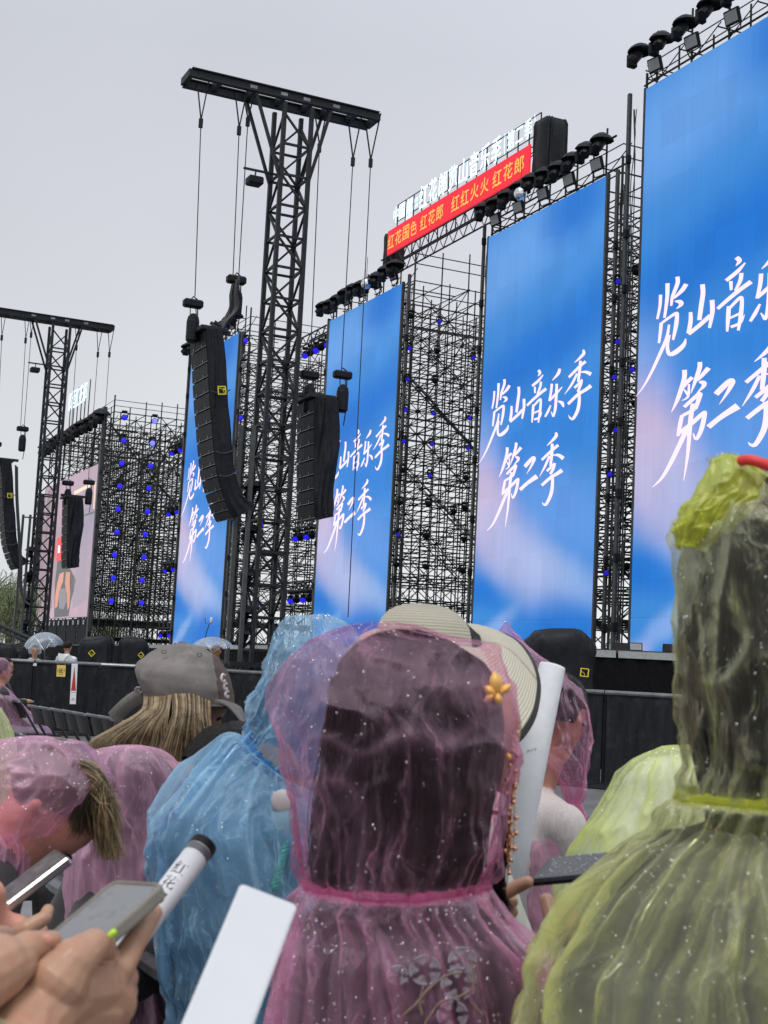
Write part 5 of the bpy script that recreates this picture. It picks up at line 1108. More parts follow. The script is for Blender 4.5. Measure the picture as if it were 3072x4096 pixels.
def grid_noise(th, v, fu, fv, seed, p=None):
    x = np.cos(th)[None, :] * fu / 6.28; y = np.sin(th)[None, :] * fu / 6.28; z = v[:, None] * fv
    A = perlin(x + seed * 3.1, y + seed * 1.7, z + seed) if p is None else ridged(x + seed * 3.1, y + seed * 1.7, z + seed, p)
    return A
# ================================================================== FAR PEOPLE, UMBRELLAS, CHAIRS
def chair_parts(root, O):
    m = MB(); m.box(O + (0, .08, .45), (.21, 0, 0), (0, .20, 0), (0, 0, .018), .012); obj('seat', m, MT['chair'], root)
    u = np.linspace(-1, 1, 9); P = []
    for dy in (-.012, .012):
        P.append([[O + (.215 * x, -.235 + .06 * (1 - v) + .035 * (1 - x * x) * -1 + dy + .03, .640 + .18 * v - .02 * abs(x) ** 4 * v) for x in u] for v in (0, .5, 1)])
    m = MB(); m.grid(np.array(P[0])); m.grid(np.array(P[1])[::-1])
    ring = [P[0][0], P[1][0]]; m.grid(np.array(ring)); m.grid(np.array([P[0][2], P[1][2]])); m.grid(np.array([[r[0] for r in P[0]], [r[0] for r in P[1]]])); m.grid(np.array([[r[-1] for r in P[0]], [r[-1] for r in P[1]]]))
    bk = obj('backrest', m, MT['chair'], root, smooth=False)
    m = MB(); m.tube(smooth_line([O + (-.215, -.2, .80), O + (-.19, -.24, .822), O + (0, -.262, .826), O + (.19, -.24, .822), O + (.215, -.2, .80)]), .017, 6); obj('top_edge', m, MT['chair_highlight'], bk)
    for s_ in (-1, 1):
        m = MB(); m.tube([O + (.225 * s_, -.22, .81), O + (.225 * s_, .02, .45), O + (.225 * s_, .26, .012)], .014, 6); obj('front_leg', m, MT['chair_steel'], root)
        m = MB(); m.tube([O + (.2 * s_, .16, .44), O + (.2 * s_, -.27, .012)], .013, 6); obj('rear_leg', m, MT['chair_steel'], root)
    m = MB(); m.tube([O + (-.225, .17, .16), O + (.225, .17, .16)], .010, 6); obj('stretcher', m, MT['silver'], root)
c0 = thing('folding_chair', 'x', 'folding chair', (0, 0, 0), 'black folding chairs in rows'); chair_parts(c0, np.zeros(3))
CAZ = math.radians(62)
first = True
def put_chair(px, py, label, az=CAZ, ztop=.82):
    global first
    q = ray(px, py); t = (ztop - EYE) / q[2]; P = CAMP + q * t; f = np.array([math.sin(az), math.cos(az), 0]); P = P + f * .22; P[2] = 0
    if first: c0.location = Vector(P); c0.rotation_euler = (0, 0, -az); c0['label'] = label; first = False; return c0, P
    return dup(c0, P, label, -az), P
chairs = [(20, 2798), (62, 2804), (139, 2827), (183, 2834), (230, 2841), (277, 2848), (322, 2856), (378, 2864), (427, 2872), (480, 2884)]
PC = []
for i, (x, y) in enumerate(chairs): PC.append(put_chair(x, y, f"empty black folding chair, {ORD[i]} from the left in the row along the barrier" if i > 1 else ("black folding chair at the left edge holding the pink wrapped woman" if i == 0 else "black folding chair right behind the pink wrapped woman's back"))[1])
put_chair(60, 2930, 'nearer black folding chair low at the left edge behind the pink hood')
def far_person(label, px, py, Y, az, mats, height_head, legs, hands, hair, group=None, face=None, lean=0.0, name='person'):
    """py = image row of the skull centre"""
    c = at(px, py, Y); f = np.array([math.sin(az), math.cos(az), 0]); neck = c - UP * .14 - f * .02
    root = thing(name, label, 'person', (c[0], c[1], 0), group)
    hip = neck - UP * (.52 if legs == 'sit' else .56) - f * lean
    fc = f if face is None else face
    caps = pose_caps(neck, hip, az, c, fc, [c + f * a + UP * b + np.cross(f, UP) * s_ for a, b, s_ in hands] if hands else None, legs=legs)
    body(root, caps, [MT[m] for m in mats], .014); eyes(root, c, fc, UP)
    if hair: hair_cap(root, c, fc, UP, 1.0, MT[hair])
    return root, c, neck, hip, f
def mini_poncho(root, c, neck, hip, f, mat, hood=True, reach=.42, low=.5, wid=.27):
    lat = np.cross(f, UP); th = np.linspace(0, 2 * math.pi, 61)[:-1]; rows = []
    zs = [(neck[2] + .01, .075, .075), (neck[2] - .05, .16, .13), (neck[2] - .14, wid, .19), (neck[2] - .3, wid + .05, .24 + reach * .15), (hip[2] + .08, wid + .09, .27 + reach * .35), (hip[2] - .08, wid + .10, .30 + reach * .6), (hip[2] - low + .2, wid + .10, .30 + reach * .6)]
    tz = np.linspace(0, 1, len(zs)); ti = np.linspace(0, 1, 26)
    for q in ti:
        z, a, b = (np.interp(q, tz, [w_[k] for w_ in zs]) for k in range(3)); cc = neck * 1.0; cc = np.array([np.interp(z, [hip[2], neck[2]], [hip[0], neck[0]]), np.interp(z, [hip[2], neck[2]], [hip[1], neck[1]]), z]); fw = f * (b - .19) * .5
        k = 1 + .10 * np.array(ridged(np.cos(th) * 1.9 + 4, np.sin(th) * 1.9, q * 1.5 + px_seed(c), 1.3)) * q
        rows.append(cc + fw + (np.cos(th) * a * k)[:, None] * lat + (np.sin(th) * b * k)[:, None] * f)
    m = MB(); m.grid(np.array(rows), True); n_ = np.array(rows); uv = np.stack([np.broadcast_to(th * .25, n_.shape[:2]), n_[..., 2]], -1).reshape(-1, 2); po = obj('raincoat', m, mat, root, smooth=True, uv=uv)
    if hood:
        rows = []
        for v in np.linspace(0, 1, 16):
            ph = .05 + v * 2.2; r_ = .135 * (1 + .06 * np.array(perlin(th * 2, v * 5, 2))); fr = np.cos(th)
            rows.append(c + UP * (.03 + math.cos(ph) * .14) - f * .02 + (np.sin(th) * math.sin(ph) * r_)[:, None] * lat + (np.where(fr > .55, .4, fr) * math.sin(ph) * r_ * 1.1)[:, None] * f)
        m = MB(); m.grid(np.array(rows), True); n_ = np.array(rows); uv = np.stack([np.broadcast_to(th * .13, n_.shape[:2]), n_[..., 2]], -1).reshape(-1, 2); obj('hood', m, mat, root, smooth=True, uv=uv)
def px_seed(c): return float(c[0] * 3.7 % 9)
# woman in pink at the left edge
r_, c, neck, hip, f = far_person('seated woman in a pink rain poncho with grey trousers at the left edge', 12, 2690, PC[0][1] - .3, math.radians(60), ('skin', 'cloth_dark', 'cloth_grey'), .2, 'sit', [(.30, -.46, -.08), (.34, -.46, .10)], 'hair_black')
mini_poncho(r_, c, neck, hip, f, MT['pink2'], True)
r_, c, neck, hip, f = far_person('man with glasses and black jacket seated behind the pink wrapped woman', 24, 2668, 19.5, math.radians(70), ('skin', 'cloth_black', 'cloth_dark'), .2, 'sit', [(.30, -.46, -.08), (.34, -.46, .10)], 'hair_black')
lat = np.cross(f, UP); m = MB()
for s_ in (-1, 1): m.tube([c + f * .1 + lat * (.033 * s_ + .026 * math.cos(a)) + UP * .024 * math.sin(a) for a in np.linspace(0, 6.28, 13)], .003, 4)
m.tube([c + f * .105 - lat * .01, c + f * .105 + lat * .01], .003, 4); obj('glasses', m, MT['ink'], r_)
def umbrella(label, px, py, Y, R, H, mat, tilt):
    P = at(px, py, Y); ax = nrm(np.array([tilt[0], tilt[1], 1.0])); root = thing('umbrella', label, 'umbrella', P - ax * .7, 'clear umbrellas behind the barrier'); x = nrm(np.cross(ax, (0, 1, .02))); y = np.cross(ax, x)
    th = np.linspace(0, 2 * math.pi, 65)[:-1]; rows = []; uvs = []
    for v in np.linspace(0.02, 1, 14):
        ph = v * 1.12; g_ = (np.abs(np.sin(th * 4))); rr = R * math.sin(ph) / math.sin(1.12) * (1 - .06 * v * g_); z = H * (math.cos(ph) - math.cos(1.12)) / (1 - math.cos(1.12)) + .05 * R * v * v * g_
        rows.append(P + ax * (z - H)[:, None] * 1.0 + np.cos(th)[:, None] * x * rr[:, None] + np.sin(th)[:, None] * y * rr[:, None]); uvs.append(np.stack([th * R, np.full_like(th, v * R)], -1))
    m = MB(); m.grid(np.array(rows), True); obj('canopy', m, mat, root, smooth=True, uv=np.array(uvs).reshape(-1, 2))
    for k in range(8):
        a = k * math.pi / 4; ln = [P + ax * (H * (math.cos(v * 1.12) - math.cos(1.12)) / (1 - math.cos(1.12)) - H - .006) + (x * math.cos(a) + y * math.sin(a)) * R * math.sin(v * 1.12) / math.sin(1.12) for v in np.linspace(.03, 1, 9)]
        m = MB(); m.tube(ln, .004, 4); m.tube([ln[5], P - ax * (H + .12)], .0035, 4); obj('rib', m, MT['silver'], root)
    m = MB(); m.tube([P + ax * .07, P - ax * .78], .007, 6); obj('shaft', m, MT['silver'], root)
    m = MB(); m.lathe(P - ax * .92, ax, [(.014, 0), (.018, .03), (.016, .14), (.008, .16)], 8); obj('handle', m, MT['board'], root)
umbrella('clear umbrella held by the white clad person at the far left', 170, 2531, 28, .40, .25, MT['umb_white'], (-.12, -.25))
umbrella('pale clear umbrella over the man with glasses beside the grey cap', 857, 2548, 26.5, .41, .19, MT['umb_white'], (.02, -.05))
AZW = math.radians(20)
r_, c, neck, hip, f = far_person('black haired person in a translucent white raincoat seen from behind', 271, 2590, 28.3, AZW, ('skin', 'cloth_white', 'cloth_dark'), .2, 'stand', [(.25, -.40, -.12), (.28, -.40, .12)], 'hair_black')
mini_poncho(r_, c, neck, hip, f, MT['white_film'], False, .1, .9, .24)
m = MB(); lat = np.cross(f, UP); m.add([neck + lat * .13 - f * .10 + UP * .02, neck - lat * .13 - f * .10 + UP * .02, neck - lat * .10 - f * .17 - UP * .05, neck - f * .21 - UP * .2, neck + lat * .10 - f * .17 - UP * .05, neck - f * .15 + UP * .0], [(0, 5, 4), (5, 1, 2), (5, 2, 3), (5, 3, 4)]); obj('folded_hood', m, MT['cloth_white'], r_)
r_, c, neck, hip, f = far_person('person in white rain film under the clear umbrella at the far left', 140, 2605, 28, math.radians(160), ('skin', 'cloth_white', 'cloth_dark'), .2, 'stand', [(.2, -.2, -.12), (.22, -.25, .06)], 'hair_black')
mini_poncho(r_, c, neck, hip, f, MT['white_film'], True, .1, .9, .28)
r_, c, neck, hip, f = far_person('man with glasses in dark blue standing under the pale umbrella', 868, 2604, 26.8, math.radians(200), ('skin_dark', 'cloth_dark', 'cloth_dark'), .2, 'stand', [(.22, -.15, .02), (.2, -.5, .15)], 'hair_black')
lat = np.cross(f, UP); m = MB()
for s_ in (-1, 1): m.tube([c + f * .1 + lat * (.033 * s_ + .026 * math.cos(a)) + UP * .024 * math.sin(a) for a in np.linspace(0, 6.28, 13)], .003, 4)
obj('glasses', m, MT['ink'], r_)
# ================================================================== THE CROWD IN FRONT
AZ = math.radians(64); FV = np.array([math.sin(AZ), math.cos(AZ), 0]); LV_ = np.array([math.cos(AZ), -math.sin(AZ), 0])
def proj(P):
    P = np.asarray(P, float) - CAMP; z = P @ CF; return 1536 + FPX * (P @ CR) / z, 2048 - FPX * (P @ CU) / z
def loft(rows, Y, nu=220, nv=150, ratio=1.0, ex=1.0):
    """rows: (left x, left y, right x, right y, depth/width ratio, depth shift): tilted rings round the traced width, with real depth"""
    R = np.array([tuple(r) + (ratio, 0.0)[max(0, len(r) - 4):] for r in rows], float)
    mid = np.stack([(R[:, 0] + R[:, 2]) / 2, (R[:, 1] + R[:, 3]) / 2], 1)
    t = np.concatenate([[0], np.cumsum(np.linalg.norm(np.diff(mid, axis=0), axis=1) + np.abs(np.diff(R[:, 2] - R[:, 0])) * .35 + 1e-6)]); tt = np.linspace(0, t[-1], nv)
    A = np.stack([np.interp(tt, t, R[:, i]) for i in range(6)], 1)
    for _ in range(2): A[1:-1] = .25 * A[:-2] + .5 * A[1:-1] + .25 * A[2:]
    for _ in range(160): A[1:-1, 4] = .25 * A[:-2, 4] + .5 * A[1:-1, 4] + .25 * A[2:, 4]
    th = np.linspace(0, 2 * math.pi, nu + 1)[:-1]
    ct = np.sign(np.cos(th)) * np.abs(np.cos(th)) ** ex; sn = np.sign(np.sin(th)) * np.abs(np.sin(th)) ** ex
    P = np.zeros((nv, nu, 3)); O = np.zeros((nv, nu, 3)); hl = np.zeros(nv)
    for i in range(nv):
        Yc = Y + A[i, 5]; l_, r_ = at(A[i, 0], A[i, 1], Yc), at(A[i, 2], A[i, 3], Yc); c = (l_ + r_) / 2; h = (r_ - l_) / 2; a = np.linalg.norm(h); x = h / max(a, 1e-9); y = np.array([0, 1.0, 0]); y = nrm(y - x * (x @ y)); b = a * A[i, 4]
        P[i] = c + ct[:, None] * x * a + sn[:, None] * y * b
        o_ = np.cos(th)[:, None] * x * b + np.sin(th)[:, None] * y * a; O[i] = o_ / (np.linalg.norm(o_, axis=1)[:, None] + 1e-9); hl[i] = a
    cen = P.mean(1); vlen = np.concatenate([[0], np.cumsum(np.linalg.norm(np.diff(cen, axis=0), axis=1) + np.abs(np.diff(hl)) * .5)])
    return P, O, th, np.linspace(0, 1, nv), hl, vlen
def sstep(a, b, x): t = np.clip((x - a) / (b - a), 0, 1); return t * t * (3 - 2 * t)
def hood(root, name, rows, Y, mat, seed, crumple=.006, pleat=.007, ratio=1.1, ex=1.0, cut=None, nd=0, rd=(.0004, .0015), nv=150, pleat_n=46, tau=.45):
    P, O, th, v, hl, vl = loft(rows, Y, nv=nv, ratio=ratio, ex=ex)
    d_ = crumple * grid_noise(th, v, 14, 5, seed) + crumple * 1.2 * (grid_noise(th, v, 9, 3.2, seed + 2, 2.2) - .3) + crumple * .4 * grid_noise(th, v, 40, 14, seed + 5)
    k = sstep(tau, 1.0, v)[:, None]
    warp = th[None, :] + .25 * grid_noise(th, v, 5, 2, seed + 7)
    pl_ = ridged(np.cos(warp) * pleat_n / 6.28, np.sin(warp) * pleat_n / 6.28, np.full((len(v), 1), seed) + v[:, None] * .8, 1.6)
    d_ = d_ * sstep(0, .08, v)[:, None] + pleat * k * (pl_ - .4)
    cr_ = grid_noise(th, v, 11, 5.5, seed + 11, 3.5) * sstep(-.1, .35, grid_noise(th, v, 4, 3, seed + 13))
    st_ = ridged(np.cos(warp) * 2.6 + .8 * v[:, None], np.sin(warp) * 2.6, seed + v[:, None] * .7, 7.0) * sstep(.3, .75, v)[:, None]
    fo_ = .75 * k * np.clip(pl_ - .45, 0, 1) * sstep(.7, 1, v)[:, None] + .5 * cr_ + .85 * st_ + .9 * sstep(.955, 1, v)[:, None]
    d_ = d_ + .004 * st_ + .003 * cr_
    o, Q = sheet(root, name, P, O, d_, mat, th, hl, vl, cut=cut, fold=fo_)
    if nd: drops(root, Q, O, nd, *rd, seed=seed, par=o)
    return o, Q, O
def cape(root, name, rows, Y, mat, seed, amp=.016, n1=26, n2=9, ratio=.75, nd=0, rd=(.0003, .0017), ex=.9, cut=None, nv=170, vhi=.5, pw=1.4, cap=False, crum=.003, coat=None, rays=0, bias=.62):
    P, O, th, v, hl, vl = loft(rows, Y, nu=300, nv=nv, ratio=ratio, ex=ex)
    warp = th[None, :] + .35 * grid_noise(th, v, 4, 2.2, seed) * sstep(.0, .4, v)[:, None]
    A = ridged(np.cos(warp) * n1 / 6.28, np.sin(warp) * n1 / 6.28, seed + v[:, None] * 1.2, pw); B = ridged(np.cos(warp) * n2 / 6.28, np.sin(warp) * n2 / 6.28, seed * 2 + v[:, None] * 1.6, pw)
    k1 = (sstep(0, .05, v) * (1 - .75 * sstep(.12, .5, v)))[:, None]; k2 = sstep(.03, .3, v)[:, None]
    if rays:
        rr_ = np.random.default_rng(seed); B = np.zeros((len(v), len(th))); ks = np.concatenate([rr_.uniform(math.pi, 2 * math.pi, rays), rr_.uniform(0, math.pi, rays // 2)])
        for a0 in ks:
            w0, w1, hgt, dr = rr_.uniform(.03, .06), rr_.uniform(.05, .13), rr_.uniform(.5, 1.0), rr_.normal(0, .25); st0 = rr_.uniform(0, .12) if rr_.random() < .75 else rr_.uniform(.1, .3)
            dd = np.abs((th[None, :] - a0 - dr * v[:, None] - .05 * np.sin(v[:, None] * 9 + a0) + math.pi) % (2 * math.pi) - math.pi); wv = w0 + (w1 - w0) * v[:, None]
            B = np.maximum(B, hgt * np.exp(-(dd / wv) ** 1.4) * sstep(st0, st0 + .12, v)[:, None])
        k2 = sstep(.0, .10, v)[:, None]; B = B * 1.1 + .12 * grid_noise(th, v, 9, 3, seed + 4)
    d_ = amp * .55 * k1 * (A - .45) + amp * k2 * (B - bias) + crum * (.6 * grid_noise(th, v, 30, 14, seed + 3) + (grid_noise(th, v, 18, 9, seed + 6, 2.0) - .45)) * sstep(.02, .2, v)[:, None]
    cr_ = grid_noise(th, v, 16, 9, seed + 11, 3.0) * sstep(-.1, .3, grid_noise(th, v, 5, 4, seed + 13))
    fo_ = .6 * k1 * A + .85 * k2 * np.clip(B, 0, 1) ** 2.2 + .35 * cr_ + .8 * sstep(.03, 0, v)[:, None]
    o, Q = sheet(root, name, P, O, d_ + .003 * cr_, mat, th, hl, vl, cut=cut, cap=cap, fold=fo_)
    if coat:
        cm_, ins, kk, cn_ = coat; R2 = [(r[0] + ins, r[1] + ins * .5, r[2] - ins, r[3] + ins * .5, (r[4] if len(r) > 4 else ratio) * kk) for r in rows[1:]]
        P2, O2, th2, v2, hl3, vl3 = loft(R2, Y, nu=120, nv=70, ratio=ratio, ex=ex)
        sheet(root, cn_, P2, O2, .005 * grid_noise(th2, v2, 7, 3, seed + 9) + .006 * (grid_noise(th2, v2, 10, 3, seed + 12, 1.6) - .7), cm_, th2, hl3, vl3)
    if nd: drops(root, Q, O, nd, *rd, vhi=vhi, seed=seed + 40, par=o)
    return o, Q, O
def neck_tie(root, l, r, Y, mat, ratio, thick=.006, seed=1):
    a, b = at(*l, Y), at(*r, Y); c = (a + b) / 2; h = (b - a) / 2; x = nrm(h); w_ = np.linalg.norm(h); y = nrm(np.array([0, 1.0, 0]) - x * x[1]); up = np.cross(x, y)
    th = np.linspace(0, 2 * math.pi, 121)[:-1]; Q = []
    for q in np.linspace(0, 2 * math.pi, 9):
        rr = thick * (1 + .6 * perlin(th * 9, math.cos(q) * .6, seed)) ; Q.append(c + np.cos(th)[:, None] * x * (w_ + rr * math.cos(q))[:, None] + np.sin(th)[:, None] * y * (w_ * ratio + rr * math.cos(q))[:, None] + up * (rr * 1.6 * math.sin(q) + .004 * perlin(th * 3, 0, seed + 3))[:, None])
    m = MB(); m.grid(np.array(Q), True); uv = np.stack([np.broadcast_to(th * w_, (9, 120)), np.broadcast_to(np.linspace(0, .03, 9)[:, None], (9, 120))], -1).reshape(-1, 2)
    return obj('neck_elastic', m, mat, root, smooth=True, uv=uv)
def hair_loft(root, rows, Y, mat, seed, ratio=.8, amp=.006, name='hair'):
    P, O, th, v, hl, vl = loft(rows, Y, nu=180, nv=90, ratio=ratio)
    d_ = amp * (ridged(np.cos(th) * 9 + seed, np.sin(th) * 9, v[:, None] * 1.3, 1.2) - .4) + amp * .6 * perlin(np.cos(th)[None, :] * 3, np.sin(th)[None, :] * 3, v[:, None] * 4)
    return sheet(root, name, P, O, d_, mat, th, hl, vl)[0]
def person(label, neck, group=None):
    return thing('person', label, 'person', (neck[0], neck[1], 0), group)
# ------------------------------------------------------------------ woman in pink, centre
Yp = 1.62
neck = at(1600, 3545, Yp + .03); root = pinkw = person('woman under a pink hood with long black hair and gold ornament, centre of the crowd', neck)
hc = at(1745, 2960, Yp + .03); hip = neck - UP * .56 - FV * .05
hl_, hr_ = at(1900, 3700, 1.86), at(2420, 3900, 1.82)
body(root, pose_caps(neck, hip, AZ, hc, nrm(FV - UP * .25), [hl_ - FV * .05, hr_ - FV * .02], width=.12, up=UP, thick=.7), [MT['skin'], MT['cloth_black'], MT['cloth_dark']], .008)
eyes(root, hc, nrm(FV - UP * .25), UP)
hair_loft(root, [(1590,2516,1660,2518,0.25), (1500,2536,1770,2552,0.32), (1425,2580,1850,2600,0.42), (1370,2640,1930,2650,0.53), (1335,2750,2000,2755,0.72), (1318,2900,2025,2900,0.88), (1308,3050,2005,3060,0.95), (1290,3200,1965,3200,0.97), (1262,3350,1940,3350,0.96), (1245,3480,1925,3480,0.95), (1290,3600,1880,3600,0.95), (1350,3850,1800,3850,0.95)], Yp, MT['hair_black'], 3, .9)
lines = []
rs = random.Random(5)
for i in range(240):
    a = rs.uniform(-1.0, 1.0); x0 = 1620 + 130 * a; x1 = 1640 + 330 * a
    z_ = lambda x, k: Yp - k * math.sqrt(max(.02, 1 - ((x - 1650) / 345.0) ** 2))
    q = [(x0, 2535 + 40 * a * a, .016), (1640 + 250 * a, 2660 + 70 * a * a, .066), (x1 * .96 + 66, 2870 + 40 * a * a, .094), (x1 + rs.gauss(0, 10), 3150, .098), (x1 - 20 + rs.gauss(0, 14), 3470, .088)]
    lines.append([at(x, y, z_(x, k)) for x, y, k in q])
for i in range(150):
    lines.append([at(1345 + rs.gauss(0, 14), 2760 + rs.uniform(-60, 40), Yp + rs.uniform(-.05, .03)), at(1316 + rs.gauss(0, 16), 2980, Yp + rs.uniform(-.05, .03)), at(1296 + rs.gauss(0, 22), 3230, Yp + rs.uniform(-.05, .03)), at(1262 + rs.gauss(0, 20), 3480 - rs.uniform(0, 60), Yp + rs.uniform(-.05, .03))])
strands(root, 'hair_strands', lines, .0011, MT['hair_black'])
facecut = lambda v, a: v > .22 and v < .93 and abs((a - .5) % (2 * math.pi)) < .62
hd_, Qh, Oh = hood(root, 'hood', [(1480,2487,1580,2487,0.20), (1398,2500,1660,2500,0.23), (1318,2527,1720,2527,0.29), (1264,2550,1850,2552,0.34), (1214,2577,1958,2574,0.40), (1160,2622,1985,2604,0.47), (1118,2681,2024,2681,0.60), (1092,2741,2062,2738,0.70), (1094,2827,2073,2827,0.84), (1117,2920,2069,2920,0.94), (1133,3000,2063,3000,1.00), (1147,3079,2055,3079,1.04), (1159,3146,2046,3146,1.05), (1180,3286,2015,3286,1.06), (1189,3366,1999,3366,1.07), (1195,3419,1982,3419,1.07), (1206,3492,1963,3492,1.08), (1222,3532,1948,3530,1.08)],
     Yp, MT['pink_hood'], 11, .0085, .009, 1.08, cut=facecut, nd=800)
neck_tie(root, (1222, 3536), (1950, 3534), Yp, MT['tie_pink'], 1.05, .0042, 2)
cape(root, 'poncho', [(1224,3536,1948,3534,1.05), (1190,3560,1975,3556,1.05), (1132,3600,2004,3598,1.08), (1110,3680,2110,3672,1.1), (1088,3760,2185,3750,1.1), (1068,3900,2235,3890,1.1), (1046,4055,2262,4050,1.1), (1010,4300,2300,4300,1.1), (980,4800,2360,4800,1.05), (950,5600,2420,5600,.9), (940,6250,2440,6250,.9)], Yp, MT['pink'], 17, .026, 30, 8, pw=1.9, rays=22, bias=.8, nd=1900, vhi=.34, coat=(MT['cloth_black'], 90, .84, 'blouse'))
# lace flowers on the back of the dark blouse, just under the film
fl = MB(); bk_c = lambda x, y: at(x, y, Yp - .165 - .00002 * (y - 3850))
for (x, y, r) in ((1700, 3880, 62), (1835, 3935, 70), (1850, 3840, 55), (1590, 3900, 40), (1810, 4060, 60)):
    for k in range(5):
        a = k * 1.2566 + x * .01
        for q in (.45, .62, .78, .92, 1.0):
            fl.tube([bk_c(x + r * q * math.cos(a + t), y + r * q * math.sin(a + t) * .9) for t in np.linspace(-.5 * q, .5 * q, 5)], .0006 if q < 1 else .0011, 3)
        for t in np.linspace(-.4, .4, 5): fl.tube([bk_c(x + r * q * math.cos(a + t * q), y + r * q * .9 * math.sin(a + t * q)) for q in (.4, .7, 1.0)], .0005, 3)
obj('lace_flowers', fl, MT['lace'], root, kind='stuff')
fl = MB()
for pts in ([(1600,4070),(1660,4020),(1720,3950),(1790,3900),(1850,3890)], [(1700,4096),(1760,4010),(1830,3990),(1900,3950)], [(1690,3960),(1680,4010),(1690,4060)], [(1880,3840),(1900,3920),(1880,3990),(1930,4060)]):
    fl.tube(smooth_line([bk_c(*p) for p in pts]), .0013, 4)
obj('lace_stems', fl, MT['lace_tan'], root, kind='stuff')
# gold leaf clip under the hood, bead chains outside it, loose black hair at the right
for (cx, cy, r, a) in ((1992,2770,86,-1.75), (1984,2780,60,-2.5), (2000,2775,58,-.7), (1990,2770,52,1.4), (1978,2775,50,2.5), (2030,3010,34,1.2)):
    m = MB(); top_, bot_ = [], []
    for t in np.linspace(0, 1, 9):
        cxx, cyy = cx + r * t * math.cos(a), cy + r * t * math.sin(a); w0 = r * .30 * math.sin(math.pi * t) ** .8
        top_.append([at(cxx + q * w0 * math.sin(a), cyy - q * w0 * math.cos(a), Yp - .074 - .006 * (1 - q * q) * math.sin(math.pi * t)) for q in np.linspace(-1, 1, 7)])
    top_ = np.array(top_); m.grid(top_); m.grid((top_ + np.array([0, .002, 0]))[::-1]); obj('gold_leaf', m, MT['leafgold'], root, smooth=True)
ch = MB(); bd = MB()
for k, (dx, ln) in enumerate(((0, 600), (-14, 560), (12, 520))):
    pts = [at(2062 + dx + 3 * math.sin(y * .011 + k) - (y - 2900) * .045, y, Yp + .0) for y in np.linspace(2890, 2890 + ln, 60)]
    for i in range(0, 59): ch.tube([pts[i] + np.array([.0006 * (-1) ** i, 0, 0]), pts[i + 1]], .0011, 4)
    for i in range(4 + k * 2, 60, 5 + k): bd.ball(pts[i] + np.array([rs.uniform(-.003, .003), -.003, 0]), .0029, 8, 6)
gc = thing('bead_chain', 'rose gold bead chains hanging at the right edge of the central pink hood', 'hair ornament', at(2060, 2890, Yp)); obj('chains', ch, MT['gold'], gc, kind='stuff'); obj('beads', bd, MT['gold'], gc, kind='stuff', smooth=True)
lines = [[at(2025 + rs.gauss(0, 8), 3260, Yp + .03), at(2022 + rs.gauss(0, 10), 3380, Yp + .03), at(1985 + rs.gauss(0, 18), 3520, Yp + .03), at(2015 + rs.gauss(0, 22), 3640 + rs.uniform(-40, 40), Yp + .04)] for _ in range(110)]
strands(root, 'loose_hair', lines, .0013, MT['hair_black'])
# her phone
def slab(c, L_, W_, hl, hw, ht, bev): m = MB(); n_ = np.cross(L_, W_); m.box(c, L_ * hl, W_ * hw, n_ * ht, bev); return m, n_
ph = thing('phone', 'dark wet phone held right of the central pink hood, half behind the yellow poncho', 'phone', at(2170, 3560, 1.80))
p0, p1, p2 = at(2197, 3442, 1.93), at(2038, 3626, 1.78), at(2330, 3475, 1.86); W_ = nrm(p1 - p0); L0 = nrm(p2 - p0); L_ = nrm(L0 - W_ * (W_ @ L0)); c = p0 + W_ * .045 + L_ * .082
m, n_ = slab(c, L_, W_, .082, .045, .0045, .003); obj('case', m, MT['black'], ph); sgn = -1 if n_[1] > 0 else 1
GL = pbr('phone_glass', (.015, .017, .022), .06, 0, .1, 5, 0); m = MB(); m.box(c + n_ * sgn * .0048, L_ * .078, W_ * .041, n_ * .0004); obj('screen', m, GL, ph)
m = MB()
for _ in range(60): m.ball(c + n_ * sgn * .0055 + L_ * rs.uniform(-.07, .0) + W_ * rs.uniform(-.038, .038), rs.uniform(.0006, .0018), 6, 4, (1, 1, .6))
obj('water_drops', m, MT['drop'], ph, kind='stuff', smooth=True)
def hand(root, caps, mat, voxel=.0015): V, F, mi = organic([c + (0,) for c in caps], voxel, 5, .5); m = MB(); m.add(V, F); return obj('hand', m, mat, root, smooth=True)
A = lambda x, y, Y: at(x, y, Y)
hand(root, [(A(1900,3680,1.86), .028, A(1960,3620,1.87), .020), (A(1985,3590,1.87), .011, A(2070,3545,1.86), .0095), (A(2070,3545,1.86), .0095, A(2112,3528,1.85), .008), (A(1980,3630,1.88), .011, A(2050,3606,1.89), .008), (A(1975,3660,1.88), .011, A(2050,3648,1.89), .008), (A(1965,3685,1.88), .010, A(2040,3680,1.89), .007)], MT['skin'])
hand(root, [(A(2400,3900,1.80), .024, A(2300,3760,1.78), .018), (A(2260,3740,1.77), .012, A(2205,3665,1.76), .0105), (A(2205,3665,1.76), .0105, A(2186,3600,1.77), .009), (A(2275,3700,1.75), .010, A(2235,3640,1.77), .008), (A(2300,3710,1.76), .010, A(2270,3650,1.79), .008), (A(2320,3720,1.77), .009, A(2300,3660,1.8), .007)], MT['skin'])
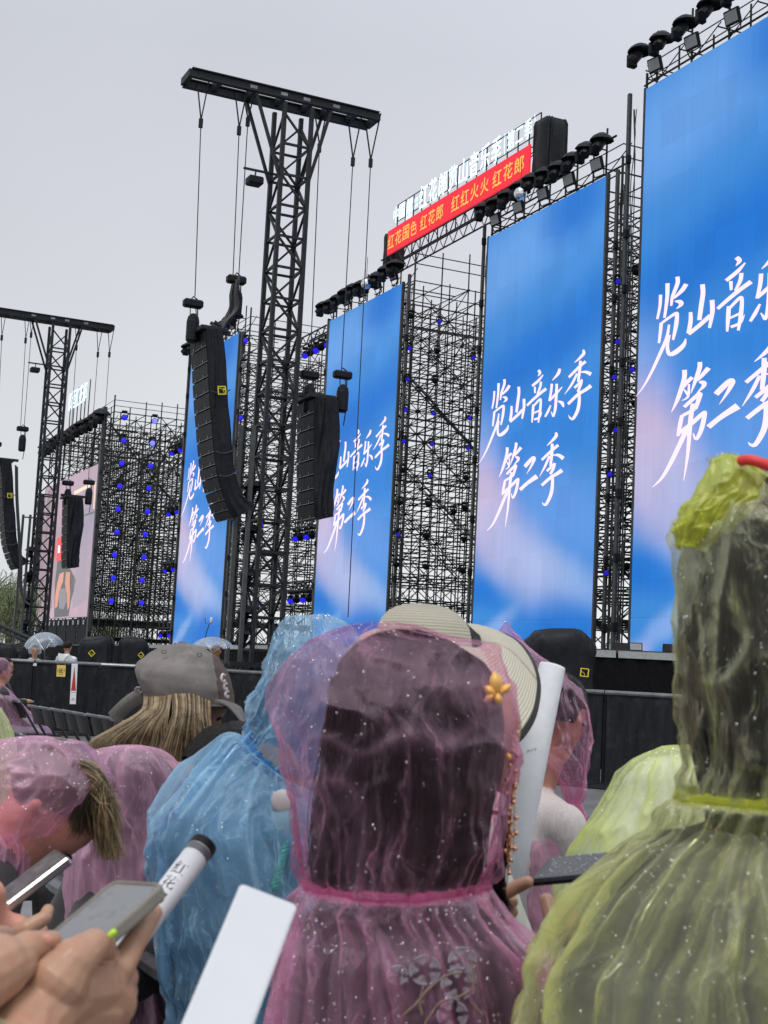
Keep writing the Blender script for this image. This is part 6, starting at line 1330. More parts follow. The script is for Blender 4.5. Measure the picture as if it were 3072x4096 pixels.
# ------------------------------------------------------------------ person in yellow, right
Yy = 1.42
neck = at(3075, 3215, Yy); root = person('person under a wet yellow hood close at the right edge', neck); hc = at(3110, 2720, Yy + .01)
body(root, pose_caps(neck, neck - UP * .56 - FV * .03, math.radians(30), hc, nrm((.45, .85, -.1)), [neck + np.array([.12, .35, -.35]), neck + np.array([.22, .3, -.35])], width=.11, thick=.82, k=.92), [MT['skin'], MT['cloth_dark'], MT['cloth_dark']], .009)
eyes(root, hc, nrm((.45, .85, -.1)), UP)
hair_loft(root, [(2960,1865,3080,1870,0.26), (2895,1915,3240,1915,0.35), (2785,2060,3420,2060,0.58), (2730,2260,3490,2260,0.80), (2732,2600,3490,2600,1.00), (2752,2900,3470,2900,1.00), (2795,3080,3400,3080,1.00), (2840,3230,3330,3230,1.00), (2880,3500,3280,3500,1.00)], Yy, MT['hair_black'], 8, 1.0)
P_, O_, th_, v_, hl2, vl2 = loft([(2935,1838,3110,1846), (2930,1862,3120,1872)], Yy - .0, nu=60, nv=6, ratio=1)
m = MB(); m.tube(smooth_line([at(2955, 1846, Yy - .045), at(3000, 1840, Yy - .055), at(3060, 1858, Yy - .06), at(3130, 1890, Yy - .055), at(3200, 1925, Yy - .03)]), np.array([.0035] + [.0055] * 15 + [.005] * 5), 8); obj('hair_band', m, MT['red'], root, smooth=True)
hood(root, 'hood', [(2885,1810,2925,1810,0.20), (2842,1832,3060,1836,0.25), (2806,1896,3290,1900,0.38), (2778,1980,3420,1985,0.52), (2738,2015,3450,2020,0.57), (2707,2093,3490,2093,0.67), (2697,2247,3525,2247,0.83), (2694,2401,3545,2401,0.94), (2711,2611,3540,2611,1.00), (2729,2822,3515,2822,1.00), (2739,2997,3480,2997,1.00), (2744,3074,3450,3074,1.00), (2724,3110,3440,3112,1.00), (2714,3150,3436,3156,1.00), (2722,3192,3430,3206,1.00)],
     Yy, MT['yellow'], 23, .0075, .007, 1.05, nd=1000, rd=(.0003, .0014), tau=.7, cut=lambda v, a: v > .25 and v < .9 and abs((a - 1.1) % 6.283) < .8)
hood(root, 'folded_hood_tip', [(2892,1818,2925,1818), (2850,1840,2990,1846), (2815,1900,3050,1910), (2786,1985,3060,2000), (2748,2020,3020,2060), (2716,2096,2950,2150), (2706,2180,2860,2240)], Yy - .012, MT['tie_yellow'], 25, .003, .005, 1.15, tau=.3)
neck_tie(root, (2722, 3190), (3432, 3208), Yy, MT['tie_yellow'], 1.0, .0042, 5)
cape(root, 'poncho', [(2722,3194,3430,3210,1.0), (2640,3232,3500,3240,.95), (2540,3292,3600,3300,.85), (2409,3367,3720,3380,.8), (2317,3465,3800,3470,.78), (2231,3558,3850,3560,.76), (2171,3664,3880,3664,.75), (2138,3712,3890,3712,.75), (2045,3815,3900,3810,.74), (2030,3850,3900,3850,.74), (2022,3950,3910,3950,.74), (1998,4090,3920,4090,.74), (1970,4600,3950,4600,.76), (1960,5600,3980,5600,.8), (1960,6300,3990,6300,.8)], Yy, MT['yellow'], 29, .036, 30, 6, rays=20, bias=1.15, nd=2200, rd=(.0003, .0014), vhi=.36, pw=2.0, coat=(MT['cloth_mid'], 170, .80, 'jacket'))
# ------------------------------------------------------------------ person in blue
Yb = 2.5
neck = at(1090, 3070, Yb); root = person('person in a blue rain poncho leaning towards the stage, left of the central pink hood', neck); hc = at(1290, 2800, Yb + .03)
body(root, pose_caps(neck, neck - UP * .56 - FV * .08, AZ, hc, nrm(FV - UP * .35), [neck + FV * .45 - UP * .4, neck + FV * .42 - UP * .42 + LV_ * .15], width=.12, up=nrm(UP + FV * .3), thick=.68, k=.9), [MT['skin'], MT['cloth_teal'], MT['cloth_dark']], .010)
eyes(root, hc, nrm(FV - UP * .35), UP)
hair_loft(root, [(1200,2540,1330,2560), (1150,2600,1400,2620), (1110,2720,1420,2760), (1080,2840,1360,2900), (1060,2950,1280,3040), (1040,3060,1200,3160), (1020,3250,1150,3300)], Yb, MT['cloth_teal'], 9, .8, .004)
hood(root, 'hood', [(1275,2457,1315,2457), (1160,2468,1378,2494), (1113,2536,1440,2570), (1073,2622,1470,2680), (1040,2721,1470,2800), (1002,2827,1420,2930), (985,2900,1320,3050), (974,2957,1160,3142)], Yb, MT['blue_film'], 31, .010, .008, 1.15, nd=700, rd=(.0006, .0022), pleat_n=36, tau=.55)
neck_tie(root, (974, 2960), (1162, 3146), Yb, MT['tie_blue'], 1.1, .007, 7)
cape(root, 'poncho', [(976,2958,1160,3142,1.1), (955,2935,1200,3150,1.1), (895,2926,1260,3160,1.0), (740,3056,1330,3190,1.2), (623,3220,1380,3260,1.15), (586,3308,1400,3400,1.15), (588,3402,1410,3500,1.15), (612,3525,1420,3620,1.12), (640,3720,1420,3800,1.05), (680,4000,1420,4050,1.0), (640,4700,1430,4700,.8), (620,5300,1440,5300,.8)], Yb, MT['blue_film'], 37, .030, 24, 7, crum=.010, rays=18, nd=900, rd=(.0006, .0020), vhi=.5, pw=1.8, coat=(MT['cloth_teal'], 55, .86, 'jacket'))
m = MB()
for k in range(3): m.tube([at(1172 - 75 * t + 9 * math.sin(t * 34 + k * 2.1), 3270 + 290 * t, Yb - .155 + .004 * math.cos(t * 34 + k * 2.1)) for t in np.linspace(0, 1, 50)], .0042, 6)
obj('braided_cord', m, MT['green_cord'], root, smooth=True)
m = MB(); cc = at(1130, 3205, Yb - .15); m.ball(cc, .020, 18, 12, (1, .4, 1)); obj('film_hole_disc', m, pbr('grey_disc', (.42, .38, .39), .6, 0, .1, 30, .05), root, smooth=True)  # grey disc added to stand in for a see-through hole in the film
# ------------------------------------------------------------------ bowed man in pink with blond fringe
Ym = 2.25
hc = at(178, 3232, Ym); face = nrm((.50, .10, -.86)); upv = nrm((.80, .05, .60)); neck = at(20, 3330, Ym - .02)
root = person('man with shaved sides and a blond fringe bowing his head under a pink hood', neck)
body(root, pose_caps(neck, neck - UP * .5 - FV * .25, AZ, hc, face, [at(20, 3740, 2.0), at(-60, 3700, 1.95)], width=.11, up=upv, k=.86, thick=.8), [MT['skin_pink'], MT['cloth_dark'], MT['cloth_black']], .008)
eyes(root, hc, face, upv)
# shaved hair: a close shell on the side and back, then the blond top falling forward
side = nrm(np.cross(face, upv)); th = np.linspace(0, 2 * math.pi, 41)[:-1]; rows = []
for q in np.linspace(0, 1, 18):
    row = []
    for a in th:
        fr = math.cos(a); ph = q * (1.3 + .75 * (1 - max(0, min(1, (fr + .35) / .8))) + .05 * math.sin(a * 7)); r_ = .0885; row.append(hc + face * (fr * math.sin(ph) * r_ - .010) + side * math.sin(a) * math.sin(ph) * r_ * .88 + upv * (math.cos(ph) * r_ * .96 + .020))
    rows.append(row)
m = MB(); m.grid(np.array(rows), True); obj('shaved_hair', m, MT['hair_brown'], root, smooth=True)
lines = []
for i in range(1300):
    a = rs.uniform(0, 1); y0 = 3050 + 130 * a + rs.gauss(0, 12); d_ = rs.uniform(-.07, .05)
    x1 = 425 + 60 * rs.random() - 70 * (1 - a) * rs.random(); ln = 3445 - 230 * rs.random() ** 2.2 - 40 * abs(rs.gauss(0, 1)) * (1 - a)
    lines.append([at(318 + 45 * a, y0 - 8, Ym + d_ * 1.1), at(392 + 26 * rs.random(), y0 + 40, Ym + d_ - .012), at(x1 - 20 + rs.gauss(0, 7), (y0 + ln) / 2, Ym + d_ - .012), at(x1 + rs.gauss(0, 16), ln, Ym + d_ * .8 - .01)])
sh_l = []
for i in range(520):
    u = rs.random(); x = 330 + 95 * u + rs.gauss(0, 6); y = 3150 - 20 * u + rs.gauss(0, 14); dd = -.085 + .075 * u + rs.uniform(-.006, .004)
    sh_l.append([at(x, y, Ym + dd), at(x + 8 - 22 * (1 - u), y + 60, Ym + dd - .004), at(x - 2 - 46 * (1 - u) + rs.gauss(0, 8), y + 130 + rs.uniform(0, 60), Ym + dd)])
strands(root, 'side_hair', sh_l, .0011, MT['hair_brown'])
strands(root, 'blond_fringe', lines[:620], .0007, MT['hair_tan']); strands(root, 'pale_fringe', lines[620:860], .0007, MT['hair_blond']); strands(root, 'dark_fringe', lines[860:], .0007, MT['hair_brown'])
hood(root, 'hood', [(90,2944,190,2946), (0,2960,310,2970), (-60,2992,378,3030), (-110,3050,424,3084), (-140,3120,438,3132), (-150,3200,402,3188), (-150,3290,340,3250), (-140,3380,290,3300), (-120,3450,262,3345), (-120,3480,240,3390)], Ym, MT['pink2'], 41, .007, .006, 1.15, ex=.75, nd=650, rd=(.0006, .0020), tau=.3, pleat_n=26, cut=lambda v, a: v > .86 and math.cos(a) > -.2)
cape(root, 'poncho', [(-160,3300,60,3330,1.2), (-200,3340,92,3372,1.1), (-330,3440,100,3450,.9), (-420,3600,70,3600,.8), (-460,3800,40,3800,.8), (-480,4300,20,4300,.9), (-500,5300,20,5300,.9)], Ym - .06, MT['pink2'], 43, .02, 20, 8, nd=250, vhi=.4)
hand(root, [(A(-60,3760,1.98), .034, A(10,3730,1.96), .026), (A(20,3725,1.95), .0145, A(110,3712,1.94), .0125), (A(110,3712,1.94), .0125, A(178,3672,1.95), .010), (A(178,3672,1.95), .010, A(192,3640,1.97), .0085), (A(10,3760,1.97), .013, A(110,3770,1.99), .010), (A(110,3770,1.99), .010, A(170,3720,2.02), .008), (A(-30,3680,1.95), .014, A(10,3640,1.95), .011), (A(0,3790,1.98), .012, A(110,3810,2.0), .009)], MT['skin'])
sp_ = thing('phone', 'silver edged phone held by the bowing man, a greenish reflection painted on its screen', 'phone', at(150, 3560, 2.0))
p0, p1, p2 = at(236, 3406, 2.08), at(283, 3440, 2.02), at(22, 3700, 1.93); W_ = nrm(p1 - p0); L0 = nrm(p2 - p0); L_ = nrm(L0 - W_ * (W_ @ L0)); hw = np.linalg.norm(p1 - p0) / 2 * 1.02; c = p0 + L_ * .085 + W_ * hw
m, n_ = slab(c, L_, W_, .085, hw, .007, .003); obj('metal_frame', m, MT['silver'], sp_); sgn = -1 if n_[1] > 0 else 1
PAINTED_REFL = pbr('painted_reflection_screen', (.085, .10, .095), .3, 0, .7, 45, 0, spec=.4); m = MB(); m.box(c + n_ * sgn * .0073, L_ * .081, W_ * (hw - .004), n_ * .0004); obj('screen', m, PAINTED_REFL, sp_)  # dark greenish reflection painted into the mottled screen colour
# ------------------------------------------------------------------ hunched person in pink behind him
Yh = 2.75
neck = at(600, 3090, Yh + .1); root = person('person hunched forward under pink film, only the rounded back showing, below the grey cap', neck)
body(root, pose_caps(neck, at(420, 3080, Yh) - UP * .34, AZ, neck + FV * .16 - UP * .03, nrm(FV - UP * .9), [neck + FV * .2 - UP * .4, neck + FV * .2 - UP * .42 + LV_ * .1], width=.12, up=FV, thick=.8), [MT['skin'], MT['cloth_black'], MT['cloth_dark']], .012)
hair_cap(root, neck + FV * .16 - UP * .03, nrm(FV - UP * .9), FV, 1.05, MT['hair_black'])
cape(root, 'poncho', [(470,2981,560,2981,1.0), (400,2994,640,2998,1.0), (345,3020,685,3030,.95), (312,3075,735,3085,.9), (292,3150,765,3150,.85), (280,3300,790,3300,.8), (275,3600,800,3600,.8), (260,4200,820,4200,.85), (240,4900,840,4900,.85)], Yh, MT['pink2'], 47, .018, 12, 9, ratio=.9, nd=420, rd=(.0006, .0020), cap=True, vhi=.4, crum=.006, coat=(MT['cloth_dark'], 26, .88, 'jacket'))
# ------------------------------------------------------------------ woman with the grey cap
Yc = 3.15
hc = at(735, 2795, Yc); face = nrm((.80, .35, -.48)); upv = nrm((.42, .18, .88)); neck = at(690, 3030, Yc)
root = person('woman with long blond streaked hair and a grey brown cap, seen from behind', neck)
body(root, pose_caps(neck, neck - UP * .54 - FV * .15, AZ, hc, face, [neck + FV * .35 - UP * .4, neck + FV * .35 - UP * .42 + LV_ * .1], width=.13, up=upv, thick=.85), [MT['skin_dark'], MT['cloth_black'], MT['cloth_dark']], .010)
eyes(root, hc, face, upv)
P, O, th, v, hl, vl = loft([(705,2573,760,2574), (650,2583,815,2590), (596,2612,868,2626), (558,2645,903,2678), (541,2672,920,2720), (535,2705,930,2768), (546,2748,936,2806), (567,2786,938,2828)], Yc, nu=160, nv=70, ratio=1.12)
seam = np.zeros((70, 160)); 
for k in range(6):
    a0 = k * math.pi / 3 + .35; dd = np.abs((th - a0 + math.pi) % (2 * math.pi) - math.pi); seam -= .0022 * np.exp(-(dd[None, :] / .035) ** 2)
d_ = seam + .004 * grid_noise(th, v, 6, 3, 3) + .0015 * grid_noise(th, v, 18, 9, 5)
Qc = P + O * d_[..., None]; m = MB(); m.v.append(Qc.reshape(-1, 3)); m.n = 70 * 160
inn = Qc - O * .003
for i in range(69):
    for j in range(160):
        dl = abs((th[j] - 3.35 + math.pi) % (2 * math.pi) - math.pi)
        if v[i] > .60 and dl < .42 * math.sqrt(max(0, 1 - ((1 - v[i]) / .40) ** 2)) : continue
        m.f.append((i * 160 + j, i * 160 + (j + 1) % 160, (i + 1) * 160 + (j + 1) % 160, (i + 1) * 160 + j)); c4 = Qc[i, j]; px, py = proj(c4); m.m.append(1 if px > 842 + (py - 2590) * .155 and c4[1] < Yc + .2 else 0)
m.v.append(Qc[0].mean(0)[None]); k = m.n; m.n += 1
for j in range(160): m.f.append((k, (j + 1) % 160, j)); m.m.append(0)
cp = obj('cap_crown', m, [MT['cap'], MT['cap_front']], root, smooth=True)
m = MB(); m.ball(at(728, 2572, Yc), .009, 10, 6, (1, 1, .5)); obj('cap_button', m, MT['cap'], cp, smooth=True)
for ex, ey in ((798, 2618), (655, 2606)):
    m = MB(); pc = at(ex, ey, Yc - .155 if ex > 700 else Yc - .10); m.tube([pc + CR * .005 * math.cos(a) + CU * .004 * math.sin(a) for a in np.linspace(0, 6.28, 12)], .0018, 5); obj('eyelet', m, MT['cap'], cp, smooth=True)
m = MB()
e_ = np.array([Qc[-1, j] for j in range(160) if abs((th[j] - 3.35 + math.pi) % (2 * math.pi) - math.pi) > .42]); m.tube(e_, .0035, 6); obj('sweat_band', m, MT['cap'], cp, smooth=True)
st_ = []
for t in np.linspace(0, 1, 14):
    x = 566 - 122 * t; y = 2778 + 95 * t - 12 * math.sin(math.pi * t); nx, ny = 22 + 12 * t, 26 - 4 * t
    st_.append([at(x - nx * .3, y - ny * .9, Yc - .05 + .08 * t), at(x, y, Yc - .06 + .08 * t), at(x + nx, y + ny, Yc - .05 + .08 * t)])
st_ = np.array(st_); m = MB(); m.grid(st_); m.grid((st_ + np.array([0, .003, .002]))[::-1]); m.grid(np.array([st_[:, 0], st_[:, 0] + np.array([0, .003, .002])])); m.grid(np.array([st_[:, 2], st_[:, 2] + np.array([0, .003, .002])])); obj('cap_strap', m, MT['cap'], root, smooth=True)
m = MB(); pb_ = at(556, 2760, Yc - .07); m.tube([pb_ + CR * .009 * math.cos(a) + CU * .007 * math.sin(a) for a in np.linspace(0, 6.28, 10)], .002, 5); obj('buckle', m, MT['silver'], root)
vr = []
for q in np.linspace(0, 1, 9):
    a, b = at(858 + 84 * q, 2799 + 22 * q - 10 * math.sin(math.pi * q), Yc - .16 + .22 * q), at(972 + 14 * q, 2896 - 16 * q, Yc - .12 + .20 * q)
    vr.append([a + (b - a) * t + UP * .012 * math.sin(math.pi * t) for t in np.linspace(0, 1, 9)])
vr = np.array(vr); m = MB(); m.grid(vr); m.grid((vr - UP * .004)[::-1]); m.grid(np.array([vr[0], vr[0] - UP * .004])); m.grid(np.array([vr[:, -1], vr[:, -1] - UP * .004])); obj('visor', m, MT['cap'], root, smooth=True)
m = MB()
for cx, cy, r in ((893, 2712, 15), (902, 2745, 13), (908, 2776, 13)):
    m.tube([at(cx + r * .5 * math.cos(t), cy + r * math.sin(t), Yc - .118 + .0012 * (cx + r * .5 * math.cos(t) - 880)) for t in np.linspace(.6, 5.6, 12)], .0030, 5)
obj('embroidered_letters', m, MT['stitch'], root)
GR = {'hair_blond': [], 'hair_ash': [], 'hair_brown': []}
for i in range(5200):
    f_ = rs.random(); x0 = 575 + 265 * f_; dpt = Yc - .10 - .055 * math.sin(math.pi * f_) + rs.uniform(-.01, .06); cl = math.sin(f_ * 41 + math.sin(f_ * 13) * 2)
    key = 'hair_blond' if rs.random() < .22 + .42 * max(0, cl) else ('hair_ash' if rs.random() < .62 else 'hair_brown')
    if f_ < .42:
        e = rs.random(); xe = 385 + 270 * (f_ / .42) ** 1.4 + rs.gauss(0, 24); ye = 2985 + 60 * rs.random() + 60 * f_
        GR[key].append([at(x0, 2770, dpt + .05), at(x0 - 8, 2835, dpt), at((x0 + xe) / 2 - 6, 2910, dpt - .015), at(xe + 22, 2965, dpt - .01), at(xe, ye, dpt)])
    else:
        xe = 640 + 190 * (f_ - .42) / .58 + rs.gauss(0, 16) + 34 * math.sin(f_ * 9); ye = 3080 + 60 * rs.random()
        GR[key].append([at(x0, 2775, dpt + .03), at(x0 + 3, 2850, dpt - .01), at(x0 * .6 + xe * .4 + 4, 2950, dpt - .02), at(xe, ye, dpt - .01)])
for k_, ls in GR.items(): strands(root, {'hair_blond': 'blond_streaks', 'hair_ash': 'ash_hair', 'hair_brown': 'brown_hair'}[k_], ls, .00075, MT[k_])
hair_loft(root, [(585,2740,840,2760), (570,2800,845,2800), (585,2900,830,2900), (620,3000,810,3000), (650,3120,790,3120)], Yc - .01, MT['hair_brown'], 5, .8, .004, 'under_hair')
# ------------------------------------------------------------------ woman with the straw hat
def straw_mat():
    m, t, o = newmat('straw_weave'); b = N(t, 'ShaderNodeBsdfPrincipled', Roughness=.75); uv = N(t, 'ShaderNodeTexCoord'); sp = N(t, 'ShaderNodeSeparateXYZ'); L(t, uv.outputs['UV'], sp.inputs[0])
    row = N(t, 'ShaderNodeMath', operation='MULTIPLY'); L(t, sp.outputs['Y'], row.inputs[0]); row.inputs[1].default_value = 150.0
    fr = N(t, 'ShaderNodeMath', operation='PINGPONG'); L(t, row.outputs[0], fr.inputs[0]); fr.inputs[1].default_value = .5
    mp = N(t, 'ShaderNodeMapping'); mp.inputs['Scale'].default_value = (230, 150, 1); L(t, uv.outputs['UV'], mp.inputs[0])
    wv = N(t, 'ShaderNodeTexWave', Scale=1.0, Distortion=2.5, Detail=2.0); wv.bands_direction = 'DIAGONAL'; L(t, mp.outputs[0], wv.inputs['Vector'])
    ad = N(t, 'ShaderNodeMath', operation='MULTIPLY_ADD'); L(t, fr.outputs[0], ad.inputs[0]); ad.inputs[1].default_value = 2.0; L(t, wv.outputs['Fac'], ad.inputs[2])
    bp = N(t, 'ShaderNodeBump', Strength=.8, Distance=.002); L(t, ad.outputs[0], bp.inputs['Height']); L(t, bp.outputs[0], b.inputs['Normal'])
    cr_ = N(t, 'ShaderNodeMapRange'); L(t, ad.outputs[0], cr_.inputs['Value']); cr_.inputs['From Max'].default_value = 1.4
    mx_ = N(t, 'ShaderNodeMix', data_type='RGBA'); L(t, cr_.outputs[0], mx_.inputs['Factor']); mx_.inputs['A'].default_value = (.44, .40, .30, 1); mx_.inputs['B'].default_value = (.78, .735, .60, 1)
    L(t, mx_.outputs['Result'], b.inputs['Base Color']); L(t, b.outputs[0], o.inputs[0]); return m
STRAW = straw_mat(); Yt = 2.65
neck = at(1715, 3080, Yt + .02); hc = at(1730, 2720, Yt + .02); root = person('woman in a cream straw sun hat with black rim behind the central pink hood', neck)
body(root, pose_caps(neck, neck - UP * .54 - FV * .1, AZ, hc, nrm(FV - UP * .2), [neck + FV * .35 - UP * .4, neck + FV * .35 - UP * .42 + LV_ * .1], width=.17), [MT['skin'], MT['cloth_white'], MT['cloth_dark']], .012)
eyes(root, hc, nrm(FV - UP * .2), UP); hair_cap(root, hc, nrm(FV - UP * .2), UP, 1.0, MT['hair_black'])
na = 96; phi = np.linspace(0, 2 * math.pi, na + 1)[:-1]
rim_px = [(2165,2740,2.60), (2146,2862,2.50), (2086,2958,2.44), (1980,3010,2.40), (1800,3030,2.38), (1600,2990,2.40), (1400,2910,2.48), (1310,2790,2.60), (1330,2660,2.74), (1480,2570,2.86), (1700,2530,2.93), (1890,2520,2.90), (2010,2530,2.84), (2085,2570,2.76), (2140,2650,2.68)]
rim_px = rim_px + rim_px[:1]; rp = np.array([at(*p) for p in rim_px]); ra = np.linspace(0, 2 * math.pi, len(rp)); rim = np.stack([np.interp(phi, ra, rp[:, i]) for i in range(3)], 1)
for _ in range(6): rim = .25 * np.roll(rim, 1, 0) + .5 * rim + .25 * np.roll(rim, -1, 0)
cb = at(1700, 2590, Yt); cx_ = nrm(CR - UP * .05); cy_ = np.array([0, 1.0, 0]); top = at(1690, 2415, Yt); Hc = top - cb
rows = []; uvv = []; s_acc = 0
prof = [(0.001, 1.0), (.18, .995), (.36, .97), (.54, .91), (.70, .81), (.83, .66), (.92, .48), (.97, .28), (1.0, .08), (1.02, 0)]
angmap = phi
base = [cb + (np.cos(angmap)[:, None] * cx_ - np.sin(angmap)[:, None] * cy_) * .0955 * 1.02]
for r_, h_ in prof: rows.append(cb + (np.cos(phi)[:, None] * cx_ - np.sin(phi)[:, None] * cy_) * .0955 * r_ + Hc * h_)
for t in np.linspace(0.06, 1, 16):
    b_ = base[0] * (1 - t) + rim * t + UP * (.035 * math.sin(math.pi * t ** .8)); rows.append(b_)
rows = np.array(rows); dl = np.concatenate([[0], np.cumsum(np.linalg.norm(np.diff(rows, axis=0), axis=2).mean(1))])
rad = np.linalg.norm(rows - rows.mean(1)[:, None], axis=2).mean(1); uv = np.stack([phi[None, :] * .15 + 0 * dl[:, None], np.broadcast_to(dl[:, None], (len(rows), na))], -1).reshape(-1, 2)
m = MB(); m.grid(rows, True); hat = obj('straw_hat', m, STRAW, root, smooth=True, uv=uv)
out = rim - rows[-3]; out /= np.linalg.norm(out, axis=1)[:, None]
m = MB(); m.grid(np.array([rim - out * .009 + UP * .002, rim + out * .003 + UP * .002, rim + out * .0035 - UP * .002, rim - out * .009 - UP * .003]), True); obj('rim_ribbon', m, MT['ribbon'], hat, smooth=True)
# white paper cone standing between the hat and the pink hood on the right
cn = thing('paper_tube', 'tall white tapering paper tube between the straw hat and the right pink hood', 'paper tube', at(2000, 3600, 2.86)); a0, a1 = at(2210, 2664, 2.96), at(1975, 3640, 2.86); ax = nrm(a1 - a0); Ln = np.linalg.norm(a1 - a0)
m = MB(); m.lathe(a0, ax, [(.0255, .004), (.0275, 0), (.028, .004), (.034, Ln * .3), (.043, Ln * .7), (.05, Ln), (.048, Ln), (.030, Ln * .25), (.0252, .004)], 40); obj('paper', m, MT['foam'], cn, smooth=True)
m = MB(); Am = at(2108, 3012, 2.835)
for k, (u0, v0, u1, v1) in enumerate(((0, 0, .002, .006), (.003, .001, .0035, .007), (.001, .004, .006, .0055), (.007, .002, .009, .008), (.0085, .003, .013, .0065), (.012, .004, .0125, .0095), (.014, .005, .018, .008), (.0165, .0045, .017, .0105), (.018, .007, .0205, .0095))):
    a_, b_ = Am + CR * u0 + CU * v0, Am + CR * u1 + CU * v1; m.bar(a_, b_, .0009, .0004)
obj('pen_marks', m, MT['ink'], cn, kind='stuff')
# ------------------------------------------------------------------ person in pink with white knit, right of the paper tube
Yk = 3.3
neck = at(2130, 3120, Yk); hc = at(2215, 2875, Yk); face = nrm((.55, .83, -.12)); root = person('person with a thin pink hood and white knit top, before the black barrier', neck)
body(root, pose_caps(neck, neck - UP * .52 - FV * .05, AZ, hc, face, [neck + FV * .3 - UP * .4, neck + FV * .3 - UP * .42 + LV_ * .1], width=.15, T=1, k=.86, thick=.9), [MT['skin'], MT['knit'], MT['cloth_dark']], .009)
eyes(root, hc, face, UP); hair_cap(root, hc, face, UP, .86, MT['hair_black'])
m = MB(); m.tube(smooth_line([at(2262, 3214, Yk - .09), at(2238, 3270, Yk - .12), at(2222, 3360, Yk - .13), at(2205, 3470, Yk - .125)]), .0045, 6); obj('knit_seam', m, MT['cloth_white'], root, smooth=True)
hood(root, 'hood', [(2018,2487,2028,2488), (2000,2520,2045,2522), (1985,2560,2090,2570), (1975,2620,2180,2640), (1975,2680,2245,2690), (1985,2740,2308,2746), (2000,2830,2350,2830), (2010,2890,2359,2890), (2030,2960,2352,2960), (2100,3030,2345,3030), (2180,3070,2340,3080), (2230,3110,2335,3130), (2270,3160,2330,3165), (2275,3200,2312,3210), (2295,3260,2335,3260), (2322,3300,2356,3295)], Yk, MT['pink'], 53, .008, .008, 1.3, ex=.8, nd=160, rd=(.0006, .0020), tau=.5, pleat_n=24)
cape(root, 'poncho', [(2030,3345,2350,3305,1.6), (2020,3450,2362,3420,1.6), (2010,3700,2375,3700,1.5), (1990,4300,2400,4300,.85)], Yk - .02, MT['pink2'], 57, .014, 14, 9, nd=80, vhi=.3)
# ------------------------------------------------------------------ hunched person in pale yellow
Y2 = 2.45
neck = at(2880, 3060, Y2 + .15); root = person('hunched person in pale yellow film over white clothes, behind the yellow poncho', neck)
body(root, pose_caps(neck, at(2600, 3120, Y2) - UP * .36, AZ, neck + FV * .17 - UP * .02, nrm(FV - UP * .9), [neck + FV * .2 - UP * .4, neck + FV * .2 - UP * .42 + LV_ * .1], width=.12, up=FV, thick=.9), [MT['skin'], MT['cloth_white'], MT['cloth_dark']], .012)
hair_cap(root, neck + FV * .17 - UP * .02, nrm(FV - UP * .9), FV, 1.05, MT['hair_black'])
cape(root, 'poncho', [(2655,2985,2760,2980,1.0), (2570,3020,2900,3002,1.0), (2522,3044,3000,3030,.95), (2468,3099,3050,3080,.9), (2447,3148,3080,3140,.85), (2400,3232,3100,3220,.8), (2357,3292,3120,3280,.75), (2288,3397,3150,3395,.7), (2225,3520,3150,3520,.7), (2190,3800,3150,3800,.7), (2180,4600,3150,4600,.8)], Y2, MT['yellow2'], 61, .022, 16, 9, ratio=.9, nd=380, rd=(.0006, .0020), cap=True, vhi=.45, crum=.006, coat=(MT['cloth_white'], 30, .88, 'shirt'))
# person at the far left edge in faded yellow
Yf = 5.2
neck = at(-150, 2900, Yf); root = person('person in a faded yellow poncho cut off by the left edge, beside the chairs', neck)
body(root, pose_caps(neck, neck - UP * .55 - FV * .05, AZ, neck + UP * .13 + FV * .03 - CR * .05, FV, None, width=.13), [MT['skin'], MT['cloth_grey'], MT['cloth_dark']], .016); hair_cap(root, neck + UP * .13 + FV * .03 - CR * .05, FV, UP, 1.0, MT['hair_black'])
cape(root, 'poncho', [(-110,2800,-20,2808,1.0), (-150,2830,0,2838,1.0), (-170,2860,22,2872,.9), (-180,2920,42,2925,.85), (-190,2990,56,2990,.8), (-200,3200,70,3200,.8), (-200,3700,80,3700,.9)], Yf, MT['yellow2'], 67, .02, 14, 9, nd=60, cap=True)
# ------------------------------------------------------------------ hands with the taupe phone, low left
Z = lambda x, y, Y: at(x * .7233, 3200 + y * .7233, Y)
root = thing('person', 'hands and yellow cuff of a neighbour holding the taupe phone, bottom left', 'person', Z(100, 1400, 1.15))
hl_caps = [(Z(0, 1700, 1.07), .036, Z(150, 1260, 1.13), .030), (Z(150, 1260, 1.13), .030, Z(330, 1080, 1.17), .032), (Z(330, 1080, 1.17), .032, Z(500, 1060, 1.21), .029), (Z(500, 1060, 1.21), .029, Z(600, 1120, 1.23), .025), (Z(250, 1180, 1.16), .031, Z(520, 1180, 1.21), .026),
 (Z(330, 990, 1.15), .027, Z(400, 900, 1.155), .020), (Z(400, 900, 1.155), .020, Z(520, 800, 1.175), .0135), (Z(520, 800, 1.175), .0135, Z(575, 805, 1.20), .0105), (Z(575, 805, 1.20), .0105, Z(592, 845, 1.22), .009),
 (Z(560, 1050, 1.22), .024, Z(660, 930, 1.225), .0135), (Z(660, 930, 1.225), .0135, Z(750, 775, 1.25), .0105), (Z(750, 775, 1.25), .0105, Z(855, 622, 1.285), .0075),
 (Z(620, 1070, 1.235), .017, Z(690, 985, 1.26), .0125), (Z(690, 985, 1.26), .0125, Z(640, 880, 1.305), .0105), (Z(640, 880, 1.305), .0105, Z(560, 830, 1.32), .0085),
 (Z(640, 1120, 1.235), .017, Z(690, 1060, 1.27), .012), (Z(690, 1060, 1.27), .012, Z(600, 960, 1.31), .010), (Z(600, 960, 1.31), .010, Z(520, 910, 1.32), .008),
 (Z(630, 1180, 1.235), .016, Z(665, 1140, 1.27), .011), (Z(665, 1140, 1.27), .011, Z(580, 1050, 1.30), .009), (Z(580, 1050, 1.30), .009, Z(510, 1000, 1.31), .0075)]
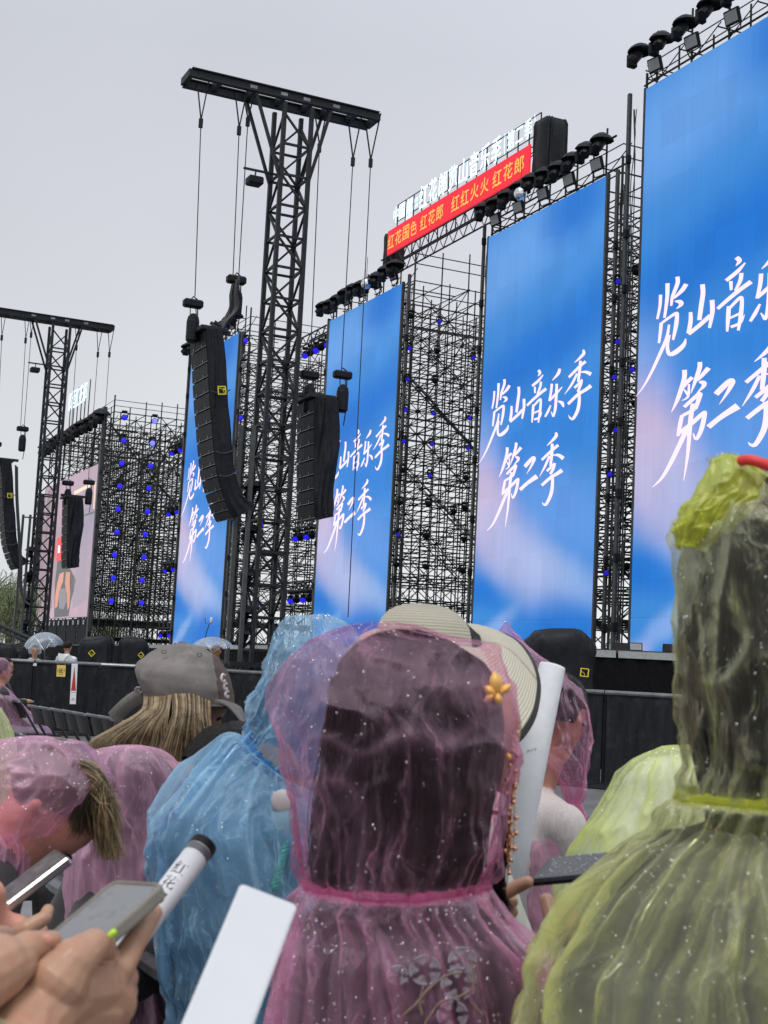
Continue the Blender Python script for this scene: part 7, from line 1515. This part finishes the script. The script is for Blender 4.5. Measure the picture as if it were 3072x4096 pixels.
hand(root, hl_caps, MT['skin'], .0015)
hand(root, [(Z(-420, 1150, 1.05), .034, Z(-160, 1010, 1.10), .030), (Z(-160, 1010, 1.10), .030, Z(-20, 930, 1.12), .027), (Z(-20, 930, 1.12), .026, Z(60, 900, 1.13), .021), (Z(60, 900, 1.13), .021, Z(150, 815, 1.14), .0135), (Z(150, 815, 1.14), .0135, Z(285, 778, 1.16), .0085),
 (Z(-10, 950, 1.14), .02, Z(60, 990, 1.17), .013), (Z(60, 990, 1.17), .013, Z(90, 930, 1.215), .010), (Z(-30, 1000, 1.14), .018, Z(30, 1050, 1.17), .012), (Z(30, 1050, 1.17), .012, Z(60, 990, 1.22), .009), (Z(-60, 1040, 1.14), .016, Z(0, 1100, 1.17), .011), (Z(0, 1100, 1.17), .011, Z(20, 1040, 1.215), .009), (Z(-80, 860, 1.13), .016, Z(-60, 780, 1.17), .012), (Z(-60, 780, 1.17), .012, Z(20, 760, 1.21), .010)], MT['skin'], .0015)
for tip, d_, r_ in ((Z(284, 768, 1.152), Z(300, 762, 1.152) - Z(240, 790, 1.145), .0056),):
    m = MB(); d_ = nrm(d_); m.ball(tip - d_ * .004 - np.array([0, .006, -.002]), r_, 10, 8, (1.2, .35, .8)); obj('thumb_nail', m, MT['skin_pink'], root, smooth=True)
P, O, th, v, hl, vl = loft([(-70, 3935, 215, 4135, 1.0, -.29), (-105, 3950, 235, 4190, 1.05, -.295), (-140, 4000, 215, 4240, 1.05, -.30), (-210, 4100, 150, 4340, 1.05, -.31), (-310, 4250, 60, 4520, 1.05, -.33)], 1.42, nu=120, nv=60, ratio=1.0)
sheet(root, 'poncho_cuff', P, O, .005 * grid_noise(th, v, 16, 8, 3) + .006 * (grid_noise(th, v, 12, 6, 8, 1.8) - .3), MT['yellow2'], th, hl, vl, cap=False)
tp = thing('phone', 'taupe cased phone with blank grey screen held in two hands, bottom left', 'phone', Z(500, 650, 1.25))
p0, p1, p2 = at(463, 3540, 1.30), at(604, 3596, 1.245), at(8, 3925, 1.205); L_ = nrm(p2 - p0); W0 = p1 - p0; W_ = nrm(W0 - L_ * (W0 @ L_)); hw = .037; hl = .084; c = p0 + L_ * hl + W_ * hw; n_ = np.cross(L_, W_); sgn = 1 if n_ @ (CAMP - c) > 0 else -1
def rrect(c, L_, W_, hl, hw, r, n=6):
    pts = []
    for sx, sy, a0 in ((1, 1, 0), (-1, 1, 90), (-1, -1, 180), (1, -1, 270)):
        for k in range(n + 1): a = math.radians(a0 + 90 * k / n); pts.append(c + L_ * (sx * (hl - r) + r * math.cos(a)) + W_ * (sy * (hw - r) + r * math.sin(a)))
    return np.array(pts)
N_ = n_ * sgn; rings = [rrect(c + N_ * h, L_, W_, hl - i, hw - i, .011 - i) for h, i in ((-.0065, .003), (-.0062, .001), (-.004, 0), (.004, 0), (.0058, .0008), (.0065, .002), (.0062, .0038), (.0048, .0042))]
m = MB(); m.grid(np.array(rings), True); k = len(rings[0]); m.f += [list(range(k))[::-1], list(range(m.n - k, m.n))]; m.m += [0, 0]; obj('case', m, MT['tcase'], tp, smooth=False)
SCR = pbr('sky_grey_phone_screen', (.20, .205, .215), .12, 0, .05, 60, 0, wear=((.13, .13, .14), 60)); m = MB(); rr = rrect(c + N_ * .0052, L_, W_, hl - .006, hw - .0058, .008); m.add(rr, [list(range(len(rr)))]); obj('screen', m, SCR, tp)  # reflected sky put into the grey base colour of the screen
m = MB(); m.tube([c + W_ * hw * .98 + N_ * .0 - L_ * .012, c + W_ * hw * 1.02 + N_ * .006 - L_ * .004], .003, 8); m.lathe(Z(584, 772, 1.185), nrm(Z(622, 738, 1.185) - Z(584, 772, 1.185)), [(.0018, 0), (.003, .002), (.003, .009), (.0018, .0115)], 10); obj('lime_charm', m, MT['lime'], tp, smooth=True)
# white tube with black cap and lettering
wt = thing('poster_tube', 'white tube with black cap and black Chinese lettering behind the taupe phone', 'tube', Z(1000, 420, 1.6)); a0, a1 = Z(1112, 268, 1.62), Z(640, 900, 1.50); ax = nrm(a1 - a0); Ln = np.linalg.norm(a1 - a0); r_ = .0152
m = MB(); m.lathe(a0, ax, [(r_, .0), (r_, Ln)], 32); obj('tube_wall', m, MT['tube_white'], wt, smooth=True)
m = MB(); m.lathe(a0 - ax * .009, ax, [(0, 0), (r_ * .8, 0), (r_ * 1.04, .002), (r_ * 1.06, .012), (r_ * 1.02, .0125)], 32); obj('end_cap', m, MT['black'], wt)
m = MB(); m.lathe(a0 + ax * .0045, ax, [(r_ * 1.015, 0), (r_ * 1.015, .010)], 32); obj('cap_band', m, pbr('clear_dark_band', (.10, .10, .11), .2, 0, .1, 20, 0), wt)
toc = nrm(CAMP - a0); toc = nrm(toc - ax * (toc @ ax)); per = np.cross(ax, toc); per *= -1 if per @ CR < 0 else 1
for i, chx in enumerate('红花郎'):
    V, F = text_mesh(chx, 1, .004); lo, hi = V.min(0), V.max(0); s0 = .036 + i * .0225; m = MB(); pts = []
    for q in V:
        u = (q[0] - lo[0]) / (hi[0] - lo[0]) - .5; w_ = 1 - (q[1] - lo[1]) / (hi[1] - lo[1]); ang = u * 1.0 - .42; pts.append(a0 + ax * (s0 + .018 * w_) + (toc * math.cos(ang) + per * math.sin(ang)) * r_ * 1.012)
    m.add(pts, F); obj('letter', m, MT['ink'], wt)
# blank white board in front
wb = thing('white_board', 'blank white flat cheering board, blurred, bottom centre left', 'board', at(960, 4000, 1.1)); p0, p1, p2 = at(957, 3550, 1.1), at(1184, 3638, 1.1), at(757, 4096, 1.0); W_ = nrm(p1 - p0); L0 = nrm(p2 - p0); L_ = nrm(L0 - W_ * (W_ @ L0)); hw = np.linalg.norm(p1 - p0) / 2; n_ = np.cross(L_, W_)
m = MB(); ring = [rrect(p0 + W_ * hw + L_ * .16 + n_ * h, L_, W_, .16 - i, hw - i, .004) for h, i in ((-.006, .002), (-.005, 0), (.005, 0), (.006, .002))]; m.grid(np.array(ring), True); k = len(ring[0]); m.f += [list(range(k))[::-1], list(range(m.n - k, m.n))]; m.m += [0, 0]; obj('board', m, MT['board'], wb)
# black chairs between the legs of the crowd, low left
put_chair(700, 3875, 'black folding chair under the blue poncho, its back edge low left of the white board', AZ)
put_chair(300, 3560, 'black folding chair between the silver phone and the poster tube', AZ)
put_chair(480, 4080, 'black folding chair lowest in view behind the hands with the taupe phone', AZ)
